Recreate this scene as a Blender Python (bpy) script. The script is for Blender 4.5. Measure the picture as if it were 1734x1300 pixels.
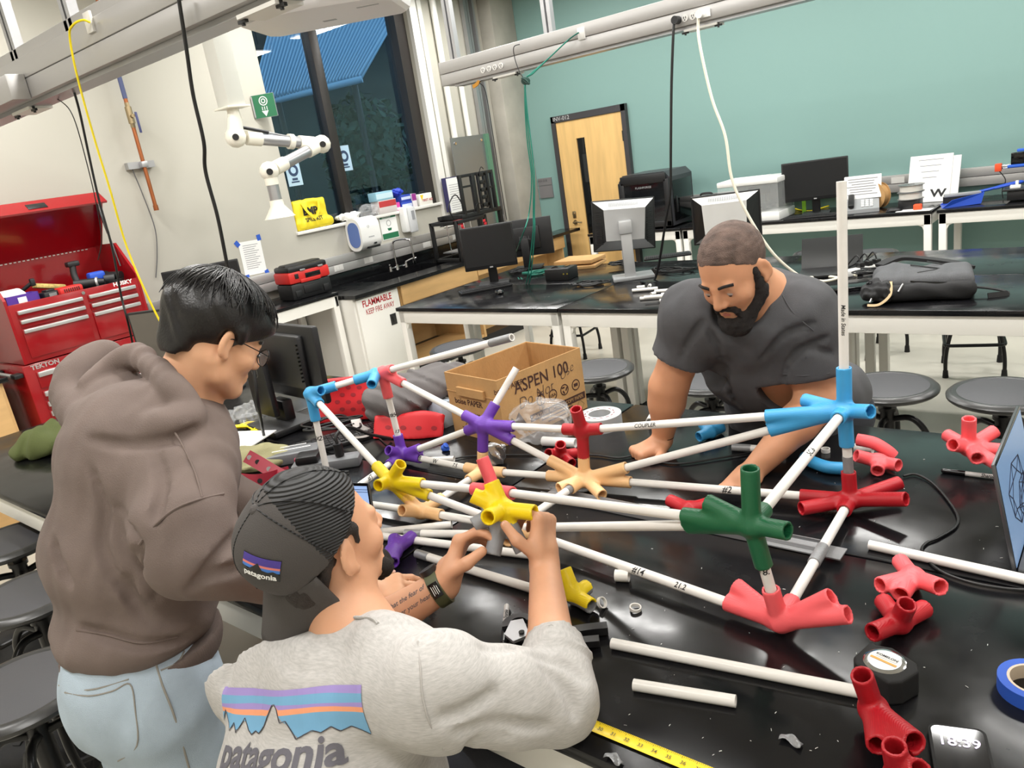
import bpy, bmesh, math, random
import numpy as np
from mathutils import Vector, Matrix, noise
from mathutils.bvhtree import BVHTree
random.seed(7)
RNG = np.random.RandomState(7)
for o in list(bpy.data.objects):
    bpy.data.objects.remove(o)
S = bpy.context.scene
COL = S.collection
PI = math.pi
# ------------------------------------------------------------------ camera
FPX = 1300.0
YAW, PIT, ROL = [math.radians(a) for a in (41.22, 16.5, -9.13)]
CAM = Vector((0, 0, 1.86))
_r = Vector((math.cos(YAW), math.sin(YAW), 0)); _h = Vector((-math.sin(YAW), math.cos(YAW), 0)); _u = Vector((0, 0, 1))
FWD = _h * math.cos(PIT) - _u * math.sin(PIT)
_up = _u * math.cos(PIT) + _h * math.sin(PIT)
RGT = _r * math.cos(ROL) + _up * math.sin(ROL)
UPV = -_r * math.sin(ROL) + _up * math.cos(ROL)
cd = bpy.data.cameras.new('camera'); cam = bpy.data.objects.new('camera', cd); COL.objects.link(cam)
cd.sensor_fit = 'HORIZONTAL'; cd.sensor_width = 36.0; cd.lens = FPX / 1734.0 * 36.0; cd.clip_start = .05
m = Matrix((RGT, UPV, -FWD)).transposed().to_4x4(); m.translation = CAM
cam.matrix_world = m
S.camera = cam
# the photograph was measured with these: a photo point met with a plane of the room, or at a distance
def ray(x, y): return FWD + RGT * ((x - 867) / FPX) - UPV * ((y - 650) / FPX)
def at(x, y, d): return CAM + ray(x, y) * d
def onz(x, y, z=.915):
    d = ray(x, y); return CAM + d * ((z - CAM.z) / d.z)
def onx(x, y, X):
    d = ray(x, y); return CAM + d * (X / d.x)
def ony(x, y, Y):
    d = ray(x, y); return CAM + d * (Y / d.y)
def dep(p): return (Vector(p) - CAM).dot(FWD)
# ------------------------------------------------------------------ world, lamps, exposure
S.view_settings.view_transform = 'Standard'; S.view_settings.look = 'None'
S.view_settings.exposure = 0.0; S.view_settings.gamma = 1.0; S.view_settings.use_curve_mapping = False
W = bpy.data.worlds.new('dusk'); S.world = W; W.use_nodes = True
_bg = W.node_tree.nodes['Background']; _bg.inputs[0].default_value = (.20, .35, .52, 1); _bg.inputs[1].default_value = 2.6
LAMP_W = 38.0
LAMPS = [(x, y) for x in (-5.0, -3.1, -1.2, .8) for y in (-.2, 1.9, 4.2, 6.3)]
for i, (x, y) in enumerate(LAMPS):
    ld = bpy.data.lights.new('ceiling_lamp_light', 'AREA'); ld.shape = 'RECTANGLE'; ld.size = 1.2; ld.size_y = .22
    ld.energy = LAMP_W * (1.0 if y > 0 else .75); ld.color = (1, .985, .955)
    lo = bpy.data.objects.new('ceiling_lamp_light', ld); lo.location = (x, y, 3.535); COL.objects.link(lo)
# ------------------------------------------------------------------ materials
def lin(c):
    c = [v / 255.0 for v in c]
    return tuple(v / 12.92 if v <= .04045 else ((v + .055) / 1.055) ** 2.4 for v in c) + (1.0,)
MATS = {}
def mat(name, col, rough=.5, metal=0., bump=0., bscale=60., var=0., vscale=6., spec=.5, emit=0., trans=0., alpha=1., coat=0., stretch=None, kind='noise', rvar=0., sss=0.):
    if name in MATS: return MATS[name]
    m = bpy.data.materials.new(name); m.use_nodes = True; MATS[name] = m
    nt = m.node_tree; b = nt.nodes['Principled BSDF']; L = nt.links
    c = lin(col) if max(col) > 1.001 else tuple(col) + (1,)
    b.inputs['Base Color'].default_value = c; b.inputs['Roughness'].default_value = rough; b.inputs['Metallic'].default_value = metal
    b.inputs['Specular IOR Level'].default_value = spec
    if coat: b.inputs['Coat Weight'].default_value = coat; b.inputs['Coat Roughness'].default_value = .08
    if sss: b.inputs['Subsurface Weight'].default_value = sss; b.inputs['Subsurface Scale'].default_value = .006; b.inputs['Subsurface Radius'].default_value = (1, .35, .2)
    if emit: b.inputs['Emission Color'].default_value = c; b.inputs['Emission Strength'].default_value = emit
    if trans: b.inputs['Transmission Weight'].default_value = trans
    if alpha < 1: b.inputs['Alpha'].default_value = alpha
    if bump or var or rvar:
        tc = nt.nodes.new('ShaderNodeTexCoord'); mp = nt.nodes.new('ShaderNodeMapping'); L.new(tc.outputs['Object'], mp.inputs[0])
        if stretch: mp.inputs['Scale'].default_value = stretch
    if var or rvar:
        n = nt.nodes.new('ShaderNodeTexNoise'); n.inputs['Scale'].default_value = vscale; n.inputs['Detail'].default_value = 5; L.new(mp.outputs[0], n.inputs[0])
        if var:
            r = nt.nodes.new('ShaderNodeValToRGB'); L.new(n.outputs[0], r.inputs[0])
            r.color_ramp.elements[0].position = .3; r.color_ramp.elements[1].position = .7
            r.color_ramp.elements[0].color = tuple(v * (1 - var) for v in c[:3]) + (1,)
            r.color_ramp.elements[1].color = tuple(min(1, v * (1 + var)) for v in c[:3]) + (1,)
            L.new(r.outputs[0], b.inputs['Base Color'])
            if emit: L.new(r.outputs[0], b.inputs['Emission Color'])
        if rvar:
            q = nt.nodes.new('ShaderNodeMapRange'); L.new(n.outputs[0], q.inputs[0]); q.inputs[1].default_value = .3; q.inputs[2].default_value = .7
            q.inputs[3].default_value = max(.02, rough - rvar); q.inputs[4].default_value = rough + rvar; L.new(q.outputs[0], b.inputs['Roughness'])
    if bump:
        if kind == 'wave':
            n2 = nt.nodes.new('ShaderNodeTexWave'); n2.bands_direction = 'Z'; n2.inputs['Scale'].default_value = bscale; n2.inputs['Distortion'].default_value = .3; o = n2.outputs[1]
        elif kind == 'voronoi':
            n2 = nt.nodes.new('ShaderNodeTexVoronoi'); n2.inputs['Scale'].default_value = bscale; o = n2.outputs[0]
        else:
            n2 = nt.nodes.new('ShaderNodeTexNoise'); n2.inputs['Scale'].default_value = bscale; n2.inputs['Detail'].default_value = 4; o = n2.outputs[0]
        L.new(mp.outputs[0], n2.inputs[0])
        bp = nt.nodes.new('ShaderNodeBump'); bp.inputs['Strength'].default_value = bump; bp.inputs['Distance'].default_value = .004
        L.new(o, bp.inputs['Height']); L.new(bp.outputs[0], b.inputs['Normal'])
    return m
# ------------------------------------------------------------------ mesh builder
def Mz(loc=(0, 0, 0), deg=0): return Matrix.Translation(Vector(loc)) @ Matrix.Rotation(math.radians(deg), 4, 'Z')
def frame(o, x, y=None, z=None):
    """matrix with origin o, first axis x; y (or z) gives the plane"""
    x = Vector(x).normalized()
    if z is not None:
        z = Vector(z); y = z.cross(x).normalized(); z = x.cross(y)
    else:
        y = Vector(y); z = x.cross(y).normalized(); y = z.cross(x)
    M = Matrix((x, y, z)).transposed().to_4x4(); M.translation = Vector(o); return M
def axis(a, b):
    d = (Vector(b) - Vector(a)); h = Vector((0, 0, 1)) if abs(d.normalized().z) < .95 else Vector((1, 0, 0))
    z = d.normalized(); x = h.cross(z).normalized(); y = z.cross(x)
    M = Matrix((x, y, z)).transposed().to_4x4(); M.translation = Vector(a); return M
_BEV = {}
def _bevbox(s, bev, seg):
    k = (tuple(round(v, 5) for v in s), round(bev, 5), seg)
    if k not in _BEV:
        bm = bmesh.new(); bmesh.ops.create_cube(bm, size=1.0); bmesh.ops.scale(bm, vec=s, verts=bm.verts)
        bmesh.ops.bevel(bm, geom=list(bm.edges), offset=min(bev, min(s) * .49), segments=seg, affect='EDGES', profile=.5)
        bm.verts.index_update(); _BEV[k] = ([v.co.copy() for v in bm.verts], [[v.index for v in f.verts] for f in bm.faces]); bm.free()
    return _BEV[k]
class MB:
    def __init__(s, M=None): s.v = []; s.f = []; s.m = []; s.M = M or Matrix(); s.mi = 0
    def add(s, vs, fs, M=None):
        n = len(s.v); T = s.M @ M if M is not None else s.M
        s.v += [T @ Vector(v) for v in vs]; s.f += [[i + n for i in f] for f in fs]; s.m += [s.mi] * len(fs); return s
    def box(s, c, d, bev=0., seg=2, M=None, rz=0.):
        T = Matrix.Translation(Vector(c)) @ (Matrix.Rotation(math.radians(rz), 4, 'Z') if rz else Matrix())
        if M is not None: T = M @ T
        if bev: return s.add(*_bevbox(d, bev, seg), M=T)
        x, y, z = [v / 2 for v in d]
        return s.add([(-x, -y, -z), (x, -y, -z), (x, y, -z), (-x, y, -z), (-x, -y, z), (x, -y, z), (x, y, z), (-x, y, z)], [(3, 2, 1, 0), (4, 5, 6, 7), (0, 1, 5, 4), (1, 2, 6, 5), (2, 3, 7, 6), (3, 0, 4, 7)], M=T)
    def bb(s, lo, hi, bev=0., seg=2, M=None):
        return s.box([(a + b) / 2 for a, b in zip(lo, hi)], [abs(b - a) for a, b in zip(lo, hi)], bev, seg, M)
    def cyl(s, a, b, r, r2=None, n=18, caps=True):
        r2 = r if r2 is None else r2; A = axis(a, b); h = (Vector(b) - Vector(a)).length
        vs = [(r * math.cos(2 * PI * i / n), r * math.sin(2 * PI * i / n), 0) for i in range(n)] + [(r2 * math.cos(2 * PI * i / n), r2 * math.sin(2 * PI * i / n), h) for i in range(n)]
        fs = [(i, (i + 1) % n, n + (i + 1) % n, n + i) for i in range(n)]
        if caps: fs += [tuple(reversed(range(n))), tuple(range(n, 2 * n))]
        return s.add(vs, fs, M=A)
    def hollow(s, a, b, r, ri, n=20):
        A = axis(a, b); h = (Vector(b) - Vector(a)).length; vs = []
        for (q, z) in ((r, 0), (r, h), (ri, h), (ri, 0)): vs += [(q * math.cos(2 * PI * i / n), q * math.sin(2 * PI * i / n), z) for i in range(n)]
        fs = []
        for k in range(4):
            p, q = k * n, ((k + 1) % 4) * n
            fs += [(p + i, p + (i + 1) % n, q + (i + 1) % n, q + i) for i in range(n)]
        return s.add(vs, fs, M=A)
    def lathe(s, prof, n=24, M=None, close=False):
        vs = []; fs = []
        for (r, z) in prof: vs += [(r * math.cos(2 * PI * i / n), r * math.sin(2 * PI * i / n), z) for i in range(n)]
        k = len(prof)
        for j in range(k if close else k - 1):
            p, q = j * n, ((j + 1) % k) * n
            fs += [(p + i, p + (i + 1) % n, q + (i + 1) % n, q + i) for i in range(n)]
        if not close:
            if prof[0][0] > 1e-6: fs.append(tuple(reversed(range(n))))
            if prof[-1][0] > 1e-6: fs.append(tuple(range((k - 1) * n, k * n)))
        return s.add(vs, fs, M=M)
    def tube(s, pts, r, n=8, sub=6, closed=False, flat=None, rr=None):
        P = spline(pts, sub, closed) if sub > 1 else [Vector(p) for p in pts]
        k = len(P); vs = []; fs = []; nrm = None
        for i, p in enumerate(P):
            t = (P[(i + 1) % k] - P[i - 1]) if closed else (P[min(i + 1, k - 1)] - P[max(i - 1, 0)])
            t = t.normalized() if t.length > 1e-9 else Vector((0, 0, 1))
            if nrm is None:
                nrm = t.cross(Vector((0, 0, 1))) if flat is None else Vector(flat).cross(t)
                if nrm.length < 1e-3: nrm = t.cross(Vector((1, 0, 0)))
            nrm = (nrm - t * nrm.dot(t)).normalized(); bn = t.cross(nrm)
            q = r if rr is None else r * (rr[0] + (rr[1] - rr[0]) * i / max(1, k - 1))
            if flat is None: vs += [p + (nrm * math.cos(2 * PI * j / n) + bn * math.sin(2 * PI * j / n)) * q for j in range(n)]
            else:
                w, h = r
                vs += [p + nrm * (w if j in (0, 3) else -w) + bn * (h if j < 2 else -h) for j in range(4)]
        if flat is not None: n = 4
        for i in range(k if closed else k - 1):
            a, b = i * n, ((i + 1) % k) * n
            fs += [(a + j, a + (j + 1) % n, b + (j + 1) % n, b + j) for j in range(n)]
        if not closed: fs += [tuple(reversed(range(n))), tuple(range((k - 1) * n, k * n))]
        return s.add(vs, fs)
    def prism(s, poly, h, M=None):
        n = len(poly); vs = [(x, y, 0) for x, y in poly] + [(x, y, h) for x, y in poly]
        return s.add(vs, [tuple(reversed(range(n))), tuple(range(n, 2 * n))] + [(i, (i + 1) % n, n + (i + 1) % n, n + i) for i in range(n)], M=M)
    def poly(s, pts, M=None): return s.add(pts, [tuple(range(len(pts)))], M=M)
    def ball(s, c, r, n=12, M=None):
        r = (r, r, r) if not hasattr(r, '__len__') else r; T = Matrix.Translation(Vector(c))
        if M is not None: T = T @ M
        T = T @ Matrix.Diagonal((*r, 1)); h = n // 2
        return s.lathe([(math.sin(PI * i / h), -math.cos(PI * i / h)) for i in range(h + 1)], n, T)
    def grid(s, fn, nu, nv, closed_u=False):
        vs = [fn(i / (nu - (0 if closed_u else 1)), j / (nv - 1)) for i in range(nu) for j in range(nv)]; fs = []
        for i in range(nu if closed_u else nu - 1):
            for j in range(nv - 1):
                a = i * nv + j; b = ((i + 1) % nu) * nv + j; fs.append((a, b, b + 1, a + 1))
        return s.add(vs, fs)
    def text(s, t, size, M, bold=0., shear=0., align='CENTER', depth=0.0006, sx=1., sp=1.):
        c = bpy.data.curves.new('t', 'FONT'); c.body = t; c.size = size; c.align_x = align; c.align_y = 'CENTER'; c.offset = bold * size
        c.shear = shear; c.space_character = sp; c.resolution_u = 3
        o = bpy.data.objects.new('t', c); COL.objects.link(o); me = o.to_mesh()
        if me:
            s.add([(v.co.x * sx, v.co.y, v.co.z + depth) for v in me.vertices], [list(p.vertices) for p in me.polygons], M=M)
        o.to_mesh_clear(); bpy.data.objects.remove(o); bpy.data.curves.remove(c); return s
def spline(pts, sub=6, closed=False):
    P = [Vector(p) for p in pts]; k = len(P); out = []
    for i in range(k if closed else k - 1):
        if closed: a, b, c, d = P[i - 1], P[i], P[(i + 1) % k], P[(i + 2) % k]
        else: a, b, c, d = P[max(i - 1, 0)], P[i], P[i + 1], P[min(i + 2, k - 1)]
        for j in range(sub):
            t = j / sub
            out.append(.5 * ((2 * b) + (c - a) * t + (2 * a - 5 * b + 4 * c - d) * t * t + (3 * b - a - 3 * c + d) * t ** 3))
    if not closed: out.append(P[-1].copy())
    return out
WM = {}
def mesh_of(name, v, f, mats, mi=None, smooth=True, angle=38):
    me = bpy.data.meshes.new(name); me.from_pydata([tuple(p) for p in v], [], f)
    for q in (mats if isinstance(mats, (list, tuple)) else [mats]): me.materials.append(q)
    if mi is not None and any(mi): me.polygons.foreach_set('material_index', mi)
    if smooth:
        me.polygons.foreach_set('use_smooth', [True] * len(me.polygons)); me.set_sharp_from_angle(angle=math.radians(angle))
    me.update(); return me
def tag(o, label=None, cat=None, group=None, kind=None):
    if label: o['label'] = label
    if cat: o['category'] = cat
    if group: o['group'] = group
    if kind: o['kind'] = kind
    return o
def thing(name, label, cat, loc=(0, 0, 0), rz=0., group=None):
    o = bpy.data.objects.new(name, None); COL.objects.link(o); o.empty_display_size = .05
    o.location = loc; o.rotation_euler = (0, 0, math.radians(rz)); WM[o.name] = Mz(loc, rz)
    return tag(o, label, cat, group)
def part(name, mb, mats, parent, local=False, label=None, smooth=True, angle=38, kind=None):
    """a part: built in world coordinates unless local"""
    me = mesh_of(name, mb.v, mb.f, mats, mb.m, smooth, angle)
    o = bpy.data.objects.new(name, me); COL.objects.link(o); o.parent = parent
    if local: WM[o.name] = WM[parent.name]
    else: o.matrix_parent_inverse = WM[parent.name].inverted(); WM[o.name] = Matrix()
    return tag(o, label, kind=kind)
def solo(name, mb, mats, label=None, cat=None, group=None, kind=None, smooth=True, angle=38):
    """a thing that is one mesh (origin at its base), or a piece of the setting"""
    v = mb.v
    lo = [min(p[i] for p in v) for i in range(3)]; hi = [max(p[i] for p in v) for i in range(3)]
    b = Vector(((lo[0] + hi[0]) / 2, (lo[1] + hi[1]) / 2, lo[2])) if kind != 'structure' else Vector()
    me = mesh_of(name, [Vector(p) - b for p in v], mb.f, mats, mb.m, smooth, angle)
    o = bpy.data.objects.new(name, me); COL.objects.link(o); o.location = b; WM[o.name] = Matrix.Translation(b)
    return tag(o, label, cat, group, kind)
def dup(o, loc, rz=0., label=None, group=None, parent=None):
    c = o.copy(); COL.objects.link(c)
    if parent is None:
        c.location = loc; c.rotation_euler = (0, 0, math.radians(rz)); WM[c.name] = Mz(loc, rz)
        if label: c['label'] = label
        if group: c['group'] = group
    else: c.parent = parent; WM[c.name] = WM[parent.name]
    for ch in list(o.children): dup(ch, None, parent=c)
    return c
# ------------------------------------------------------------------ smooth solids: distance field to mesh
class Field:
    def __init__(s, lo, hi, res):
        s.lo = np.array(lo, np.float32); s.res = res; n = np.ceil((np.array(hi) - np.array(lo)) / res).astype(int) + 1
        s.ax = [np.float32(lo[i]) + np.arange(n[i], dtype=np.float32) * np.float32(res) for i in range(3)]
        s.d = np.full(n, .2, np.float32)
    def like(s):
        q = Field.__new__(Field); q.lo, q.res, q.ax = s.lo, s.res, s.ax; q.d = s.d.copy(); return q
    def sub(s, lo, hi):
        sl = []
        for i in range(3):
            a = int(np.clip(math.floor((lo[i] - s.lo[i]) / s.res), 0, len(s.ax[i]))); b = int(np.clip(math.ceil((hi[i] - s.lo[i]) / s.res) + 1, 0, len(s.ax[i])))
            sl.append(slice(a, max(a, b)))
        return tuple(sl)
    def pts(s, sl=(slice(None),) * 3):
        return s.ax[0][sl[0]][:, None, None], s.ax[1][sl[1]][None, :, None], s.ax[2][sl[2]][None, None, :]
    def mix(s, sl, d, k, op):
        a = s.d[sl]
        if a.size == 0: return
        if op == 'add':
            if k > 0:
                h = np.clip(.5 + .5 * (a - d) / k, 0, 1); s.d[sl] = a + (d - a) * h - k * h * (1 - h)
            else: s.d[sl] = np.minimum(a, d)
        else:
            nd = -d
            if k > 0:
                h = np.clip(.5 + .5 * (nd - a) / k, 0, 1); s.d[sl] = a + (nd - a) * h + k * h * (1 - h)
            else: s.d[sl] = np.maximum(a, nd)
    def cap(s, a, b, ra, rb=None, k=.01, op='add', flat=False):
        rb = ra if rb is None else rb; a = Vector(a); b = Vector(b); R = max(ra, rb) + k + 3 * s.res
        sl = s.sub([min(a[i], b[i]) - R for i in range(3)], [max(a[i], b[i]) + R for i in range(3)]); x, y, z = s.pts(sl)
        ab = b - a; L2 = max(ab.length_squared, 1e-12)
        t = ((x - a.x) * ab.x + (y - a.y) * ab.y + (z - a.z) * ab.z) / L2
        if flat:
            L = math.sqrt(L2); q2 = (x - a.x - t * ab.x) ** 2 + (y - a.y - t * ab.y) ** 2 + (z - a.z - t * ab.z) ** 2
            d = np.maximum(np.sqrt(q2) - (ra + (rb - ra) * np.clip(t, 0, 1)), np.maximum(-t, t - 1) * L)
        else:
            t = np.clip(t, 0, 1)
            d = np.sqrt((x - a.x - t * ab.x) ** 2 + (y - a.y - t * ab.y) ** 2 + (z - a.z - t * ab.z) ** 2) - (ra + (rb - ra) * t)
        s.mix(sl, d.astype(np.float32), k, op); return s
    def ell(s, c, r, R=None, k=.01, op='add'):
        r = (r, r, r) if not hasattr(r, '__len__') else r; R = R.to_3x3() if R is not None else Matrix.Identity(3)
        m = max(r) + k + 3 * s.res; sl = s.sub([c[i] - m for i in range(3)], [c[i] + m for i in range(3)]); x, y, z = s.pts(sl)
        x, y, z = x - c[0], y - c[1], z - c[2]; C = [R.col[i] for i in range(3)]
        q = [(x * C[i].x + y * C[i].y + z * C[i].z) / r[i] for i in range(3)]
        k0 = np.sqrt(q[0] ** 2 + q[1] ** 2 + q[2] ** 2); k1 = np.sqrt((q[0] / r[0]) ** 2 + (q[1] / r[1]) ** 2 + (q[2] / r[2]) ** 2) + 1e-9
        s.mix(sl, (k0 * (k0 - 1) / k1).astype(np.float32), k, op); return s
    def box(s, c, h, R=None, rad=.01, k=.01, op='add'):
        R = R.to_3x3() if R is not None else Matrix.Identity(3); m = Vector(h).length + rad + k + 3 * s.res
        sl = s.sub([c[i] - m for i in range(3)], [c[i] + m for i in range(3)]); x, y, z = s.pts(sl)
        x, y, z = x - c[0], y - c[1], z - c[2]; C = [R.col[i] for i in range(3)]
        q = [np.abs(x * C[i].x + y * C[i].y + z * C[i].z) - (h[i] - rad) for i in range(3)]
        d = np.sqrt(sum(np.maximum(v, 0) ** 2 for v in q)) + np.minimum(np.maximum(np.maximum(q[0], q[1]), q[2]), 0) - rad
        s.mix(sl, d.astype(np.float32), k, op); return s
    def plane(s, p, n):
        """keep the side the normal n points away from"""
        n = Vector(n).normalized(); x, y, z = s.pts(); s.d = np.maximum(s.d, ((x - p[0]) * n.x + (y - p[1]) * n.y + (z - p[2]) * n.z).astype(np.float32)); return s
    def chain(s, J, k=.03):
        for (a, ra), (b, rb) in zip(J[:-1], J[1:]): s.cap(a, b, ra, rb, k)
        return s
    def wob(s, amp, fs, seed=0):
        """gentle folds"""
        r = np.random.RandomState(seed); x, y, z = s.pts(); n = 0
        for f in fs:
            v = r.normal(size=3); v /= np.linalg.norm(v); w = r.normal(size=3); w /= np.linalg.norm(w)
            ph = 1.7 * np.sin((w[0] * x + w[1] * y + w[2] * z) * f * .6 + r.rand() * 6)
            n = n + np.sin((v[0] * x + v[1] * y + v[2] * z) * f + ph + r.rand() * 6)
        s.d = (s.d + amp * n / math.sqrt(len(fs))).astype(np.float32); return s
    def mesh(s, smooth=0):
        d = s.d; ins = d < 0; n = np.array(d.shape)
        off = [(i, j, k) for i in (0, 1) for j in (0, 1) for k in (0, 1)]
        cnt = np.zeros(n - 1, np.int8)
        for o in off: cnt += ins[o[0]:n[0] - 1 + o[0], o[1]:n[1] - 1 + o[1], o[2]:n[2] - 1 + o[2]]
        ci = np.argwhere((cnt > 0) & (cnt < 8))
        if len(ci) == 0: return [], []
        vid = np.full(n - 1, -1, np.int64); vid[ci[:, 0], ci[:, 1], ci[:, 2]] = np.arange(len(ci))
        val = np.stack([d[ci[:, 0] + o[0], ci[:, 1] + o[1], ci[:, 2] + o[2]] for o in off], 1)
        pos = np.zeros((len(ci), 3)); num = np.zeros(len(ci))
        for a in range(8):
            for b in range(a + 1, 8):
                if sum(abs(off[a][i] - off[b][i]) for i in range(3)) != 1: continue
                va, vb = val[:, a], val[:, b]; cr = (va < 0) != (vb < 0); t = np.where(cr, va / np.where(cr, va - vb, 1), 0)
                pos += np.where(cr[:, None], np.array(off[a]) + t[:, None] * (np.array(off[b]) - np.array(off[a])), 0); num += cr
        V = s.lo + (ci + pos / num[:, None]) * s.res; Q = []
        for ax in range(3):
            e = [1, 1, 1]; e[ax] = 0; sl0 = [slice(1, -1)] * 3; sl0[ax] = slice(0, -1); sl1 = [slice(1, -1)] * 3; sl1[ax] = slice(1, None)
            A = ins[tuple(sl0)]; B = ins[tuple(sl1)]; ed = np.argwhere(A != B)
            fl = A[ed[:, 0], ed[:, 1], ed[:, 2]]; base = ed + np.array(e); u, w = [(1, 2), (2, 0), (0, 1)][ax]
            q = []
            for du, dw in ((-1, -1), (0, -1), (0, 0), (-1, 0)):
                p = base.copy(); p[:, u] += du; p[:, w] += dw; q.append(vid[p[:, 0], p[:, 1], p[:, 2]])
            q = np.stack(q, 1); q[~fl] = q[~fl][:, ::-1]; Q.append(q)
        Q = np.concatenate(Q); Q = Q[(Q >= 0).all(1)]
        for _ in range(smooth):
            acc = np.zeros_like(V); c = np.zeros(len(V))
            for i in range(4):
                np.add.at(acc, Q[:, i], V[Q[:, (i + 1) % 4]] + V[Q[:, i - 1]]); np.add.at(c, Q[:, i], 2)
            V = np.where(c[:, None] > 0, .5 * V + .5 * acc / np.maximum(c, 1)[:, None], V)
        return V, Q
    def mb(s, smooth=0):
        V, Q = s.mesh(smooth); m = MB(); m.v = [Vector(v) for v in V.tolist()] if len(V) else []; m.f = Q.tolist() if len(V) else []; m.m = [0] * len(m.f); return m
def drape(mb, O, U, Vv, N, bvh, off=.0012, maxlen=.012, up=.3):
    """lay flat lettering (mb in the u,v plane) on a curved surface by casting along -N"""
    bm = bmesh.new(); vs = [bm.verts.new(v) for v in mb.v]
    for f, mi in zip(mb.f, mb.m):
        try: q = bm.faces.new([vs[i] for i in f]); q.material_index = mi
        except ValueError: pass
    bmesh.ops.triangulate(bm, faces=list(bm.faces))
    for _ in range(5):
        L = [e for e in bm.edges if e.calc_length() > maxlen]
        if not L: break
        bmesh.ops.subdivide_edges(bm, edges=L, cuts=1, use_grid_fill=False); bmesh.ops.triangulate(bm, faces=[f for f in bm.faces if len(f.verts) > 3])
    bm.verts.index_update(); r = MB(); N = Vector(N).normalized(); bad = set()
    for v in bm.verts:
        p = Vector(O) + Vector(U) * v.co.x + Vector(Vv) * v.co.y; h = bvh.ray_cast(p + N * up, -N, up + .5)
        if h[0] is None: bad.add(v.index); r.v.append(p)
        else: r.v.append(h[0] + h[1] * (off if h[1].dot(N) > 0 else -off))
    for f in bm.faces:
        if not any(v.index in bad for v in f.verts): r.f.append([v.index for v in f.verts]); r.m.append(f.material_index)
    bm.free(); return r
def bvh_of(mb): return BVHTree.FromPolygons([tuple(v) for v in mb.v], [tuple(f) for f in mb.f])
# ------------------------------------------------------------------ shared materials
black = mat('black_epoxy', (20, 20, 22), .2, bump=.03, bscale=30, rvar=.09, vscale=9, spec=.36)
white_steel = mat('white_powder_coat', (232, 230, 224), .4)
blk_plastic = mat('black_plastic', (24, 24, 26), .42, bump=.15, bscale=900)
blk_gloss = mat('glossy_black_plastic', (16, 16, 18), .15)
dark_metal = mat('dark_grey_metal', (70, 70, 70), .32, metal=.7, var=.12, vscale=14)
blk_tube = mat('black_tube_metal', (34, 34, 35), .3, metal=.5)
rubber = mat('rubber', (22, 22, 23), .75)
alu = mat('satin_aluminium', (176, 176, 178), .35, metal=.75)
grey_plastic = mat('grey_plastic', (150, 152, 154), .45)
silver_plastic = mat('silver_plastic', (186, 187, 188), .4, metal=.3)
chrome = mat('chrome', (205, 205, 208), .12, metal=1.)
white_plastic = mat('white_plastic', (236, 236, 234), .35)
paper = mat('white_paper', (240, 240, 238), .7)
ink = mat('black_ink', (28, 28, 30), .6)
cardboard = mat('cardboard', (190, 148, 96), .8, bump=.2, bscale=120, var=.06, vscale=20)
card_in = mat('cardboard_inside', (180, 138, 88), .85, bump=.5, bscale=60, stretch=(12, 1, 1), var=.08, vscale=8)
pvc = mat('white_pvc', (236, 233, 228), .33, var=.03, vscale=25)
pvc_cut = mat('pvc_cut_end', (222, 219, 214), .6)
duct_tape = mat('silver_duct_tape', (150, 151, 153), .4, metal=.35, bump=.3, bscale=300)
redp = mat('red_enamel', (150, 12, 22), .22, coat=.4, var=.05)
blue_tape = mat('blue_tape', (42, 88, 190), .6)
screen_off = mat('dark_screen', (30, 31, 33), .3)
# ================================================================== the room
XW, YW, ZC = -6.05, 7.75, 4.0
cream = mat('cream_wall_paint', (183, 180, 169), .7, bump=.05, bscale=220)
green = mat('green_wall_paint', (128, 162, 157), .55, bump=.05, bscale=220)
concrete = mat('raw_concrete', (170, 166, 156), .8, bump=.35, bscale=18, var=.12, vscale=4)
floorm = mat('polished_concrete', (196, 192, 180), .4, bump=.05, bscale=40, var=.08, vscale=2.2, rvar=.1)
white_wall = mat('white_wall_paint', (232, 228, 218), .7)
m = MB(); m.bb((XW - .4, -2.7, -.15), (3.2, YW + .3, 0)); solo('floor', m, floorm, kind='structure')
m = MB(); m.bb((XW - .2, -2.7, ZC), (3.2, YW + .2, ZC + .15)); solo('ceiling', m, white_wall, kind='structure')
WY0, WY1, WZ0, WZ1 = 4.30, 6.20, 1.48, 3.85
m = MB(); m.bb((XW - .22, -2.7, 0), (XW, WY0, ZC)); m.bb((XW - .22, WY1, 0), (XW, YW + .2, ZC)); m.bb((XW - .22, WY0, 0), (XW, WY1, WZ0)); m.bb((XW - .22, WY0, WZ1), (XW, WY1, ZC))
solo('wall_left', m, cream, kind='structure', smooth=False)
m = MB(); m.bb((XW, YW, 0), (3.2, YW + .2, ZC)); solo('wall_back', m, green, kind='structure')
m = MB(); m.bb((3.0, -2.7, 0), (3.2, YW, ZC)); solo('wall_right', m, white_wall, kind='structure')
m = MB(); m.bb((XW, -2.7, 0), (3.2, -2.5, ZC)); solo('wall_front', m, white_wall, kind='structure')
m = MB(); m.bb((XW, 7.33, 0), (-5.86, YW, ZC), .012); solo('concrete_column', m, concrete, kind='structure')
m = MB(); m.bb((-5.3 + .8, YW - .012, 0), (3.0, YW, .1)); solo('baseboard_back', m, blk_plastic, kind='structure')
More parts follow.
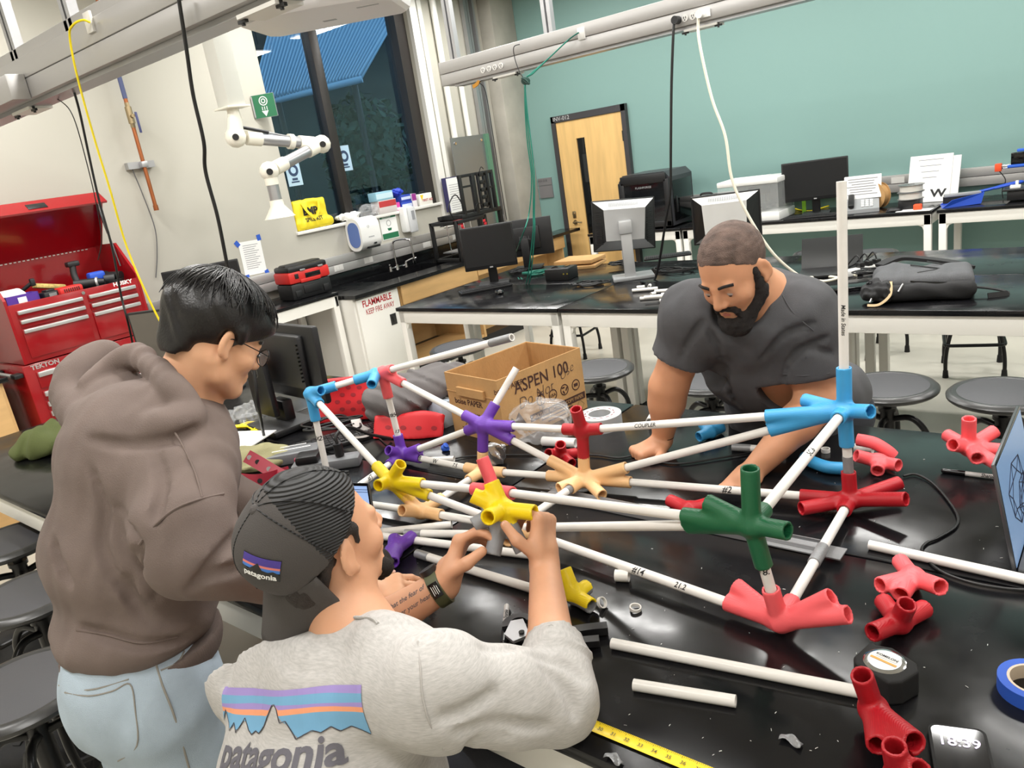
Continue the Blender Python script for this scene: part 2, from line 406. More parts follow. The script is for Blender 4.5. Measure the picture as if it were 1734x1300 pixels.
# window
frm = mat('dark_bronze_frame', (52, 48, 46), .4, metal=.3)
glass = mat('window_glass', (225, 235, 235), .0, trans=1.0)
w = thing('window_1', None, None, (XW - .1, (WY0 + WY1) / 2, WZ0)); w['kind'] = 'structure'
m = MB(); gx = XW - .15
m.bb((gx - .04, WY0 - .02, WZ0), (gx + .04, WY0 + .035, WZ1)); m.bb((gx - .04, WY1 - .14, WZ0), (gx + .1, WY1, WZ1)); m.bb((gx - .04, WY0, WZ0), (gx + .04, WY1, WZ0 + .05)); m.bb((gx - .04, WY0, WZ1 - .06), (gx + .04, WY1, WZ1))
part('window_frame', m, frm, w)
m = MB(); m.bb((gx - .05, 4.96, WZ0), (gx + .07, 5.06, WZ1), .006); part('mullion', m, frm, w)
for a, b in ((WY0 + .03, 4.97), (5.05, WY1 - .13)):
    m = MB(); m.bb((gx - .004, a, WZ0 + .04), (gx + .004, b, WZ1 - .05)); part('pane', m, glass, w)
m = MB(); m.bb((XW - .13, WY0 - .02, WZ0 - .03), (XW + .03, WY1 + .35, WZ0), .004); part('window_sill', m, white_steel, w)
m = MB(); m.bb((XW, WY1 + .0, 1.2), (XW + .05, WY1 + .1, ZC)); m.bb((XW, WY1 + .14, 1.2), (XW + .03, WY1 + .2, ZC)); solo('trim_1', m, white_steel, kind='structure')
# outside in the dusk
outg = mat('outside_paving', (40, 48, 50), .8, var=.2); outw = mat('far_dark_facade', (20, 32, 34), .8, var=.3, vscale=1.5)
m = MB(); m.bb((-30, -10, -.3), (XW - .25, 30, -.2)); solo('outside_ground', m, outg, kind='structure')
m = MB(); m.bb((-24, -8, -.2), (-23.5, 34, 11.0)); solo('outside_wall', m, outw, kind='structure')
roofm = mat('blue_corrugated_metal', (150, 180, 200), .5)
rb0, rb1 = at(425, 172, 11.5), at(612, 128, 11.5)
rt1, rt0 = at(690, -8, 14.5), at(470, -8, 14.5)
nrm = (rb1 - rb0).cross(rt0 - rb0).normalized()
def roof(u, v):
    p = rb0.lerp(rb1, u).lerp(rt0.lerp(rt1, u), v); return p + nrm * (.035 * math.sin(u * 2 * PI * 34))
m = MB(); m.grid(roof, 34 * 6 + 1, 2); o = solo('corrugated_canopy', m, roofm, 'blue corrugated metal canopy outside the window', 'canopy')
md = o.modifiers.new('thick', 'SOLIDIFY'); md.thickness = .02
m = MB(); m.cyl(rb0 + Vector((0, .1, -.05)), rb1 + Vector((0, 0, -.05)), .05); part('gutter', m, roofm, o, local=False)
for k, (px, py) in enumerate(((470, 172), (600, 145))):
    q = at(px, py, 11.6); m = MB(); m.cyl((q.x, q.y, -.2), q, .05); part('post', m, frm, o)
leafm = mat('dusk_leaves', (40, 66, 50), .7, var=.4, vscale=9); bark = mat('bark', (60, 50, 44), .9)
t0 = at(625, 330, 12.5); tr = thing('tree', 'leafy tree standing outside in the dusk', 'tree', (t0.x, t0.y, -.2))
m = MB(); m.tube([(t0.x, t0.y, -.2), (t0.x + .05, t0.y, 1.2), (t0.x, t0.y + .1, 2.6)], .09); part('trunk', m, bark, tr)
m = MB(); c0 = at(622, 262, 12.5)
for k in range(1500):
    d = Vector(RNG.normal(size=3)); d = d.normalized() * (RNG.rand() ** .4); p = c0 + Vector((d.x * .75, d.y * .75, d.z * .95)); q = Vector(RNG.normal(size=3)).normalized(); s_ = q.cross(d).normalized() * .05
    m.add([p - q * .1, p + s_, p + q * .1, p - s_], [(0, 1, 2, 3)])
part('foliage', m, leafm, tr, kind='stuff', smooth=False)
posterb = mat('pale_blue_print', (168, 196, 216), .6)
for (px, py, lab) in ((497, 292, 'pale blue printed poster on the window, low beside the wall'), (583, 268, 'pale blue printed poster on the window beside the mullion')):
    q = onx(px, py, gx + .012); p_ = thing('window_poster', lab, 'poster', (q.x, q.y, q.z - .12))
    m = MB(); m.box(q, (.003, .16, .24)); part('sheet', m, posterb, p_)
    m = MB(Matrix.Translation(q + Vector((.003, 0, 0))) @ Matrix.Rotation(PI / 2, 4, 'Y') @ Matrix.Rotation(PI / 2, 4, 'Z'))
    m.lathe([(.03, 0), (.055, 0), (.055, .0006), (.03, .0006)], 20, Matrix.Translation((0, .02, 0)), True); m.box((0, -.085, 0), (.09, .012, .001)); m.box((.0, -.06, 0), (.06, .02, .001)); part('print', m, mat('dark_blue_print', (40, 60, 92), .6), p_)
# conduits in the corner
for i, (y, r, px) in enumerate(((6.56, .034, 0), (6.8, .03, 0))):
    m = MB(); m.cyl((XW + .05, y, 1.2 if i == 0 else 1.15), (XW + .05, y, ZC), r); tag(solo('conduit_pipe', m, white_steel), ['white wall pipe beside the window trim', 'white wall pipe behind the steel panel'][i], 'pipe')
m = MB(); m.bb((XW + .02, 7.02, .915), (XW + .07, 7.07, ZC)); m.bb((XW + .02, 7.1, .915), (XW + .05, 7.13, ZC)); m.bb((XW + .02, 7.17, .915), (XW + .07, 7.2, ZC)); solo('strut_channel', m, alu, 'upright galvanised strut channel on the wall beside the concrete column', 'strut')
# stainless panel standing on the counter against the column
p0, p1 = onx(762, 232, -5.97), onx(818, 226, -5.97)
stl = mat('brushed_steel', (150, 152, 154), .45, metal=.8, bump=.1, bscale=40, stretch=(1, 1, 12))
t = thing('splash_panel', 'tall stainless steel sheet standing beside the concrete column', 'panel', (-5.97, 6.75, .915))
m = MB(); m.bb((-5.98, p0.y, .925), (-5.965, p1.y, 2.12)); part('steel_sheet', m, stl, t)
m = MB(); m.bb((-5.965, p1.y - .012, .925), (-5.93, p1.y + .05, 2.12)); part('green_edge', m, mat('green_laminate', (90, 132, 108), .5), t, label='green edge board')
for y in (p0.y + .06, p1.y - .06):
    m = MB(); m.cyl((-5.966, y, 2.06), (-5.955, y, 2.06), .014, n=10); part('screw', m, chrome, t)
# ------------------------------------------------------------------ door in the green wall
wood = mat('maple_veneer', (226, 186, 122), .45, bump=.1, bscale=6, stretch=(9, 9, .9), var=.1, vscale=2.2)
dfm = mat('dark_grey_door_frame', (62, 60, 62), .45)
dx0, dx1 = ony(937, 203, YW).x, ony(1062, 180, YW).x; dzt = ony(1000, 191, YW).z + .03
d = thing('door_1', None, None, ((dx0 + dx1) / 2, YW, 0)); d['kind'] = 'structure'
m = MB(); fw = .055
m.bb((dx0, YW - .06, 0), (dx0 + fw, YW, dzt)); m.bb((dx1 - fw, YW - .06, 0), (dx1, YW, dzt)); m.bb((dx0, YW - .06, dzt - .07), (dx1, YW, dzt)); part('door_frame', m, dfm, d)
lx0, lx1 = ony(979, 234, YW).x, ony(990, 232, YW).x; lzt = ony(985, 233, YW).z; lx1 = lx0 + .115; lzb = .35
a0, a1 = dx0 + fw + .004, dx1 - fw - .004; yf = YW - .045
m = MB(); zt = dzt - .074
for lo, hi in (((a0, yf, .01), (lx0, YW - .002, zt)), ((lx1, yf, .01), (a1, YW - .002, zt)), ((lx0, yf, lzt), (lx1, YW - .002, zt)), ((lx0, yf, .01), (lx1, YW - .002, lzb))): m.bb(lo, hi)
part('door_leaf', m, wood, d, smooth=False)
m = MB(); m.bb((lx0, yf + .018, lzb), (lx1, yf + .026, lzt)); part('vision_panel', m, mat('dark_door_glass', (18, 20, 21), .05), d)
brass = mat('satin_brass_handle', (168, 150, 118), .3, metal=.9)
hx, hz = ony(975, 376, yf).x, ony(975, 376, yf).z
m = MB(); m.cyl((hx, yf, hz), (hx, yf - .05, hz), .011); m.tube([(hx, yf - .05, hz), (hx + .06, yf - .055, hz + .004), (hx + .12, yf - .05, hz - .004)], .009); m.cyl((hx, yf, hz), (hx, yf - .01, hz), .028); part('lever_handle', m, brass, d)
m = MB(); m.bb((hx - .024, yf - .012, hz + .05), (hx + .024, yf, hz + .13), .008); m.cyl((hx, yf - .012, hz + .1), (hx, yf - .03, hz + .1), .014); part('lock_plate', m, brass, d)
for z in (1.86, 1.05, .25):
    m = MB(); m.bb((dx1 - fw - .012, yf - .012, z - .055), (dx1 - fw + .012, yf + .01, z + .055)); m.cyl((dx1 - fw, yf - .014, z - .055), (dx1 - fw, yf - .014, z + .055), .007); part('hinge', m, dark_metal, d)
m = MB(frame((dx0 + .15, YW - .0605, dzt - .034), (1, 0, 0), z=(0, -1, 0))); m.text('INV-012', .062, Matrix(), sx=1.1); part('lettering', m, mat('pale_grey_lettering', (200, 200, 200), .5), d)
# room plate beside the door
q = ony(925, 318, YW); t = thing('room_sign', 'grey two-part room number plate on the green wall beside the door', 'sign', (q.x, YW - .01, q.z - .13))
gsign = mat('grey_sign_plate', (134, 132, 134), .4, metal=.3)
m = MB(); m.box((q.x, YW - .008, q.z + .075), (.2, .016, .085)); part('upper_plate', m, gsign, t)
m = MB(); m.box((q.x, YW - .008, q.z - .045), (.2, .016, .145)); part('lower_plate', m, gsign, t)
m = MB(frame((q.x - .03, YW - .0165, q.z + .085), (1, 0, 0), z=(0, -1, 0))); m.text('INV-018', .04, Matrix()); part('lettering', m, mat('dark_grey_lettering', (70, 70, 74), .5), t)
# ------------------------------------------------------------------ ceiling lamps that light the room
lampw = mat('lamp_diffuser', (1., .96, .9), .5, emit=5.0)
base = None
for i, (x, y) in enumerate(LAMPS):
    if base is None:
        base = thing('ceiling_lamp', 'white linear lamp hanging from the ceiling above the view', 'lamp', (x, y, 3.55), 0, 'linear ceiling lamps')
        m = MB(); m.bb((-.62, -.13, 0), (.62, .13, .06), .008); part('housing', m, white_steel, base, local=True)
        m = MB(); m.bb((-.6, -.11, -.006), (.6, .11, .0)); part('diffuser', m, lampw, base, local=True)
        m = MB(); m.cyl((-.5, 0, .06), (-.5, 0, .45), .006); m.cyl((.5, 0, .06), (.5, 0, .45), .006); part('hanger', m, dark_metal, base, local=True)
    else: dup(base, (x, y, 3.55))
# ------------------------------------------------------------------ overhead service beams
beamm = mat('grey_beam_paint', (176, 174, 172), .38, metal=.35)
beamu = mat('grey_beam_underside', (150, 146, 144), .5, metal=.2)
outl = mat('outlet_plastic', (214, 212, 208), .4)
def duplex(o, x, y, z, parent):
    m = MB()
    for k in (-.028, .028):
        m.cyl((x + k, y, z), (x + k, y - .004, z), .019, n=14); part('outlet', m, outl, parent)
        m = MB(); 
        for s_ in (-.006, .006): m.bb((x + k + s_ - .0018, y - .0052, z - .002), (x + k + s_ + .0018, y - .004, z + .009))
        m.cyl((x + k, y - .004, z - .009), (x + k, y - .0052, z - .009), .0035, n=8); part('outlet_slots', m, ink, parent); m = MB()
def beam(x0, x1, y, label, outs, clips, struts, top, name='service_beam'):
    t = thing(name, label, 'beam', ((x0 + x1) / 2, y, 2.39)); d = .075
    m = MB(); m.bb((x0, y - d, 2.475), (x1, y + d, 2.555), .004); part('upper_raceway', m, beamm, t)
    m = MB(); m.bb((x0, y - d + .002, 2.395), (x1, y + d, 2.473), .004); part('lower_raceway', m, beamm, t)
    m = MB(); m.bb((x0 + .1, y - .045, 2.377), (x1, y + .05, 2.394)); part('strut_rail', m, alu, t)
    if top: m = MB(); m.bb((x0, y - .02, 2.556), (x1, y + d, 2.62), .004); part("top_raceway", m, beamm, t)
    for x in outs: duplex(t, x, y - d, 2.434, t)
    for x in clips:
        m = MB(); m.bb((x - .1, y - .05, 2.366), (x + .1, y + .05, 2.378)); part('clamp_plate', m, white_steel, t)
        for k in (-.1, .1):
            m = MB(); m.cyl((x + k, y - .03, 2.384), (x + k, y - .03, 2.35), .006, n=8); m.box((x + k, y - .03, 2.362), (.04, .012, .01)); part('wing_bolt', m, blk_plastic, t)
    for x in struts:
        m = MB(); m.bb((x - .035, y - .02, 2.55), (x - .008, y + .02, ZC)); m.bb((x + .008, y - .02, 2.55), (x + .035, y + .02, ZC)); m.bb((x - .03, y + .005, 2.55), (x + .03, y + .02, ZC)); part('hanger_strut', m, alu, t)
    return t
b1x = ony(754, 109, 4.45).x
fo = [ony(p[0], p[1], 4.375).x for p in ((823, 117), (843, 112), (1152, 30), (1181, 26))]
bf = beam(b1x, 2.6, 4.45, 'long grey overhead service beam in front of the green wall', fo, (ony(853, 125, 4.4).x, ony(1185, 42, 4.4).x), (ony(928, 30, 4.45).x, ony(765, 60, 4.45).x), False)
no = [ony(p[0], p[1], 1.475).x for p in ((4, 144), (20, 137))]
bn = beam(-5.2, 2.6, 1.55, 'grey overhead service beam above the work table near the camera', no, (ony(24, 156, 1.5).x, ony(430, 8, 1.5).x), (ony(118, 20, 1.55).x, ony(15, 40, 1.55).x, ony(600, -60, 1.55).x), True)
q = ony(40, 130, 1.47); m = MB(); m.bb((q.x - 1.0, 1.40, 2.39), (q.x, 1.475, 2.49), .003); part('outlet_box', m, beamm, bn)
for x in no: duplex(bn, x - .02, 1.40, 2.44, bn)
for (px, py, y, par) in ((153, 38, 1.475, bn), (985, 57, 4.375, bf)):
    q = ony(px, py, y); m = MB(); m.box((q.x, y - .004, q.z), (.05, .012, .07), .002); part('network_jack', m, outl, par)
# ================================================================== lab tables
TZ = .915
def lab_table(x0, x1, y0, y1, label, group=None):
    t = thing('lab_table', label, 'table', ((x0 + x1) / 2, (y0 + y1) / 2, 0), 0, group); x0 += .003; x1 -= .003; y0 += .003; y1 -= .003
    m = MB(); m.bb((x0, y0, TZ - .026), (x1, y1, TZ), .003); part('worktop', m, black, t)
    i = .012; w = .055
    m = MB()
    m.bb((x0 + i, y0 + i, TZ - .115), (x1 - i, y0 + i + .03, TZ - .028), .003); m.bb((x0 + i, y1 - i - .03, TZ - .115), (x1 - i, y1 - i, TZ - .028), .003)
    m.bb((x0 + i, y0 + i + .03, TZ - .115), (x0 + i + .03, y1 - i - .03, TZ - .028), .003); m.bb((x1 - i - .03, y0 + i + .03, TZ - .115), (x1 - i, y1 - i - .03, TZ - .028), .003)
    part('apron', m, white_steel, t)
    for x in (x0 + i, x1 - i - w):
        for y in (y0 + i, y1 - i - w):
            m = MB(); m.bb((x, y, .03), (x + w, y + w, TZ - .03), .004)
            g = .05; s = 1 if x < (x0 + x1) / 2 else -1; gx = x + w if s > 0 else x
            m.prism([(0, 0), (s * g, 0), (s * g * .3, -g * .3), (0, -g)], .03, frame((gx, y + w / 2 + .015 if y < (y0 + y1) / 2 else y + w / 2 + .015, TZ - .114), (1, 0, 0), z=(0, -1, 0)))
            l = part('leg', m, white_steel, t); m = MB(); m.bb((x - .006, y - .006, 0), (x + w + .006, y + w + .006, .035), .003); part('foot_pad', m, rubber, l)
    return t
NX = [-4.35, -2.894, -1.438, .018, 1.474]; MX = [-4.27, -2.796, -1.34, .116, 1.572]
for r, (y0, y1) in enumerate(((.785, 1.552), (1.552, 2.305))):
    for i in range(4):
        pos = ['beyond the standing person in the hoodie', 'under the pipe structure', 'under the red and pink connectors', 'with the laptop open on it'][i]
        lab_table(NX[i], NX[i + 1], y0, y1, 'black-topped white table %s, %s row, near block' % (['at the tool chest end', 'under the monitor end of the structure', 'under the green connector', 'at the phone and laptop end'][i], ['front', 'rear'][r]), 'near block of lab tables')
for r, (y0, y1) in enumerate(((3.715, 4.45), (4.45, 5.2))):
    for i in range(4):
        lab_table(MX[i], MX[i + 1], y0, y1, 'black-topped white table %s, %s row, far block' % (['with the black monitors', 'with the silver monitor', 'holding the backpack', 'beyond the backpack table'][i], ['front', 'rear'][r]), 'far block of lab tables')
cx = ony(1583, 400, 6.98).x
for i, (a, b) in enumerate(((-5.0 + .3, -4.7 + 1.1), (-3.6, cx - .7), (cx - .7, cx + .0), (cx + .012, cx + 1.5), (cx + 1.51, 2.9))):
    if i in (1, 2): continue
    lab_table(a, b, 6.96, 7.66, ['black-topped white lab table below the large printer', '', '', 'black-topped white lab table below the blue dustpan', 'black-topped white lab table at the far end of the green wall'][i], 'lab tables along the green wall')
lab_table(-3.6, cx - .012, 6.96, 7.66, 'black-topped white lab table below the landscape monitor', 'lab tables along the green wall')
# trunking on the walls
for (nm, lo, hi, n) in (('back', (-4.45, YW - .06, 1.0), (3.0, YW - .001, 1.15), 'x'), ('left', (XW + .001, 2.75, 1.03), (XW + .06, 7.2, 1.19), 'y')):
    t = thing('wall_trunking', 'grey power trunking along the %s' % ('green wall behind the bench' if nm == 'back' else 'cream wall above the sink counter'), 'trunking', [(a + b) / 2 for a, b in zip(lo[:2], hi[:2])] + [lo[2]])
    zm = (lo[2] + hi[2]) / 2
    m = MB(); m.bb(lo, (hi[0], hi[1], zm - .002), .003); m.bb((lo[0], lo[1], zm + .002), hi, .003); part('trunking_cover', m, beamm, t)
    for k in range(5):
        m = MB()
        if n == 'y':
            y = [onx(482, 455, XW + .06).y, onx(572, 447, XW + .06).y, 5.0, 5.83, 6.3][k]
            m.bb((hi[0], y - .055, zm - .06), (hi[0] + .004, y + .055, zm - .002)); 
            for s_ in (-.02, .02): m.bb((hi[0] + .004, y + s_ - .014, zm - .05), (hi[0] + .007, y + s_ + .014, zm - .015))
        else:
            x = -4 + k * 1.1; m.bb((x - .055, lo[1] - .004, zm + .005), (x + .055, lo[1], zm + .06))
        part('outlet_plate', m, outl, t)
# ================================================================== stools
def make_stool():
    t = thing('lab_stool', 'x', 'stool', (0, 0, 0))
    m = MB(); m.lathe([(0, .742), (.150, .742), (.178, .735), (.186, .742), (.187, .752), (.176, .763), (.160, .766), (.152, .763)], 40); part('seat_rim', m, dark_metal, t, local=True)
    m = MB(); m.lathe([(0, .745), (.153, .745), (.153, .7625), (.148, .764), (0, .764)], 40); part('seat_pad', m, mat('dark_seat_insert', (58, 58, 62), .5, bump=.1, bscale=400), t, local=True, label='dark insert of the seat')
    m = MB(); m.cyl((0, 0, .74), (0, 0, .42), .016); m.cyl((0, 0, .66), (0, 0, .36), .027); m.cyl((0, 0, .67), (0, 0, .655), .034); part('post', m, blk_tube, t, local=True)
    c = .17
    for k in range(4):
        a = PI / 4 + k * PI / 2; u = Vector((math.cos(a), math.sin(a), 0))
        m = MB(); m.tube([u * .02 + Vector((0, 0, .62)), u * .09 + Vector((0, 0, .628)), u * .145 + Vector((0, 0, .56)), u * .155 + Vector((0, 0, .42)), u * .215 + Vector((0, 0, .23)), u * .235 + Vector((0, 0, .12)), u * .235 + Vector((0, 0, .02))], .0125, 10, 6)
        m.tube([u * .02 + Vector((0, 0, .38)), u * .15 + Vector((0, 0, .36))], .010, 8, 1)
        l = part('leg', m, blk_tube, t, local=True); m = MB(); m.cyl(u * .235 + Vector((0, 0, .05)), u * .235, .015, .019, 12); part('rubber_foot', m, rubber, l, local=True)
    m = MB(); q = [Vector((c * sx, c * sy, .22)) for sx, sy in ((1, 1), (-1, 1), (-1, -1), (1, -1))]; P = []
    for i in range(4):
        a, b, d = q[i - 1], q[i], q[(i + 1) % 4]; P += [b + (a - b).normalized() * .05, b + ((a - b).normalized() + (d - b).normalized()) * .012, b + (d - b).normalized() * .05]
    m.tube(P, .0115, 8, 4, closed=True); part('foot_ring', m, blk_tube, t, local=True)
    return t
st0 = make_stool()
SH = .766
spots = [(onz(1011, 622, SH), 10, 'round dark stool just behind the cardboard box'), (onz(1203, 640, SH), 30, 'round dark stool beside the leaning person\'s upper arm'), (onz(1502, 650, SH), 45, 'round dark stool standing behind the tall upright pipe'), (onz(1700, 661, SH), 20, 'round dark stool behind the pink connector and the laptop'),
         (onz(1640, 648, 0) + Vector((-.02, .28, 0)), 12, 'dark stool with square foot ring under the backpack table'), (onz(1520, 610, 0) + Vector((-.22, .2, 0)), 50, 'dark stool half hidden under the far table beside the tall pipe'), (onz(985, 605, 0) + Vector((-.12, .1, 0)), 8, 'dark stool under the far table above the cardboard box'), (onz(1115, 655, 0) + Vector((.14, .25, 0)), 30, 'dark stool under the far table behind the leaning person\'s shoulder'),
         (onz(776, 585, SH), 25, 'round dark stool under the far table left end above the long taped pipe'), (onz(1385, 425, SH), 0, 'round dark stool seat beyond the open laptop at the green wall bench'),
         (onz(15, 912, SH), 30, 'round dark stool against the near table apron behind the hooded person'), (onz(52, 1000, SH - .0), 70, 'round dark stool half hidden by the hooded person\'s back'), (onz(35, 1160, SH), 15, 'round dark stool beside the jeans, over the black bag')]
for i, (p, rz, lab) in enumerate(spots):
    if i == 0: st0.location = (p.x, p.y, 0); st0.rotation_euler = (0, 0, math.radians(rz)); st0['label'] = lab; st0['group'] = 'lab stools'
    else: dup(st0, (p.x, p.y, 0), rz, lab, 'lab stools')
sB = dup(st0, (-1.04, .52, 0), 40, 'dark stool under the seated person in the cap', 'lab stools')
# ================================================================== counter along the cream wall
CX = -5.22
t = thing('sink_counter', 'black epoxy sink counter with backsplash along the cream wall', 'counter', (-5.63, 5.8, .875))
sy0, sy1, sx0, sx1 = 4.72, 5.62, -5.92, -5.5
m = MB(); y0, y1 = 4.13, 7.6
for lo, hi in (((XW + .002, y0), (sx0, 7.3)), ((sx1, y0), (CX, y1)), ((sx0, y0), (sx1, sy0)), ((sx0, sy1), (sx1, 7.3))): m.bb((lo[0], lo[1], .882), (hi[0], hi[1], .915))
part('worktop', m, black, t, smooth=False)
m = MB(); m.bb((XW + .002, 4.2, .916), (XW + .03, 7.3, 1.02), .003); part('backsplash', m, black, t)
m = MB(); z0 = .70
m.bb((sx0 - .01, sy0 - .01, z0), (sx1 + .01, sy1 + .01, z0 + .012))
for lo, hi in (((sx0 - .012, sy0 - .012), (sx0, sy1 + .012)), ((sx1, sy0 - .012), (sx1 + .012, sy1 + .012)), ((sx0, sy0 - .012), (sx1, sy0)), ((sx0, sy1), (sx1, sy1 + .012))): m.bb((lo[0], lo[1], z0), (hi[0], hi[1], .881))
part('sink_basin', m, black, t, smooth=False)
q = Vector((-5.965, 5.33, .915)); t = thing('faucet', 'chrome gooseneck lab faucet with lever handles over the black sink', 'faucet', q)
m = MB(); m.cyl(q, q + Vector((0, 0, .05)), .024, .018); m.tube([q + Vector((0, 0, .05)), q + Vector((0, 0, .24)), q + Vector((.02, .01, .285)), q + Vector((.09, .04, .295)), q + Vector((.16, .07, .285)), q + Vector((.18, .08, .25)), q + Vector((.185, .082, .06))], .0105, 10, 6); m.cyl(q + Vector((.185, .082, .09)), q + Vector((.185, .082, .03)), .017, .012); part('spout', m, chrome, t)
for s_ in (-1, 1):
    b = q + Vector((.02, .11 * s_, 0)); m = MB(); m.cyl(b, b + Vector((0, 0, .05)), .02, .016); m.tube([b + Vector((0, 0, .055)), b + Vector((.05, .05 * s_, .075)), b + Vector((.09, .08 * s_, .08))], .008, 8, 4); part('lever', m, chrome, t)
m = MB(); m.cyl(q + Vector((0, -.11, .02)), q + Vector((0, .11, .02)), .013); part('body', m, chrome, t)
# flammable cabinet, then wood base cabinets
fa0, fa1 = 4.14, 4.67
redtxt = mat('red_stencil', (176, 34, 44), .5)
t = thing('flammable_cabinet', 'white steel safety cabinet with red lettering under the sink counter', 'cabinet', (-5.6, (fa0 + fa1) / 2, 0))
m = MB(); m.bb((XW + .05, fa0, .1), (CX - .06, fa1, .88), .004); m.bb((XW + .06, fa0 + .01, 0), (CX - .1, fa1 - .01, .1)); part('body', m, white_steel, t)
m = MB(); m.bb((CX - .06, fa0 + .02, .12), (CX - .035, fa1 - .02, .865), .005); dr = part('door', m, white_steel, t)
yy = onx(667, 540, CX - .03).y; zz = onx(667, 540, CX - .03).z
m = MB(); m.bb((CX - .036, yy - .035, zz - .05), (CX - .03, yy + .035, zz + .05), .002); m.bb((CX - .03, yy - .01, zz - .03), (CX - .022, yy + .02, zz + .03), .002); part('latch', m, dark_metal, dr)
F = frame((CX - .034, 4.39, .815), (0, 1, 0), z=(1, 0, 0)); m = MB(F); m.text('FLAMMABLE', .08, Matrix.Translation((-.0, 0, 0)), bold=.02, sx=.80); m.text('KEEP FIRE AWAY', .068, Matrix.Translation((.02, -.075, 0)), bold=.005, sx=.66); part('lettering', m, redtxt, dr)
woodc = mat('light_maple_cabinet', (206, 166, 112), .5, bump=.1, bscale=6, stretch=(8, 1.2, 8), var=.07, vscale=3)
t = thing('base_cabinet', 'light maple base cabinet with open knee space below the sink counter', 'cabinet', (-5.6, 6, 0))
m = MB(); m.bb((CX - .05, 4.69, .70), (CX - .03, 5.74, .88), .003); part('sink_panel', m, woodc, t)
m = MB(); m.bb((CX - .05, 5.75, .74), (CX - .03, 6.55, .88), .003); part('drawer', m, woodc, t); 
m = MB(); m.bb((CX - .03, 5.78, .79), (CX - .02, 5.86, .84), .003); part('label_holder', m, alu, t)
m = MB(); m.bb((CX - .05, 6.56, .74), (CX - .03, 7.3, .88), .003); part('drawer', m, woodc, t)
m = MB(); m.bb((XW + .05, 4.68, .1), (CX - .06, 4.70, .88)); m.bb((XW + .05, 5.73, .1), (CX - .06, 5.76, .88)); m.bb((XW + .05, 7.28, .1), (CX - .06, 7.3, .88)); m.bb((XW + .04, 4.76, .1), (XW + .06, 7.3, .69)); part('carcass', m, woodc, t)
m = MB(); m.bb((XW + .05, 5.76, .1), (CX - .3, 7.3, .7)); part('inner_panel', m, woodc, t)
m = MB(); m.bb((XW + .06, 4.76, 0), (CX - .1, 7.3, .1)); part('toe_kick', m, blk_plastic, t)
m = MB(); m.bb((CX - .6, 4.78, .1), (CX - .07, 5.73, .13)); part('shelf', m, woodc, t)
# side table with the wet vacuum
t = thing('side_table', 'white steel side table with black top under the red vacuum box', 'table', (-5.73, 3.4, 0))
vx = -5.42; vz = .955
m = MB(); m.bb((XW + .005, 2.72, vz - .028), (vx, 4.12, vz), .003); part('worktop', m, black, t)
m = MB(); m.bb((vx - .035, 2.75, vz - .12), (vx - .01, 4.11, vz - .03)); m.bb((XW + .02, 4.08, vz - .12), (vx - .01, 4.11, vz - .03)); part('apron', m, white_steel, t)
for y in (2.75, 4.05):
    for x in (XW + .03, vx - .07):
        m = MB(); m.bb((x, y, 0), (x + .06, y + .06, vz - .03), .004); part('leg', m, white_steel, t)
m = MB(); m.bb((XW + .03, 2.8, .02), (XW + .05, 4.04, .8)); part('back_panel', m, mat('grey_panel', (172, 170, 166), .5), t)
# red and black vacuum box
a_ = onx(455, 480, -5.62); t = thing('wet_vacuum', 'red and black box-shaped wet dry vacuum on the side table', 'vacuum', (-5.62, 4.02, vz), 0)
vr = mat('red_plastic', (206, 42, 38), .4); F = Matrix.Translation((-5.68, 3.98, vz)) @ Matrix.Rotation(math.radians(-4), 4, 'Z')
m = MB(F); m.box((0, 0, .07), (.24, .40, .14), .02); m.box((.122, .0, .075), (.01, .17, .07), .004); m.box((.122, -.14, .05), (.01, .06, .06), .004); m.box((.122, .14, .05), (.01, .06, .06), .004); part('tank', m, blk_plastic, t)
m = MB(F); m.box((0, 0, .19), (.25, .41, .10), .018); m.box((.125, 0, .152), (.012, .2, .03), .004); part('motor_head', m, vr, t)
m = MB(F); m.box((0, 0, .258), (.24, .39, .055), .02); m.box((.0, 0, .28), (.12, .36, .04), .015); part('lid', m, blk_plastic, t)
m = MB(F); m.box((.127, .03, .19), (.006, .15, .04), .002); part('badge', m, blk_gloss, t); m = MB(F); m.box((.128, -.13, .2), (.006, .035, .04), .002); part('vent', m, blk_plastic, t)
for y in (-.06, .12):
    m = MB(F); m.box((.124, y, .243), (.012, .05, .015), .003); part('latch', m, alu, t)
# ================================================================== tool chest
X0, X1, Y0, Y1 = -5.97, -5.45, 1.64, 2.50
XC = X1
t = thing('tool_cabinet', 'red rolling tool cabinet with wide silver drawer pulls', 'tool cabinet', ((X0 + X1) / 2, (Y0 + Y1) / 2, 0))
m = MB(); m.bb((X0, Y0 - .02, .12), (X1 - .012, Y1 + .02, 1.055), .008); part('body', m, redp, t)
m = MB(); m.bb((X0 + .02, Y0, .1), (X1 - .03, Y1, .12)); part('base_frame', m, dark_metal, t)
for x in (X0 + .06, X1 - .08):
    for y in (Y0 + .06, Y1 - .06):
        m = MB(); m.cyl((x, y - .02, .05), (x, y + .02, .05), .05); m.bb((x - .03, y - .03, .08), (x + .03, y + .03, .11)); part('caster', m, rubber, t)
zs = [1.0, .87, .80, .735, .66, .55, .42, .28]; hts = [.12, .065, .06, .07, .1, .12, .13, .14]
silv = mat('silver_drawer_pull', (206, 206, 206), .28, metal=.6)
for z, h in zip(zs, hts):
    m = MB(); m.bb((X1 - .012, Y0 + .045, z - h + .01), (X1, Y1 - .045, z), .003); d = part('drawer', m, redp, t)
    m = MB(); m.bb((X1, Y0 + .05, z - .035), (X1 + .018, Y1 - .05, z - .003), .004); part('pull', m, silv, d)
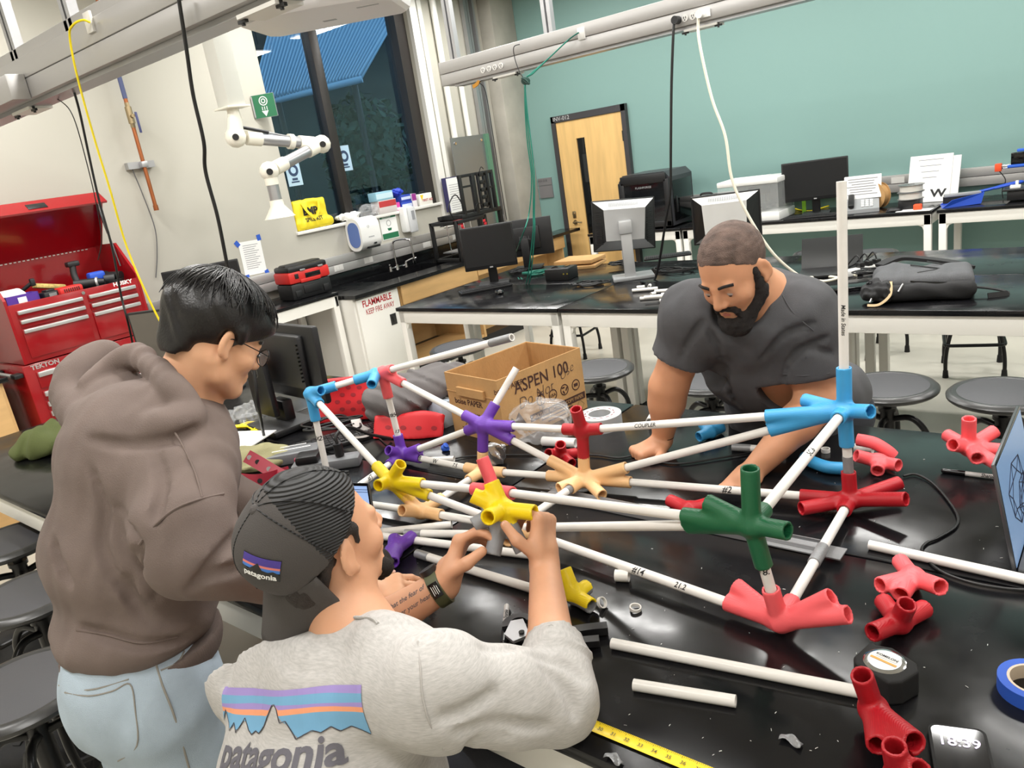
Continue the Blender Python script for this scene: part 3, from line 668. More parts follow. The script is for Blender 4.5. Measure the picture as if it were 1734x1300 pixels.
m = MB(frame((X1 - .0115, Y0 + .115, 1.03), (0, 1, 0), z=(1, 0, 0))); m.text('TEKTON', .04, Matrix(), bold=.03, sx=1.1); part('lettering', m, silv, t)
m = MB(); m.cyl((X0 + .1, Y0 - .06, 1.0), (X1 - .05, Y0 - .06, 1.0), .013); part('push_handle', m, silv, t)
for x in (X0 + .1, X1 - .07):
    m = MB(); m.bb((x - .03, Y0 - .075, .985), (x + .05, Y0 - .02, 1.015), .008); part('handle_bracket', m, blk_plastic, t)
# top chest
C0, C1 = Y0 + .0, Y1 + .0; zb, zf, zs_ = 1.062, 1.44, 1.69
t = thing('tool_chest', 'red top tool chest with raised lid and open tray of tools', 'tool chest', ((X0 + X1) / 2, (C0 + C1) / 2, zb))
m = MB()
side = [(X1 - .01, zb), (X1 - .01, zf + .03), (X1 - .2, zs_), (X0, zs_), (X0, zb)]
for y in (C0, C1 - .018):
    m.prism([(x, z) for x, z in side], .018, frame((0, y + .018, 0), (1, 0, 0), z=(0, -1, 0)))
m.bb((X0, C0 + .018, zb), (X0 + .015, C1 - .018, zs_)); m.bb((X0 + .015, C0 + .018, zb), (X1 - .02, C1 - .018, zb + .02)); part('body', m, redp, t, smooth=False)
m = MB(); m.bb((X1 - .02, C0 + .018, zb), (X1 - .01, C1 - .018, zf), .002); part('front_panel', m, redp, t)
m = MB(); m.bb((X0 + .015, C0 + .02, zf - .03), (X1 - .02, C1 - .02, zf - .02)); part('tray_floor', m, mat('black_tray_liner', (26, 26, 28), .8), t)
ym = C0 + .47
for (a, b, z, h) in ((C0 + .05, ym - .015, 1.395, .05), (C0 + .05, ym - .015, 1.335, .05), (C0 + .05, ym - .015, 1.275, .185), (ym + .02, C1 - .045, 1.395, .05), (ym + .02, C1 - .045, 1.335, .05), (ym + .02, C1 - .045, 1.275, .185)):
    m = MB(); m.bb((X1 - .01, a, z - h + .004), (X1 + .0, b, z + .004), .002); d = part('drawer', m, redp, t)
    m = MB(); m.bb((X1, a + .004, z - .022), (X1 + .016, b - .004, z + .002), .004); part('pull', m, silv, d)
m = MB(frame((X1 - .0095, C1 - .12, 1.425), (0, 1, 0), z=(1, 0, 0))); m.text('HUSKY', .036, Matrix(), bold=.04, sx=1.15); part('lettering', m, white_plastic, t)
m = MB(); m.cyl((X1 - .01, ym, 1.418), (X1 - .003, ym, 1.418), .011, n=12); part('lock', m, chrome, t)
# raised lid: hinge line along the back top edge, tipped a little past upright
hz_ = zs_ - .01; lx = X0 + .02
L0 = Vector((lx, C0 - .005, hz_)); up_ = Vector((.26, 0, .37)).normalized()
Fl = frame(L0, (0, 1, 0), y=up_); LW, LH = C1 - C0 + .01, .44
m = MB(Fl); m.bb((0, 0, -.012), (LW, LH, 0)); m.bb((0, 0, -.0), (.014, LH, -.05) if False else (.014, LH, .05)); m.bb((LW - .014, 0, 0), (LW, LH, .05)); m.bb((0, LH - .014, 0), (LW, LH, .11)); part('lid', m, redp, t, smooth=False)
m = MB(Fl); m.bb((LW / 2 - .06, LH, .03), (LW / 2 + .06, LH + .004, .085), .003); part('lid_grip', m, blk_plastic, t)
a_ = Fl @ Vector((LW - .03, LH * .9, .02)); b_ = Vector((X1 - .17, C1 - .03, 1.53)); mid = a_.lerp(b_, .5)
m = MB(); m.cyl(a_, mid, .010); m.cyl(mid, b_, .005); part('gas_strut', m, mat('grey_strut', (110, 112, 114), .3, metal=.7), t)
m = MB(); 
for k in range(26): m.bb((X0 + .03, C0 + .06 + k * .028, hz_ - .01), (X0 + .036, C0 + .075 + k * .028, hz_ - .004))
part('piano_hinge', m, silv, t)
# tools lying in the tray
tz = zf - .02
def onT(px, py): p = onz(px, py, tz); return Vector((min(max(p.x, X0 + .1), X1 - .06), min(max(p.y, C0 + .06), C1 - .07), tz))
def tr_(y, x=-.14): return Vector((X1 + x, C0 + y, tz))
pq = tr_(.12, -.085); m = MB(); w_ = .075
m.bb((pq.x - .06, pq.y - .095, tz), (pq.x + .06, pq.y + .095, tz + .006)); 
for lo, hi in (((-.06, -.095), (-.052, .095)), ((.052, -.095), (.06, .095)), ((-.06, -.095), (.06, -.087)), ((-.06, .087), (.06, .095))): m.bb((pq.x + lo[0], pq.y + lo[1], tz), (pq.x + hi[0], pq.y + hi[1], tz + .07))
tb = solo('tray_bin', m, mat('purple_plastic_bin', (84, 48, 150), .4), 'purple plastic bin with a white label in the tool chest', 'bin'); m = MB(); m.bb((pq.x + .06, pq.y - .03, tz + .02), (pq.x + .062, pq.y + .02, tz + .055)); part('label', m, paper, tb, local=False)
m = MB(Matrix.Translation(tr_(.1, -.2)) @ Matrix.Rotation(.3, 4, 'Y')); m.box((0, 0, .07), (.12, .17, .05), .02); solo('rag', m, paper, 'white folded rag behind the purple bin in the tool chest', 'rag')
pk = mat('black_tool_body', (30, 30, 32), .5)
q = tr_(.29, -.07); t2 = thing('battery_pack', 'black tool battery pack beside the purple bin', 'battery', q); m = MB(Matrix.Translation(q) @ Matrix.Rotation(.2, 4, 'Z')); m.box((0, 0, .026), (.08, .11, .05), .01); part('case', m, pk, t2); m = MB(Matrix.Translation(q) @ Matrix.Rotation(.2, 4, 'Z')); m.box((0, 0, .056), (.05, .06, .014), .004); part('terminal', m, pk, t2); m = MB(Matrix.Translation(q) @ Matrix.Rotation(.2, 4, 'Z')); m.box((.041, 0, .03), (.002, .05, .02)); part('label', m, alu, t2)
q = tr_(.41, -.075); t2 = thing('battery_charger', 'bright red slotted charger at the front of the open tray', 'charger', q); m = MB(Matrix.Translation(q) @ Matrix.Rotation(.15, 4, 'Z')); m.box((0, 0, .03), (.1, .16, .055), .014); part('case', m, vr, t2); m = MB(Matrix.Translation(q) @ Matrix.Rotation(.15, 4, 'Z'))
for k in range(8): m.box((.051, -.05 + k * .014, .035), (.003, .006, .022))
part('vent_slots', m, pk, t2)
q = tr_(.36, -.27); M_ = Matrix.Translation(q) @ Matrix.Rotation(.2, 4, 'Z') @ Matrix.Rotation(-.25, 4, 'X'); m = MB(M_); m.box((0, 0, .07), (.06, .2, .03), .008); t2 = solo('sanding_block', m, mat('yellow_foam', (222, 196, 120), .9, var=.25, vscale=60), 'pale yellow speckled pad leaning in the tool chest', 'pad')
q = tr_(.55, -.16); t2 = thing('power_drill', 'black cordless drill standing handle up in the tool chest', 'drill', q)
m = MB(Matrix.Translation(q)); m.cyl((-.02, -.05, .045), (.06, .07, .04), .034, .03); m.cyl((.06, .07, .04), (.085, .105, .038), .026, .018); part('body', m, pk, t2); m = MB(Matrix.Translation(q)); m.tube([(-.01, -.03, .05), (-.03, -.03, .11), (-.04, -.02, .17)], .021, 10); m.box((-.045, -.015, .185), (.06, .08, .035), .01); part('grip', m, pk, t2); m = MB(Matrix.Translation(q)); m.cyl((.055, .062, .04), (.062, .073, .04), .035); part('collar', m, silv, t2)
q = tr_(.66, -.2); t2 = thing('impact_driver', 'blue tool with a black nose beside the drill', 'tool', q); m = MB(Matrix.Translation(q)); m.box((0, 0, .07), (.07, .11, .07), .016); part('body', m, mat('blue_plastic_tool', (36, 84, 200), .4), t2); m = MB(Matrix.Translation(q)); m.cyl((.02, .04, .04), (.05, .1, .035), .035, .04); m.box((.0, 0, .02), (.08, .1, .04), .01); part('base', m, pk, t2)
q = tr_(.76, -.2); t2 = thing('angle_grinder', 'dark grinder lying at the end of the tool tray', 'tool', q); m = MB(Matrix.Translation(q)); m.cyl((-.06, -.03, .06), (.07, .04, .05), .028); m.box((-.09, -.03, .07), (.06, .1, .04), .01); part('body', m, pk, t2); m = MB(Matrix.Translation(q)); m.cyl((.05, 0, .012), (.05, 0, .03), .055); part('disc', m, dark_metal, t2)
q = tr_(.2, -.25); m = MB(); m.cyl(q + Vector((-.06, -.08, .02)), q + Vector((.05, .06, .12)), .012); m.box(q + Vector((.05, .06, .12)), (.03, .03, .05), .008); t2 = solo('hand_tool', m, pk, 'black hand tool with yellow tip behind the battery pack', 'tool'); m = MB(); m.cyl(q + Vector((-.06, -.08, .02)), q + Vector((-.07, -.09, .012)), .013); part('tip', m, mat('yellow_tip', (230, 200, 40), .4), t2, local=False)
# wooden cabinet at the end of the wall, past the tool cabinet
t = thing('wood_cabinet', 'tan wooden cabinet past the red tool cabinet', 'cabinet', (-5.75, 1.15, 0)); m = MB(); m.bb((XW + .01, .6, .08), (-5.5, 1.5, .99), .004); part('body', m, woodc, t); m = MB(); m.bb((XW + .01, .58, .99), (-5.47, 1.53, 1.02), .004); part('top', m, black, t); m = MB(); m.bb((-5.5, 1.06, .1), (-5.485, 1.48, .97), .003); d = part('door', m, woodc, t); m = MB(); m.cyl((-5.47, 1.12, .7), (-5.47, 1.12, .85), .007); part('handle', m, silv, d)
m = MB(); m.bb((XW + .06, .6, 0), (-5.55, 1.5, .08)); part('toe_kick', m, blk_plastic, t)
# ================================================================== on the cream wall
arm_w = mat('cream_plastic_arm', (232, 228, 214), .35); 
def wl(px, py, off=0.0): return onx(px, py, XW + off)
# duct drop and fume arm (hangs well in front of the wall)
AX = -5.3
D0, D1 = onx(368, 40, AX), onx(393, 181, AX)
t = thing('fume_arm', 'white jointed fume extraction arm hanging beside the window', 'fume arm', (D1.x, D1.y, D1.z))
m = MB(); m.bb((D1.x - .075, D1.y - .07, D1.z), (D1.x + .075, D1.y + .07, ZC), .004); part('duct_column', m, mat('pale_grey_column', (206, 206, 198), .45), t)
m = MB(); m.box((D1.x, D1.y, D1.z - .006), (.19, .19, .014), .003); m.cyl((D1.x, D1.y, D1.z), (D1.x, D1.y, D1.z - .11), .042, .05); part('collar', m, arm_w, t)
J1, J2, J3 = onx(399, 232, AX), onx(545, 244, AX + .12), onx(456, 290, AX + .2); E4 = J3 + Vector((0, 0, -.2))
m = MB(); m.ball(J1, .078); m.cyl(D1 + Vector((0, 0, -.08)), J1, .052, .062); part('shoulder_joint', m, arm_w, t)
def seg(a, b, nm):
    u = (b - a); [part(nm + '_sleeve', MB().cyl(a + u * p_, a + u * q_, .052), arm_w, t) for p_, q_ in ((.12, .28), (.72, .9))]; m = MB(); m.cyl(a + u * .2, a + u * .82, .044); part(nm, m, alu, t)
seg(J1, J2, 'upper_tube'); m = MB(); m.ball(J2, .072); part('elbow_joint', m, arm_w, t)
J2b = J2 + Vector((.02, -.02, -.0)); seg(J2b, J3, 'lower_tube'); m = MB(); m.ball(J3, .072); part('wrist_joint', m, arm_w, t)
vdir = (CAM - J1).normalized()
for j in (J1, J2, J3):
    m = MB(); m.cyl(j + vdir * .06, j + vdir * .082, .024, n=14); part('joint_knob', m, blk_plastic, t)
m = MB(); m.cyl(J3, J3 + Vector((0, 0, -.1)), .05); part('nozzle_neck', m, arm_w, t); m = MB(); m.cyl(J3 + Vector((0, 0, -.1)), J3 + Vector((0, 0, -.22)), .044); part('nozzle_tube', m, alu, t)
m = MB(Matrix.Translation(J3 + Vector((0, 0, -.34)))); m.lathe([(.118, 0), (.11, .004), (.052, .09), (.05, .13), (.045, .13), (.047, .09), (.105, .006), (.113, 0)], 32, close=True); part('hood', m, arm_w, t)
m = MB(); a_ = J1 + Vector((.02, .03, .07)); b_ = J1.lerp(J2, .62) + Vector((.03, 0, .03)); c_ = a_.lerp(b_, .55); m.cyl(a_, c_, .012); part('gas_spring', m, blk_plastic, t); m = MB(); m.cyl(c_, b_, .005); part('gas_spring_rod', m, alu, t)
m = MB(); q = J1.lerp(J2, .62); m.hollow(q - (J2 - J1).normalized() * .02, q + (J2 - J1).normalized() * .02, .058, .043); part('clamp', m, arm_w, t)
# eyewash sign (projecting box sign)
q = wl(437, 182); t = thing('safety_sign', 'green projecting shower sign on the cream wall by the window', 'sign', (XW + .06, q.y, q.z - .1)); sg = mat('safety_green', (38, 112, 76), .5)
M_ = Matrix.Translation((XW + .005, q.y - .05, q.z)) @ Matrix.Rotation(math.radians(35), 4, 'Z')
m = MB(M_); m.box((.005, 0, 0), (.012, .03, .17)); m.box((.1, 0, 0), (.2, .012, .19)); part('plate', m, alu, t)
F = M_ @ frame((.1, -.0068, 0), (1, 0, 0), z=(0, -1, 0)); m = MB(F); m.box((0, 0, 0), (.196, .186, .001)); part('green_face', m, sg, t)
m = MB(F); m.lathe([(.03, .001), (.038, .001), (.038, .0016), (.03, .0016)], 20, Matrix.Translation((0, .04, 0)), True); m.lathe([(.012, .001), (.02, .001), (.02, .0016), (.012, .0016)], 16, Matrix.Translation((0, .04, 0)), True)
for k in (-1, 0, 1): m.box((k * .02, -.02, .001), (.006, .03, .001))
m.prism([(-.03, -.04), (.03, -.04), (0, -.085)], .001, Matrix.Translation((0, 0, .0008))); part('pictogram', m, white_plastic, t)
# copper pipe with valve
cop = mat('copper_pipe', (176, 106, 68), .3, metal=.8, var=.1); cy = 3.02; cxp = XW + .07
t = thing('copper_pipe', 'copper pipe with a brass valve running down the cream wall', 'pipe', (cxp, cy, 1.86))
z1, z2, z3 = wl(200, 170).z, wl(212, 200).z, wl(236, 280).z
m = MB(); m.cyl((cxp, cy, wl(260, 357).z), (cxp, cy, ZC), .0145, n=14); m.cyl((cxp, cy, wl(260, 357).z), (cxp, cy, wl(260, 357).z + .04), .019, n=14); part('pipe', m, cop, t)
m = MB(); m.cyl((cxp, cy, z1), (cxp, cy, z1 + .25), .0165, n=14); part('pipe_marker', m, mat('blue_pipe_label', (70, 80, 120), .5), t, label='blue lettered pipe marker')
m = MB(); m.cyl((cxp, cy, z2 - .05), (cxp, cy, z2 + .07), .024, n=12); m.cyl((cxp, cy, z2), (cxp + .05, cy, z2), .014, n=10); m.cyl((cxp, cy, z2 + .07), (cxp, cy, z2 + .1), .019, n=6); m.cyl((cxp, cy, z2 - .08), (cxp, cy, z2 - .05), .019, n=6); part('valve', m, brass, t)
m = MB(); m.box((cxp + .055, cy + .02, z2 - .05), (.008, .018, .15), .003); part('valve_handle', m, mat('blue_valve_lever', (60, 66, 110), .5), t)
m = MB(); m.box((XW + .03, cy - .01, z3), (.05, .21, .05)); m.box((cxp, cy, z3), (.045, .05, .045), .004); part('strut_bracket', m, alu, t)
# taped paper
q = wl(428, 436, .002); t = thing('notice_sheet', 'white printed sheet held to the cream wall by blue tape', 'notice', (XW + .002, q.y, q.z - .16)); M_ = frame((XW + .002, q.y, q.z), (0, 1, .0), z=(1, 0, 0)) @ Matrix.Rotation(-.03, 4, 'Z')
m = MB(M_); m.box((0, 0, 0), (.22, .29, .001)); part('sheet', m, paper, t)
m = MB(M_)
for k in range(12): m.box((-.01 * (k % 3), .11 - k * .018, .0008), (.15 - .02 * (k % 3), .004, .0004))
part('printed_lines', m, mat('grey_print', (120, 120, 124), .7), t)
for (dx, dy, r) in ((-.12, .135, .6), (.1, .16, .1), (-.09, -.16, .1), (.11, -.15, .3)):
    m = MB(M_ @ Matrix.Translation((dx, dy, .001)) @ Matrix.Rotation(r, 4, 'Z')); m.box((0, 0, 0), (.04, .05, .0008)); part('tape', m, blue_tape, t)
# towel dispenser, sign, soap
y0, y1, z0, z1 = wl(600, 380, .12).y - .03, wl(645, 410, .2).y, 1.19, 1.50
t = thing('towel_dispenser', 'white rounded paper towel dispenser with a blue translucent side', 'dispenser', (XW + .11, (y0 + y1) / 2, z0))
def rr(w, h, r, n=6):
    o = []
    for cx_, cy_, a0 in ((w / 2 - r, h / 2 - r, 0), (-w / 2 + r, h / 2 - r, 90), (-w / 2 + r, -h / 2 + r, 180), (w / 2 - r, -h / 2 + r, 270)):
        for i in range(n + 1): a = math.radians(a0 + 90 * i / n); o.append((cx_ + r * math.cos(a), cy_ + r * math.sin(a)))
    return o
F = frame((XW + .115, y0, (z0 + z1) / 2), (1, 0, 0), z=(0, 1, 0))
m = MB(F); m.prism(rr(.22, z1 - z0, .095, 8), y1 - y0); part('shell', m, white_plastic, t)
m = MB(F); m.prism(rr(.16, z1 - z0 - .07, .075, 8), .004, Matrix.Translation((0.005, 0, -.004))); part('side_window', m, mat('blue_translucent', (96, 122, 186), .2), t, label='blue translucent side window')
m = MB(); m.bb((XW + .14, y0 + .07, z0 + .012), (XW + .222, y1 - .03, z0 + .03)); m.bb((XW + .224, (y0 + y1) / 2 + .02, z0 + .045), (XW + .229, (y0 + y1) / 2 + .05, z0 + .06)); part('outlet_slot', m, blk_plastic, t)
m = MB(frame((XW + .226, (y0 + y1) / 2, z0 + .12), (0, 1, 0), z=(1, 0, 0))); m.box((0, 0, 0), (.07, .01, .001)); m.lathe([(.01, 0), (.013, 0), (.013, .001), (.01, .001)], 12, Matrix.Translation((-.02, .1, 0)), True); part('mark', m, mat('grey_mark', (170, 172, 174), .5), t)
a_ = wl(643, 369, .004); b_ = wl(668, 403, .004); ya, yb, za, zb_ = 5.29, 5.52, 1.22, 1.50
t = thing('safety_poster', 'green and white eyewash notice between the towel and soap dispensers', 'notice', (XW + .004, (ya + yb) / 2, za)); F = frame((XW + .004, (ya + yb) / 2, (za + zb_) / 2), (0, 1, 0), z=(1, 0, 0)); h = zb_ - za
m = MB(F); m.box((0, 0, 0), (yb - ya, h, .002)); part('sheet', m, paper, t); m = MB(F); m.box((0, h * .36, .0012), (yb - ya - .01, h * .22, .001)); m.box((0, -h * .38, .0012), (yb - ya - .01, h * .2, .001)); m.prism([(-.03, -.03), (.03, -.03), (.02, -.055), (-.02, -.055)], .001, Matrix.Translation((0, 0, .001))); part('green_band', m, sg, t)
m = MB(F); m.lathe([(.026, .001), (.03, .001), (.03, .0016), (.026, .0016)], 20, Matrix.Translation((0, .02, 0)), True); part('pictogram', m, ink, t); m = MB(F); m.text('Emergency', .035, Matrix.Translation((0, h * .4, .002))); m.text('eyewash', .035, Matrix.Translation((-.02, h * .3, .002))); part('lettering', m, white_plastic, t)
q = wl(683, 378, .06); y0 = 5.56; t = thing('soap_dispenser', 'white wall soap dispenser with grey front beside the eyewash notice', 'dispenser', (XW + .06, y0 + .07, 1.24)); m = MB(); m.bb((XW + .001, y0, 1.25), (XW + .09, y0 + .15, 1.51), .02); part('back', m, white_plastic, t); m = MB(); m.bb((XW + .08, y0 + .04, 1.24), (XW + .115, y0 + .15, 1.5), .016); part('front_cover', m, mat('light_grey_plastic', (206, 208, 210), .35), t); m = MB(); m.bb((XW + .114, y0 + .08, 1.37), (XW + .118, y0 + .12, 1.46)); part('level_window', m, mat('grey_window', (150, 152, 156), .3), t)
# window sill things
SZ = WZ0
yel = mat('yellow_nylon', (236, 214, 40), .55, bump=.3, bscale=30)
def soft(lo, hi, res, f, smooth=1): F_ = Field(lo, hi, res); f(F_); return F_.mb(smooth)
q = onx(520, 388, XW - .02); by0, by1 = 4.31, 4.68; bx = XW - .045
def bagf(F_):
    F_.box((bx, (by0 + by1) / 2, SZ + .135), (.062, .185, .135), None, .03, 0); F_.box((bx, (by0 + by1) / 2 + .02, SZ + .045), (.075, .21, .045), None, .03, .03); F_.wob(.0045, (22, 35, 55, 80), 3)
t = thing('spill_kit_bag', 'yellow nylon spill kit bag standing on the window sill', 'bag', (bx, (by0 + by1) / 2, SZ))
bm_ = soft((bx - .12, by0 - .1, SZ - .0), (bx + .13, by1 + .13, SZ + .33), .008, bagf); bvh = bvh_of(bm_); part('bag_body', bm_, yel, t)
m = MB(); yc = (by0 + by1) / 2; m.tube([(bx + .066, yc - .1, SZ + .24), (bx + .085, yc - .06, SZ + .15), (bx + .09, yc + .0, SZ + .1), (bx + .085, yc + .06, SZ + .16), (bx + .066, yc + .09, SZ + .24)], (.012, .003), flat=(1, 0, 0)); part('strap', m, yel, t)
m = MB(); m.text('BMP', .09, Matrix.Translation((-.02, .02, 0)), bold=.05); m.text('SPILL KIT', .05, Matrix.Translation((0, -.055, 0)), bold=.02)
part('lettering', drape(m, (bx, yc, SZ + .14), (0, 1, 0), (0, 0, 1), (1, 0, 0), bvh, .003), ink, t)
film = mat('clear_plastic_film', (236, 238, 240), .12, alpha=.2, spec=1., bump=.5, bscale=60)
def crump(c, r, seed, name, label, cat, mt, res=.008, amp=.012, fr=(40, 70, 110, 160), rot=0.):
    def f(F_): F_.ell(c, r, Matrix.Rotation(rot, 4, 'Z'), 0); F_.wob(amp, fr, seed); F_.plane((0, 0, c[2] - r[2] * .72), (0, 0, -1))
    mx = max(r) + .03; return solo(name, soft([v - mx for v in c], [v + mx for v in c], res, f, 0), mt, label, cat)
crump((XW - .03, 4.93, SZ + .035), (.07, .14, .045), 5, 'white_bag', 'crumpled white plastic bag on the sill beside the yellow bag', 'bag', white_plastic)
crump((XW - .03, 5.2, SZ + .055), (.07, .13, .07), 8, 'clear_bag', 'crumpled clear plastic bag on the sill behind the towel dispenser', 'bag', film)
def carton(y, w, h, d_, col, lab, name='small_box', top=None, band=None, z=SZ):
    t = thing(name, lab, 'box', (XW - .03, y, z)); m = MB(); m.bb((XW - .03 - d_ / 2, y - w / 2, z), (XW - .03 + d_ / 2, y + w / 2, z + h), .003); part('carton', m, mat('carton_%d_%d_%d' % col, col, .45), t)
    if band: m = MB(); m.bb((XW - .03 + d_ / 2, y - w / 2 + .004, z + h * band[1]), (XW - .029 + d_ / 2, y + w / 2 - .004, z + h * band[2])); part('printed_panel', m, mat('print_%d_%d_%d' % band[0], band[0], .5), t)
    return t
carton(5.42, .24, .13, .12, (214, 206, 204), 'box with red and grey print at the bottom of the stack on the sill', band=((186, 60, 62), .5, .95))
carton(5.40, .23, .085, .12, (150, 196, 214), 'light blue glove box on top of the red printed box', z=SZ + .131, band=((196, 222, 232), .2, .8))
carton(5.56, .07, .085, .1, (206, 70, 160), 'small magenta and white box on the sill', band=((240, 220, 236), .1, .4))
carton(5.69, .15, .075, .11, (44, 72, 176), 'lower blue box of the pair on the window sill', band=((200, 210, 236), .3, .7))
carton(5.69, .14, .07, .11, (40, 66, 168), 'upper blue box of the pair on the window sill', z=SZ + .076, band=((196, 206, 236), .3, .7))
crump((XW - .03, 5.63, SZ + .18), (.05, .06, .05), 12, 'blue_wrap', 'crumpled blue wrapping on top of the blue boxes', 'wrap', mat('blue_film', (34, 60, 190), .4))
carton(5.81, .07, .14, .1, (238, 232, 236), 'white box with a purple upper half on the sill', band=((150, 50, 140), .5, 1.0))
t = carton(5.98, .19, .12, .1, (242, 240, 232), 'white first aid case with a yellow triangle on the sill', 'first_aid_case'); F = frame((XW + .0205, 5.98, SZ + .06), (0, 1, 0), z=(1, 0, 0)); m = MB(F); m.prism([(-.08, .05), (-.03, .05), (-.06, -.01)], .001); part('yellow_triangle', m, mat('yellow_print', (240, 206, 40), .5), t); m = MB(F); m.text('FIRST AID', .035, Matrix.Translation((.025, -.01, 0)), bold=.02); part('lettering', m, redtxt, t); m = MB(); m.tube([(XW - .03, 5.94, SZ + .12), (XW - .03, 5.95, SZ + .14), (XW - .03, 6.01, SZ + .14), (XW - .03, 6.02, SZ + .12)], .006); part('handle', m, blk_plastic, t)
# hanging notice on the trim
q = wl(750, 360, .12); t = thing('notice_sheet', 'white printed sheet standing in a dark folder beside the black printer frame', 'notice', (XW + .1, 6.3, 1.3)); m = MB(); m.bb((XW + .08, 6.2, 1.36), (XW + .088, 6.5, 1.72)); m.bb((XW + .001, 6.3, 1.5), (XW + .08, 6.34, 1.54)); part('folder', m, mat('navy_folder', (50, 48, 92), .5), t); m = MB(); m.bb((XW + .089, 6.26, 1.34), (XW + .091, 6.5, 1.71)); part('sheet', m, paper, t)
m = MB()
for k in range(12): m.bb((XW + .0915, 6.29, 1.37 + k * .024), (XW + .092, 6.46 - .02 * (k % 2), 1.374 + k * .024))
part('printed_lines', m, mat('grey_print', (120, 120, 124), .7), t)
# projector hanging from the near beam
pc = at(548, 24, 2.75)
Fp = frame(pc, RGT * .985 + Vector((0, 0, 0)), z=(0, 0, 1))
pw = mat('white_projector_shell', (240, 238, 238), .35)
t = thing('projector', 'white ceiling projector hanging from the near service beam', 'projector', pc)
ang = math.atan2(-(.0), 1); px_ = Vector((RGT.x, RGT.y, 0)).normalized(); Fp = frame(pc, px_, z=(0, 0, 1)) @ Matrix.Rotation(math.radians(-6), 4, 'Z')
sh = [(-.29, -.10), (-.20, -.19), (.02, -.20), (.27, -.16), (.29, -.10), (.29, .16), (.26, .2), (-.26, .2), (-.29, .16)]
m = MB(Fp)
n = len(sh); vs = []
for z, s_ in ((-.012, .93), (.0, .98), (.02, 1.0), (.095, 1.0), (.11, .97)): vs += [(x * s_, y * s_, z) for x, y in sh]
fs = [tuple(reversed(range(n))), tuple(range(4 * n, 5 * n))]
for k in range(4): fs += [(k * n + i, k * n + (i + 1) % n, (k + 1) * n + (i + 1) % n, (k + 1) * n + i) for i in range(n)]
m.add(vs, fs); part('shell', m, pw, t, angle=30)
m = MB(Fp)
for k in range(6): m.box((-.25 + 0 * k, -.147, .03 + k * .011), (.1, .004, .004), M=None) if False else m.add(*[[(-.285, -.108, .03 + k * .011), (-.205, -.189, .03 + k * .011), (-.205, -.189, .035 + k * .011), (-.285, -.108, .035 + k * .011)], [(0, 1, 2, 3)]], M=Matrix.Translation((-.0015, -.0015, 0)))
for k in range(6): m.box((.235, -.1635 - .0, .03 + k * .011), (.07, .006, .004), rz=9)
part('vent_slots', m, mat('vent_grey', (120, 120, 122), .5), t)
m = MB(Fp); m.cyl((.12, -.17, .06), (.12, -.196, .06), .05, n=24); part('lens_recess', m, blk_plastic, t); m = MB(Fp); m.hollow((.12, -.17, .06), (.12, -.215, .06), .038, .028); m.cyl((.12, -.17, .06), (.12, -.2, .06), .028); part('lens', m, blk_gloss, t)
m = MB(Fp)
for k in range(5): m.box((-.05 + k * .022, -.197, .05), (.005, .004, .014), rz=2)
part('indicator', m, mat('grey_mark2', (110, 116, 150), .5), t)
m = MB(Fp); m.cyl((0, .03, .11), (0, .03, .2), .045); m.bb((-.08, -.04, .2), (.08, .1, .215)); m.cyl((0, .03, .2), (0, .03, ZC - pc.z), .022); part('mount', m, white_steel, t)
m = MB(Fp); m.box((.0, .06, -.0125), (.05, .02, .001)); part('bottom_label', m, mat('grey_mark', (170, 172, 174), .5), t); m = MB(Fp); m.box((.18, -.06, -.0125), (.08, .012, .001)); part('bottom_label', m, mat('grey_mark', (170, 172, 174), .5), t)
# ================================================================== hanging cables
def cable(name, pts, r, mt, label, cat='cable', n=8, sub=8): m = MB(); m.tube(pts, r, n, sub); return tag(solo(name, m, mt), label, cat)
yc_ = mat('yellow_cable', (246, 222, 22), .4); bc = mat('black_cable', (20, 20, 21), .45); wc = mat('white_cable', (238, 232, 214), .45); gc = mat('teal_cable', (20, 122, 104), .45)
def ycab(*P): return [ony(x, y, Y) for x, y, Y in P]
cable('network_cable', ycab((153, 38, 1.46), (140, 34, 1.44), (124, 42, 1.42), (118, 62, 1.42), (131, 130, 1.42), (160, 235, 1.42), (186, 320, 1.42), (212, 410, 1.42), (240, 480, 1.42), (275, 552, 1.44), (310, 610, 1.46), (348, 690, 1.46)) + [onz(366, 742, .925), onz(372, 752, .92)], .0042, yc_, 'yellow network cable hanging from the near beam to the table', n=8)
cable('power_cable', ycab((303, 0, 1.45), (316, 85, 1.45), (327, 160, 1.45), (345, 240, 1.45), (348, 290, 1.45), (368, 365, 1.45), (383, 440, 1.45), (398, 520, 1.45), (425, 600, 1.45), (438, 690, 1.42)) + [onz(450, 748, .925), onz(462, 765, .92)], .0062, bc, 'thick black power cable hanging in front of the cream wall', n=10)
cable('power_cable', ycab((124, 150, 1.56), (135, 190, 1.58), (150, 260, 1.6), (168, 340, 1.6), (190, 420, 1.6), (205, 500, 1.6), (220, 560, 1.62)) + [onz(236, 640, .925)], .005, bc, 'black cable hanging in front of the open tool chest')
cable('thin_cable', ycab((68, 152, 1.55), (80, 163, 1.56), (104, 172, 1.56), (125, 200, 1.56), (148, 280, 1.58), (164, 350, 1.58), (172, 405, 1.6), (166, 440, 1.6)), .0022, bc, 'thin grey wire looping off the near beam end')
cable('thin_cable', [onx(226, 275, XW + .05), onx(224, 285, XW + .04), onx(240, 325, XW + .02), onx(262, 385, XW + .02), onx(266, 430, XW + .015), onx(264, 470, XW + .015)], .004, mat('grey_wire', (96, 96, 98), .5), 'thin grey wire hanging from the copper pipe bracket')
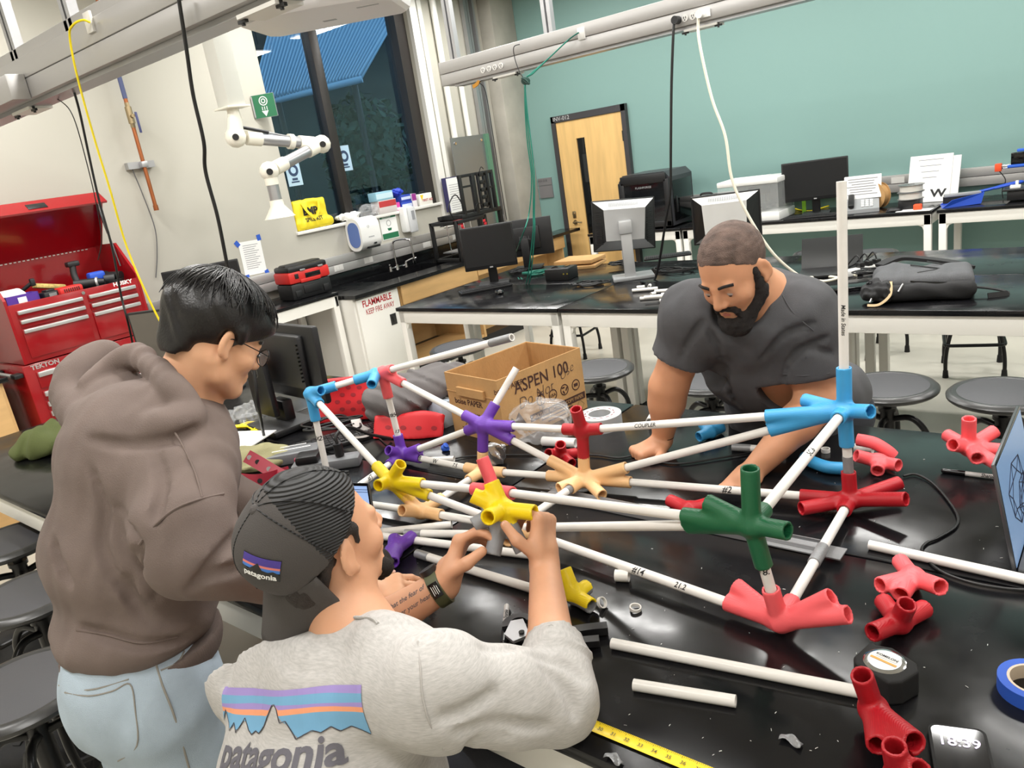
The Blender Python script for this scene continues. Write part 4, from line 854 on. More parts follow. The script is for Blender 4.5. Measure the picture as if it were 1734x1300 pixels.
cable('power_cable', ycab((1142, 34, 4.36), (1140, 60, 4.34), (1137, 150, 4.34), (1136, 250, 4.34), (1135, 330, 4.36), (1128, 370, 4.4)) + [onz(1110, 470, .93), onz(1085, 478, .925)], .008, bc, 'black power cable hanging from the far beam past the large printer')
m = MB(); q = ony(1146, 34, 4.36); m.cyl(q + Vector((0, .02, 0)), q + Vector((0, -.03, 0)), .022); solo('black_plug', m, blk_plastic, 'round black plug in the far beam', 'plug')
cable('power_cable', ycab((1183, 26, 4.36), (1184, 70, 4.34), (1205, 165, 4.34), (1228, 230, 4.34), (1240, 305, 4.34), (1270, 370, 4.36), (1310, 430, 4.4)) + [onz(1352, 466, .93), onz(1372, 470, .925), onz(1400, 462, .925)], .0085, wc, 'white power cable sweeping down from the far beam')
m = MB(); q = ony(1187, 24, 4.36); m.cyl(q + Vector((0, .02, 0)), q + Vector((0, -.03, 0)), .022); m.bb(q + Vector((-.02, -.0, -.02)), q + Vector((.05, .01, .02))); solo('white_plug', m, white_plastic, 'white plug in the far beam', 'plug')
kn = (890, 136, 4.3)
for i, (dx, l) in enumerate(((0, 'teal network cable from the far beam, outer strand'), (5, 'teal network cable from the far beam, middle strand'), (10, 'teal network cable from the far beam, inner strand'))):
    end = [onz(886 + dx, 480, .92), onz(872 + dx, 470, .92)] if i else [onz(868, 440, .925)]
    cable('network_cable', ycab((980, 55, 4.36), (962, 68, 4.34), (930, 98, 4.32), (900 + dx * .3, 124, 4.3), kn, (889 + dx * .3, 180, 4.3), (893 + dx * .6, 240, 4.3), (900 + dx * .7 - i * 1, 300, 4.3), ((896, 903, 905)[i], 360, 4.3), ((884, 902, 905)[i], 400, 4.3)) + end, .0042, gc, l)
m = MB(); 
for k in range(3): m.tube([ony(890 + 6 * math.cos(a_ + k), 137 + 5 * math.sin(a_ + k * 2), 4.29 - .01 * k) for a_ in [i * PI / 3 for i in range(6)]], .007, 6, 3, closed=True)
solo('cable_knot', m, mat('dark_green_cable', (10, 52, 44), .5), 'dark knot in the teal cables below the far beam', 'cable tie')
cable('cable_loop', ycab((880, 75, 4.36), (870, 80, 4.33), (872, 100, 4.33), (880, 122, 4.31), (887, 133, 4.3)), .003, bc, 'thin black loop around the far beam')
cable('thin_cable', ycab((822, 134, 4.42), (812, 140, 4.4), (822, 155, 4.4), (835, 230, 4.4), (846, 300, 4.4), (858, 372, 4.4)), .003, bc, 'thin black wire hanging in front of the concrete column')
m = MB(); m.tube(ycab((812, 136, 4.41), (808, 142, 4.4), (801, 147, 4.4)), (.012, .004), flat=(0, 1, 0)); solo('cable_strap', m, mat('orange_strap', (214, 150, 50), .6), 'orange strap hanging under the far beam end', 'strap')
# ================================================================== printer frames on the sink counter
def cubeframe(t, o, dx, dy, dz, w, mt):
    for x in (0, dx):
        for y in (0, dy): m = MB(); m.box((o[0] + x, o[1] + y, o[2] + dz / 2), (w, w, dz), .002); part('upright', m, mt, t)
    for z in (w / 2, dz - w / 2):
        for y in (0, dy): m = MB(); m.box((o[0] + dx / 2, o[1] + y, o[2] + z), (dx, w, w), .002); part('cross_rail', m, mt, t)
        for x in (0, dx): m = MB(); m.box((o[0] + x, o[1] + dy / 2, o[2] + z), (w, dy, w), .002); part('cross_rail', m, mt, t)
rp = mat('red_cable_chain', (190, 30, 44), .45); blkf = mat('black_printed_frame', (22, 22, 23), .5)
y0 = 5.62; x0 = -5.66
t = thing('printer_frame', 'lower black open printer frame with red cable chains on the sink counter', 'printer frame', (x0 + .2, y0 + .22, .915)); o = (x0, y0, .915)
cubeframe(t, o, .34, .44, .40, .034, blkf)
for (x, y) in ((.36, .06), (.36, .40)):
    m = MB()
    for k in range(11): m.box((o[0] + x + .012, o[1] + y + .012 * math.sin(k), .955 + k * .03), (.02, .05, .026), .004, rz=k * 3)
    part('cable_chain', m, rp, t)
m = MB()
for (x, y) in ((.1, .12), (.1, .32), (.28, .18), (.28, .28)): m.cyl((o[0] + x, o[1] + y, .93), (o[0] + x, o[1] + y, 1.3), .006, n=8)
part('guide_rod', m, chrome, t)
m = MB(); m.cyl((o[0] + .1, o[1] + .02, 1.27), (o[0] + .1, o[1] + .42, 1.27), .006, n=8); m.cyl((o[0] + .02, o[1] + .12, 1.29), (o[0] + .34, o[1] + .12, 1.29), .006, n=8); part('guide_rod', m, chrome, t)
m = MB(); m.box((o[0] + .2, o[1] + .2, 1.28), (.08, .09, .05), .006); part('carriage', m, rp, t); m = MB(); m.box((o[0] + .19, o[1] + .22, 1.0), (.28, .34, .012)); part('bed_plate', m, alu, t)
m = MB(); m.box((o[0] + .36, o[1] + .14, 1.0), (.012, .05, .1), .004, rz=10); part('green_clip', m, mat('mint_clip', (96, 176, 146), .5), t)
m = MB(); m.tube([(o[0] + .3, o[1] + .04, 1.32), (o[0] + .3, o[1] - .02, 1.45), (o[0] + .3, o[1] + .1, 1.56), (o[0] + .3, o[1] + .18, 1.46), (o[0] + .3, o[1] + .2, 1.33)], .006, 8); part('filament_tube', m, blk_plastic, t)
z1 = 1.318; o = (x0 - .0, y0 + .12, z1)
t = thing('printer_frame', 'upper black printer gantry frame stacked against the steel panel', 'printer frame', (x0 + .2, y0 + .4, z1)); y2 = .62
m = MB(); m.box((x0 + .32, y0 + .42, z1 + .02), (.05, .62, .04), .003); m.box((x0 + .02, y0 + .42, z1 + .02), (.05, .62, .04), .003); m.box((x0 + .17, y0 + .16, z1 + .02), (.3, .04, .04)); m.box((x0 + .17, y0 + .66, z1 + .02), (.3, .04, .04)); part('base_rail', m, blkf, t)
m = MB(); m.box((x0 + .32, y0 + .72, 1.12), (.04, .04, .41)); m.box((x0 + .02, y0 + .72, 1.12), (.04, .04, .41)); part('support_leg', m, blkf, t)
for y in (.17, .36, .58, .66):
    m = MB(); m.box((x0 + .33, y0 + y, z1 + .22), (.035, .03 + .02 * (y == .36), .4), .003); part('upright', m, blkf, t)
m = MB(); m.box((x0 + .33, y0 + .40, z1 + .405), (.03, .5, .03), .003); m.box((x0 + .33, y0 + .27, z1 + .30), (.02, .2, .02)); m.box((x0 + .33, y0 + .62, z1 + .25), (.025, .12, .02)); part('top_rail', m, blkf, t)
m = MB()
for k in range(5): m.box((x0 + .345, y0 + .475, z1 + .09 + k * .075), (.03, .12 - .02 * (k % 2), .04), .006)
for k in (-1, 1): m.box((x0 + .345, y0 + .475 + k * .045, z1 + .24), (.03, .028, .36), .004)
part('carriage_plate', m, blkf, t)
m = MB(); m.tube([(x0 + .35, y0 + .44, z1 + .38), (x0 + .38, y0 + .46, z1 + .46), (x0 + .36, y0 + .52, z1 + .44)], .004, 6); m.tube([(x0 + .36, y0 + .26, z1 + .03), (x0 + .4, y0 + .3, z1 + .12), (x0 + .38, y0 + .38, z1 + .1)], .004, 6); part('loose_wire', m, blk_plastic, t)
# ================================================================== bench along the green wall
F0 = 6.99
xa, xb = ony(1050, 345, F0).x, ony(1136, 345, F0).x; zt = ony(1095, 290, F0).z
body = mat('charcoal_printer_body', (56, 56, 60), .38); pdark = mat('smoked_panel', (14, 15, 16), .08)
t = thing('enclosed_printer', 'large black enclosed 3D printer with a glazed door on the bench', 'printer', ((xa + xb) / 2, F0 + .25, TZ)); yb = F0 + .5
m = MB(); w = xb - xa; F = frame((xa, F0 + .02, TZ), (1, 0, 0), z=(0, -1, 0)); h = zt - TZ
vs = []; prof = [(0, .02), (.0, h - .07), (.05, h - .01), (w - .05, h), (w, h - .06), (w, .0), (.0, 0)]
m.prism([(0, .02), (0, h - .08), (.05, h - .02), (w - .06, h - .02), (w, h - .08), (w, .02)], -.48, F); part('body', m, body, t, smooth=False)
m = MB(); 
for lo, hi in (((xa, F0 - .01, TZ + .02), (xa + .07, F0 + .02, zt - .09)), ((xb - .06, F0 - .01, TZ + .02), (xb, F0 + .02, zt - .09)), ((xa, F0 - .01, TZ + .02), (xb, F0 + .02, TZ + .08)), ((xa + .03, F0 - .01, zt - .12), (xb - .03, F0 + .02, zt - .03))): m.bb(lo, hi, .008)
part('door_frame', m, blk_plastic, t)
m = MB(); m.bb((xa + .07, F0 + .0, TZ + .08), (xb - .06, F0 + .008, zt - .12)); part('glass_door', m, mat('smoked_glass', (26, 28, 30), .04, alpha=.75), t)
m = MB(); m.bb((xa + .1, F0 + .01, TZ + .27), (xb - .1, F0 + .018, TZ + .285)); part('blue_rail', m, mat('blue_rail', (60, 110, 220), .3), t, label='blue horizontal rail')
m = MB(); 
for k, z in enumerate((.23, .33, .37, .40)): m.bb((xa + .15 + .04 * k, F0 + .011, TZ + z), (xb - .09, F0 + .018, TZ + z + .008))
part('guide_rod', m, chrome, t)
m = MB(F); m.box((w * .5, h - .055, .012), (.14, .05, .01), .003); part('touch_screen', m, screen_off, t); m = MB(F); m.text('FLASHFORGE', .028, Matrix.Translation((w * .5, h - .155, .022)), sx=1.1); part('lettering', m, mat('grey_mark', (170, 172, 174), .5), t)
m = MB(); m.bb((xb, F0 + .06, TZ + .06), (xb + .006, yb - .04, zt - .12), .002); part('side_panel', m, pdark, t); m = MB(); m.bb((xb + .006, F0 + .1, TZ + .14), (xb + .016, F0 + .13, TZ + .3), .004); part('panel_grip', m, blk_plastic, t)
q = onz(1192, 372, TZ); xc = ony(1190, 340, 7.05).x; t = thing('hard_case', 'black plastic hard case beside the large printer', 'case', (xc, 7.25, TZ)); m = MB(); m.box((xc, 7.25, TZ + .1), (.29, .3, .2), .015); part('lower_shell', m, blk_plastic, t); m = MB(); m.box((xc, 7.25, TZ + .23), (.3, .31, .055), .015); part('lid', m, blk_plastic, t); m = MB(); m.tube([(xc - .06, 7.14, TZ + .255), (xc - .05, 7.14, TZ + .29), (xc + .05, 7.14, TZ + .29), (xc + .06, 7.14, TZ + .255)], .01, 8, 4); part('handle', m, blk_plastic, t)
for k in (-.09, .09): m = MB(); m.box((xc + k, 7.093, TZ + .2), (.03, .012, .06), .003); part('latch', m, blk_plastic, t)
# white clear-walled printer
F1 = 7.0; xa, xb = ony(1215, 340, F1).x, ony(1318, 335, F1).x; zt = ony(1265, 305, F1).z; yb = F1 + .42
wp = mat('white_printer_shell', (232, 232, 230), .35); clear = mat('clear_acrylic', (226, 230, 230), .05, alpha=.18, spec=.8)
t = thing('desktop_printer', 'white desktop 3D printer with clear walls on the bench', 'printer', ((xa + xb) / 2, F1 + .2, TZ)); m = MB(); m.bb((xa, F1, TZ), (xb, yb, TZ + .08), .012); part('base', m, wp, t); m = MB(); m.bb((xa, F1, zt - .05), (xb, yb, zt), .01); part('top_frame', m, wp, t)
m = MB(); m.bb((xa + .005, F1 + .004, TZ + .08), (xb - .005, F1 + .008, zt - .05)); m.bb((xb - .008, F1 + .01, TZ + .08), (xb - .004, yb - .01, zt - .05)); part('clear_wall', m, clear, t)
m = MB(); m.bb((xa + .02, yb - .03, TZ + .08), (xb - .02, yb - .01, zt - .05)); part('back_panel', m, mat('grey_back', (104, 106, 106), .5), t)
m = MB(); 
for k in (.4, .6): m.cyl((xa + (xb - xa) * k, yb - .1, TZ + .08), (xa + (xb - xa) * k, yb - .1, zt - .06), .012, n=8)
m.box(((xa + xb) / 2, F1 + .2, TZ + .12), (.3, .25, .015)); m.box(((xa + xb) / 2, yb - .12, TZ + .26), (.2, .06, .08), .006); part('print_stage', m, blk_plastic, t)
m = MB(); m.box(((xa + xb) / 2 + .05, F1 - .001, TZ + .04), (.1, .003, .015)); part('badge', m, mat('grey_mark', (170, 172, 174), .5), t)
m = MB(); m.box(((xa + xb) / 2 - .06, F1 + .17, zt + .004), (.36, .28, .006), rz=4); solo('white_sheet', m, paper, 'white sheet lying on top of the white printer', 'paper')
# monitor seen from the front
def monitor(name, label, c, w, h, rz, stand, back=False, tilt=0, shell=blk_plastic, face=screen_off, logo=None, depth=.03):
    """c: centre of the foot on the table; screen faces local -Y"""
    t = thing(name, label, 'monitor', c, rz); zc = stand + h / 2; T = Matrix.Rotation(math.radians(tilt), 4, 'X'); P = Matrix.Translation((0, -.02, zc)) @ T
    m = MB(P); m.box((0, 0, 0), (w, depth, h), .006); part('shell', m, shell, t, local=True); m = MB(P); m.box((0, -depth / 2 - .0005, .008), (w - .024, .002, h - .04)); part('screen', m, face, t, local=True)
    m = MB(P); m.box((0, depth / 2 + .01, 0), (w * .55, .03, h * .6), .01); part('back_housing', m, shell, t, local=True)
    m = MB(); m.box((0, .045, (stand + h * .5) / 2), (.07, .035, stand + h * .5), .008); part('stand', m, shell, t, local=True); m = MB(); m.box((0, .02, .008), (.24, .2, .016), .006); part('foot', m, shell, t, local=True)
    m = MB(P); m.box((0, -depth / 2 - .001, -h / 2 + .012), (.025, .002, .009)); part('badge', m, silver_plastic, t, local=True)
    if logo:
        m = MB(P @ frame((0, depth / 2 + .0262, 0), (-1, 0, 0), z=(0, 1, 0))); m.text(logo, .045, Matrix()); part('logo', m, mat('dim_grey_logo', (92, 92, 94), .4), t, local=True)
    return t
q = onz(1403, 352, TZ); monitor('monitor', 'black landscape monitor with a blank dark screen on the green wall bench', (q.x, 7.28, TZ), .56, .35, 14, .13)
def keyboard(label, c, rz, w=.44, d=.14, mt=blk_plastic):
    t = thing('keyboard', label, 'keyboard', c, rz); m = MB(); m.box((0, 0, .008), (w, d, .016), .004); part('case', m, mt, t, local=True); m = MB()
    nr = 5
    for r in range(nr):
        for k in range(22): m.box((-w / 2 + .012 + (k + .5) * (w - .024) / 22, -d / 2 + .012 + (r + .5) * (d - .024) / nr, .018), ((w - .024) / 22 * .84, (d - .024) / nr * .84, .006))
    part('keys', m, mat('black_keycaps', (34, 34, 36), .5), t, local=True, kind='stuff'); return t
keyboard('black keyboard in front of the landscape monitor', (q.x + .02, 7.06, TZ), 8)
m = MB(); p = onz(1362, 360, TZ); m.box((p.x, p.y - .0, TZ + .06), (.035, .006, .12)); solo('marker_tab', m, mat('lime_tab', (150, 214, 50), .5), 'lime green upright tab in front of the keyboard on the bench', 'tab')
cable('network_cable', [onz(x, y, TZ + .006) for x, y in ((1328, 345), (1345, 353), (1372, 357), (1398, 350), (1410, 346))] , .006, yc_, 'short yellow cable behind the keyboard on the bench')
# telephone, sheet, spools
p = onz(1468, 352, TZ); t = thing('desk_phone', 'grey desk phone with keypad below the tilted white sheet', 'telephone', (p.x, 7.2, TZ)); Fq = Matrix.Translation((p.x + .02, 7.22, TZ)) @ Matrix.Rotation(.25, 4, 'Z')
m = MB(Fq); m.add([(-.13, -.1, 0), (.13, -.1, 0), (.13, .1, 0), (-.13, .1, 0), (-.13, -.1, .03), (.13, -.1, .03), (.13, .1, .12), (-.13, .1, .12)], [(3, 2, 1, 0), (4, 5, 6, 7), (0, 1, 5, 4), (1, 2, 6, 5), (2, 3, 7, 6), (3, 0, 4, 7)]); part('base', m, grey_plastic, t, smooth=False)
sl_ = Matrix.Translation((0, 0, .078)) @ Matrix.Rotation(math.atan(.45), 4, 'X'); m = MB(Fq @ sl_)
for i in range(3):
    for j in range(4): m.box((.0 + i * .035, -.07 + j * .03, .004), (.024, .018, .008), .002)
part('keypad', m, paper, t); m = MB(Fq @ sl_); m.box((-.09, 0, .02), (.05, .2, .035), .014); part('handset', m, blk_plastic, t)
m = MB(Matrix.Translation((p.x - .0, 7.3, TZ + .2)) @ Matrix.Rotation(.12, 4, 'Z') @ Matrix.Rotation(-.25, 4, 'X')); m.box((0, 0, 0), (.3, .004, .2)); t = solo('instruction_sheet', m, paper, 'white sheet of printed lines standing behind the desk phone', 'paper'); m = MB(Matrix.Translation((p.x, 7.3, TZ + .2)) @ Matrix.Rotation(.12, 4, 'Z') @ Matrix.Rotation(-.25, 4, 'X'))
for k in range(7): m.box((-.01 * (k % 2), -.0026, .07 - k * .022), (.24 - .03 * (k % 3), .0005, .006))
part('printed_lines', m, mat('grey_print', (120, 120, 124), .7), t)
def spool(name, label, c, r, w, ax, flange, fil, hub=None):
    t = thing(name, label, 'spool', (c[0], c[1], c[2] - (r if abs(ax[2]) < .5 else w / 2))); a = Vector(ax).normalized(); c = Vector(c)
    for k in (-1, 1): m = MB(); m.hollow(c + a * (k * w / 2 - .002), c + a * (k * w / 2 + .002), r, r * .28, 28); part('flange', m, flange, t)
    m = MB(); m.hollow(c - a * (w / 2 - .003), c + a * (w / 2 - .003), r * .86, r * .3, 28); part('filament', m, fil, t)
    if hub: m = MB(); A = axis(c - a * (w / 2 + .0025), c + a); 
    if hub:
        for k in range(3): ang = k * 2.1; m.box((r * .55 * math.cos(ang), r * .55 * math.sin(ang), 0), (r * .3, r * .2, .001), M=A, rz=math.degrees(ang))
        part('label', m, paper, t)
p = onz(1497, 347, TZ); spool('filament_spool', 'brown cardboard filament spool standing on edge by the desk phone', (p.x, 7.36, TZ + .11), .11, .06, (-.55, -.83, .0), cardboard, cardboard, True)
wf = mat('grey_spool', (110, 112, 112), .3, alpha=.9); wfil = mat('white_filament', (226, 222, 214), .4, bump=.4, bscale=120, kind='wave')
p = onz(1552, 347, TZ); m = MB(); m.box((p.x, 7.16, TZ + .04), (.16, .14, .08), .006); solo('black_box', m, blk_plastic, 'small black box carrying two stacked spools', 'box')
spool('filament_spool', 'lower flat-lying spool of white filament on the black box', (p.x, 7.16, TZ + .111), .1, .055, (0, 0, 1), wf, wfil); spool('filament_spool', 'upper flat-lying spool of white filament', (p.x + .005, 7.165, TZ + .17), .1, .055, (0, 0.0, 1), wf, wfil)
m = MB(); p2 = onz(1563, 350, TZ); m.box((p2.x, 7.04, TZ + .025), (.06, .05, .05), .008); solo('orange_part', m, mat('orange_print', (238, 84, 40), .5), 'small orange printed block beside the black box', 'block')
m = MB(); p3 = onz(1518, 356, TZ); m.ball((p3.x, 7.05, TZ + .012), (.06, .035, .024)); m.bb((p3.x - .06, 7.02, TZ), (p3.x + .06, 7.08, TZ + .01), .004); solo('computer_mouse', m, blk_plastic, 'black mouse on the bench between phone and spools', 'mouse')
m = MB(); m.box((p.x + .06, 7.03, TZ + .003), (.26, .12, .004), rz=-6); solo('white_sheet', m, paper, 'white sheet flat on the bench in front of the spools', 'paper')
p = onz(1570, 345, TZ); M_ = Matrix.Translation((p.x, 7.5, TZ)) @ Matrix.Rotation(-.12, 4, 'Z') @ Matrix.Rotation(-.28, 4, 'X'); t = thing('paper_stack', 'tall white papers leaning against the trunking behind the spools', 'paper', (p.x, 7.5, TZ)); m = MB(M_); m.box((-.02, 0, .2), (.34, .012, .4)); m.box((.05, .012, .19), (.32, .01, .38)); part('sheets', m, paper, t)
m = MB(M_ @ frame((.06, -.0065, .07), (1, 0, 0), z=(0, -1, 0))); m.text('W', .09, Matrix(), bold=.03, sx=1.3); part('lettering', m, ink, t); m = MB(M_)
for k in range(4): m.box((-.02, -.0068, .36 - .05 * k), (.2 - .03 * k, .0005, .004))
part('printed_lines', m, mat('grey_print', (120, 120, 124), .7), t)
# dustpan
p = onz(1640, 345, TZ); bl = mat('blue_dustpan', (34, 78, 190), .4); M_ = Matrix.Translation((p.x - .02, 7.18, TZ)) @ Matrix.Rotation(.25, 4, 'Z'); t = thing('dustpan', 'blue dustpan and brush lying on the bench', 'dustpan', (p.x, 7.18, TZ))
m = MB(M_); m.add([(-.17, -.11, .004), (.1, -.08, .01), (.1, .08, .01), (-.17, .11, .004), (.12, -.07, .09), (.12, .07, .09), (-.1, -.115, .06), (-.1, .115, .06)], [(0, 1, 2, 3), (1, 4, 5, 2), (0, 6, 4, 1), (3, 2, 5, 7)]); o = part('pan', m, bl, t, smooth=False); md = o.modifiers.new('t', 'SOLIDIFY'); md.thickness = .006
m = MB(M_); m.tube([(.1, 0, .09), (.2, .01, .105), (.28, .02, .12), (.37, .03, .13), (.38, .0, .13), (.29, -.02, .12), (.2, -.01, .105)], .011, 8); part('handle', m, bl, t)
m = MB(M_); m.box((-.02, -.0, .085), (.26, .05, .025), .006); part('brush_back', m, grey_plastic, t); m = MB(M_); m.box((-.03, .0, .05), (.25, .04, .05)); part('bristles', m, rubber, t)
# bits at the end of the bench
p = onz(1725, 335, TZ); t = thing('control_board', 'black control unit with a white bracket at the bench end', 'device', (p.x + .08, 7.2, TZ)); m = MB(); m.box((p.x + .1, 7.2, TZ + .05), (.3, .2, .07), .004); part('case', m, blk_plastic, t); m = MB(); m.box((p.x + .1, 7.2, TZ + .095), (.36, .24, .015), .003); part('lid', m, screen_off, t); m = MB(); m.box((p.x, 7.14, TZ + .115), (.07, .04, .025), .004); m.box((p.x + .01, 7.14, TZ + .14), (.02, .03, .04), .004); part('bracket', m, white_plastic, t)
p = ony(1722, 268, 7.3); t = thing('small_printer', 'small black and blue printer with orange end at the picture edge of the bench', 'printer', (p.x + .2, 7.35, TZ)); obl = mat('blue_print_part', (46, 100, 210), .4)
m = MB(); m.box((p.x + .2, 7.35, TZ + .03), (.4, .3, .03), .004); m.box((p.x + .3, 7.4, TZ + .3), (.04, .04, .55)); part('frame', m, blkf, t); m = MB(); m.box((p.x + .06, 7.32, p.z), (.2, .04, .09), .004); part('display', m, pdark, t); m = MB(); m.box((p.x + .06, 7.31, p.z - .055), (.24, .06, .02), .004); m.box((p.x + .08, 7.31, p.z + .06), (.16, .05, .02), .004); part('blue_bracket', m, obl, t)
q2 = ony(1690, 284, 7.3); m = MB(); m.box((q2.x, 7.32, q2.z), (.045, .05, .06), .004); part('end_block', m, mat('orange_print', (238, 84, 40), .5), t); m = MB(); m.cyl((q2.x, 7.32, q2.z + .01), (q2.x + .4, 7.32, q2.z + .01), .006, n=8); m.cyl((q2.x, 7.34, q2.z - .01), (q2.x + .4, 7.34, q2.z - .01), .006, n=8); part('rod', m, chrome, t)
m = MB(); m.tube([q2 + Vector((0, .02, -.02)), q2 + Vector((.05, .02, -.1)), q2 + Vector((.03, .02, -.18)), Vector((q2.x + .04, 7.3, TZ + .01))], .004, 6); part('wire', m, blk_plastic, t)
# ================================================================== far block of lab tables
q = onz(838, 482, TZ); monitor('monitor', 'black monitor with blank screen at the end of the far table', (q.x - .02, q.y + .02, TZ), .41, .33, 38, .13)
q = onz(918, 452, TZ); monitor('monitor', 'black monitor half hidden behind the blank-screen monitor', (q.x - .12, q.y - .02, TZ), .46, .31, 208, .1, logo='DELL')
p = onz(822, 490, TZ); keyboard('black keyboard in front of the blank-screen monitor', (p.x, p.y, TZ), 52, .4, .13)
p = onz(846, 497, TZ); m = MB(); m.ball((p.x, p.y, TZ + .013), (.033, .055, .022), M=Matrix.Rotation(.9, 4, 'Z')); m.box((p.x, p.y, TZ + .004), (.05, .08, .008), .003, rz=50); solo('computer_mouse', m, blk_gloss, 'black mouse beside the keyboard on the far table', 'mouse')
p = onz(952, 472, TZ); M_ = Matrix.Translation((p.x, p.y, TZ)) @ Matrix.Rotation(math.radians(8), 4, 'Z'); t = thing('power_supply', 'black box-shaped power supply on the far table', 'power supply', p); m = MB(M_); m.box((0, 0, .045), (.2, .16, .09), .008); part('case', m, blk_plastic, t); m = MB(M_); m.box((0, 0, .092), (.12, .09, .006), .002); part('top_grille', m, pdark, t); m = MB(M_)
for k in (0, 1): m.cyl((.06 + k * .03, -.08, .05), (.06 + k * .03, -.084, .05), .006, n=8)
part('socket', m, mat('gold_socket', (200, 180, 80), .3, metal=.8), t)
p = onz(975, 455, TZ); t = thing('flattened_carton', 'flattened cardboard box behind the black power supply', 'box', p); m = MB(Matrix.Translation(p) @ Matrix.Rotation(.25, 4, 'Z')); m.box((0, .1, .012), (.36, .3, .024), .003); part('lower_sheet', m, cardboard, t); m = MB(Matrix.Translation(p) @ Matrix.Rotation(.1, 4, 'Z')); m.box((-.02, .12, .05), (.34, .26, .03), .003); part('upper_flap', m, cardboard, t)
def tangle(c, n, rad, label, mt=None, r=.005, z=.0, name='cable_tangle', seed=1):
    g = np.random.RandomState(seed); P = []
    for i in range(n):
        a = i * 1.9 + g.rand(); q = rad * (.35 + .65 * g.rand()); P.append(Vector((c[0] + q * math.cos(a) * 1.3, c[1] + q * math.sin(a), TZ + .006 + .022 * g.rand() + z)))
    m = MB(); m.tube(P, r, 7, 7); return tag(solo(name, m, mt or bc), label, 'cable')
tangle(onz(1000, 482), 16, .12, 'black cables tangled beside the power supply', seed=2); tangle(onz(1052, 455), 13, .12, 'black cables heaped behind the silver monitor foot', seed=5, z=.03); tangle(onz(1140, 460), 12, .16, 'black cable coils by the leaning person\'s shoulder', seed=7, r=.004); tangle(onz(908, 465), 22, .10, 'teal network cable heap on the far table', gc, .0042, seed=9); tangle(onz(880, 462), 14, .08, 'black cables behind the blank-screen monitor', seed=14)
# silver monitor seen from behind
p = onz(1072, 470, TZ); rz = 150
t = thing('silver_monitor', 'silver monitor with vented black sides turned away on the far table', 'monitor', p, 0); M_ = Matrix.Translation(p) @ Matrix.Rotation(math.radians(35), 4, 'Z')
c_ = Matrix.Translation((-.02, .03, .36)) @ Matrix.Rotation(math.radians(4), 4, 'Y')
m = MB(M_ @ c_); w, h = .42, .34; m.add([(-w / 2, .05, -h / 2), (w / 2, .05, -h / 2), (w / 2, .05, h / 2), (-w / 2, .05, h / 2), (-.13, -.07, -.09), (.13, -.07, -.09), (.14, -.07, .12), (-.14, -.07, .12)], [(0, 1, 5, 4), (2, 3, 7, 6), (4, 5, 6, 7), (0, 3, 2, 1)]); part('back_shell', m, silver_plastic, t, smooth=False)
m = MB(M_ @ c_); m.add([(-w / 2, .05, -h / 2), (-w / 2, .05, h / 2), (-.14, -.0701, .12), (-.13, -.0701, -.09), (w / 2, .05, -h / 2), (w / 2, .05, h / 2), (.14, -.0701, .12), (.13, -.0701, -.09)], [(0, 1, 2, 3), (7, 6, 5, 4)])
part('side_vents', m, blk_plastic, t, smooth=False, kind='stuff')
for s_ in (-1, 1):
    for k in range(16): m = MB(M_ @ c_); z = -.13 + k * .017; m.box((s_ * .172, -.018, z * .85), (.07, .006, .007), rz=s_ * 53); part('vent_slat', m, blk_plastic, t)
m = MB(M_ @ c_); m.box((0, .06, 0), (w + .01, .025, h + .01), .004); part('bezel', m, blk_plastic, t); m = MB(M_ @ c_)
for k in range(20): m.add([(-.1 + k * .01, -.035, .1335), (-.096 + k * .01, -.035, .1335), (-.096 + k * .01, 0.02, .154), (-.1 + k * .01, 0.02, .154)], [(0, 1, 2, 3)], M=Matrix.Translation((0, -.004, .004)))
part('top_vents', m, grey_plastic, t)
m = MB(M_); m.box((-.02, -.06, .17), (.075, .03, .34), .008, M=Matrix.Rotation(math.radians(0), 4, 'X')); m.box((-.02, -.065, .36), (.09, .05, .09), .01); part('stand', m, silver_plastic, t); m = MB(M_); m.box((0, -.01, .012), (.28, .2, .024), .006); part('foot', m, grey_plastic, t)
p = onz(1110, 440); keyboard('dark keyboard tilted behind the silver monitor', (p.x + .05, p.y + .1, TZ), 30, .36, .13)
# white monitor behind the leaning man's head
p = onz(1235, 455, TZ); t = thing('silver_monitor', 'white-backed monitor half hidden behind the leaning person\'s head', 'monitor', (p.x, p.y, TZ)); M_ = Matrix.Translation(p) @ Matrix.Rotation(math.radians(20), 4, 'Z'); c_ = Matrix.Translation((0, 0, .33)); m = MB(M_ @ c_); w, h = .42, .3
m.add([(-w / 2, .05, -h / 2), (w / 2, .05, -h / 2), (w / 2, .05, h / 2), (-w / 2, .05, h / 2), (-.13, -.07, -.09), (.13, -.07, -.09), (.14, -.07, .11), (-.14, -.07, .11)], [(0, 1, 5, 4), (2, 3, 7, 6), (4, 5, 6, 7), (0, 3, 2, 1)]); part('back_shell', m, white_plastic, t, smooth=False)
m = MB(M_ @ c_); m.add([(-w / 2, .05, -h / 2), (-w / 2, .05, h / 2), (-.14, -.0701, .11), (-.13, -.0701, -.09), (w / 2, .05, -h / 2), (w / 2, .05, h / 2), (.14, -.0701, .11), (.13, -.0701, -.09)], [(0, 1, 2, 3), (7, 6, 5, 4)]); m.box((0, .06, 0), (w + .02, .02, h + .02), .004); part('side_vents', m, blk_plastic, t, smooth=False); m = MB(M_); m.box((0, -.02, .14), (.08, .04, .28), .008); m.box((0, 0, .01), (.26, .2, .02), .005); part('stand', m, silver_plastic, t)
m = MB(M_ @ c_)
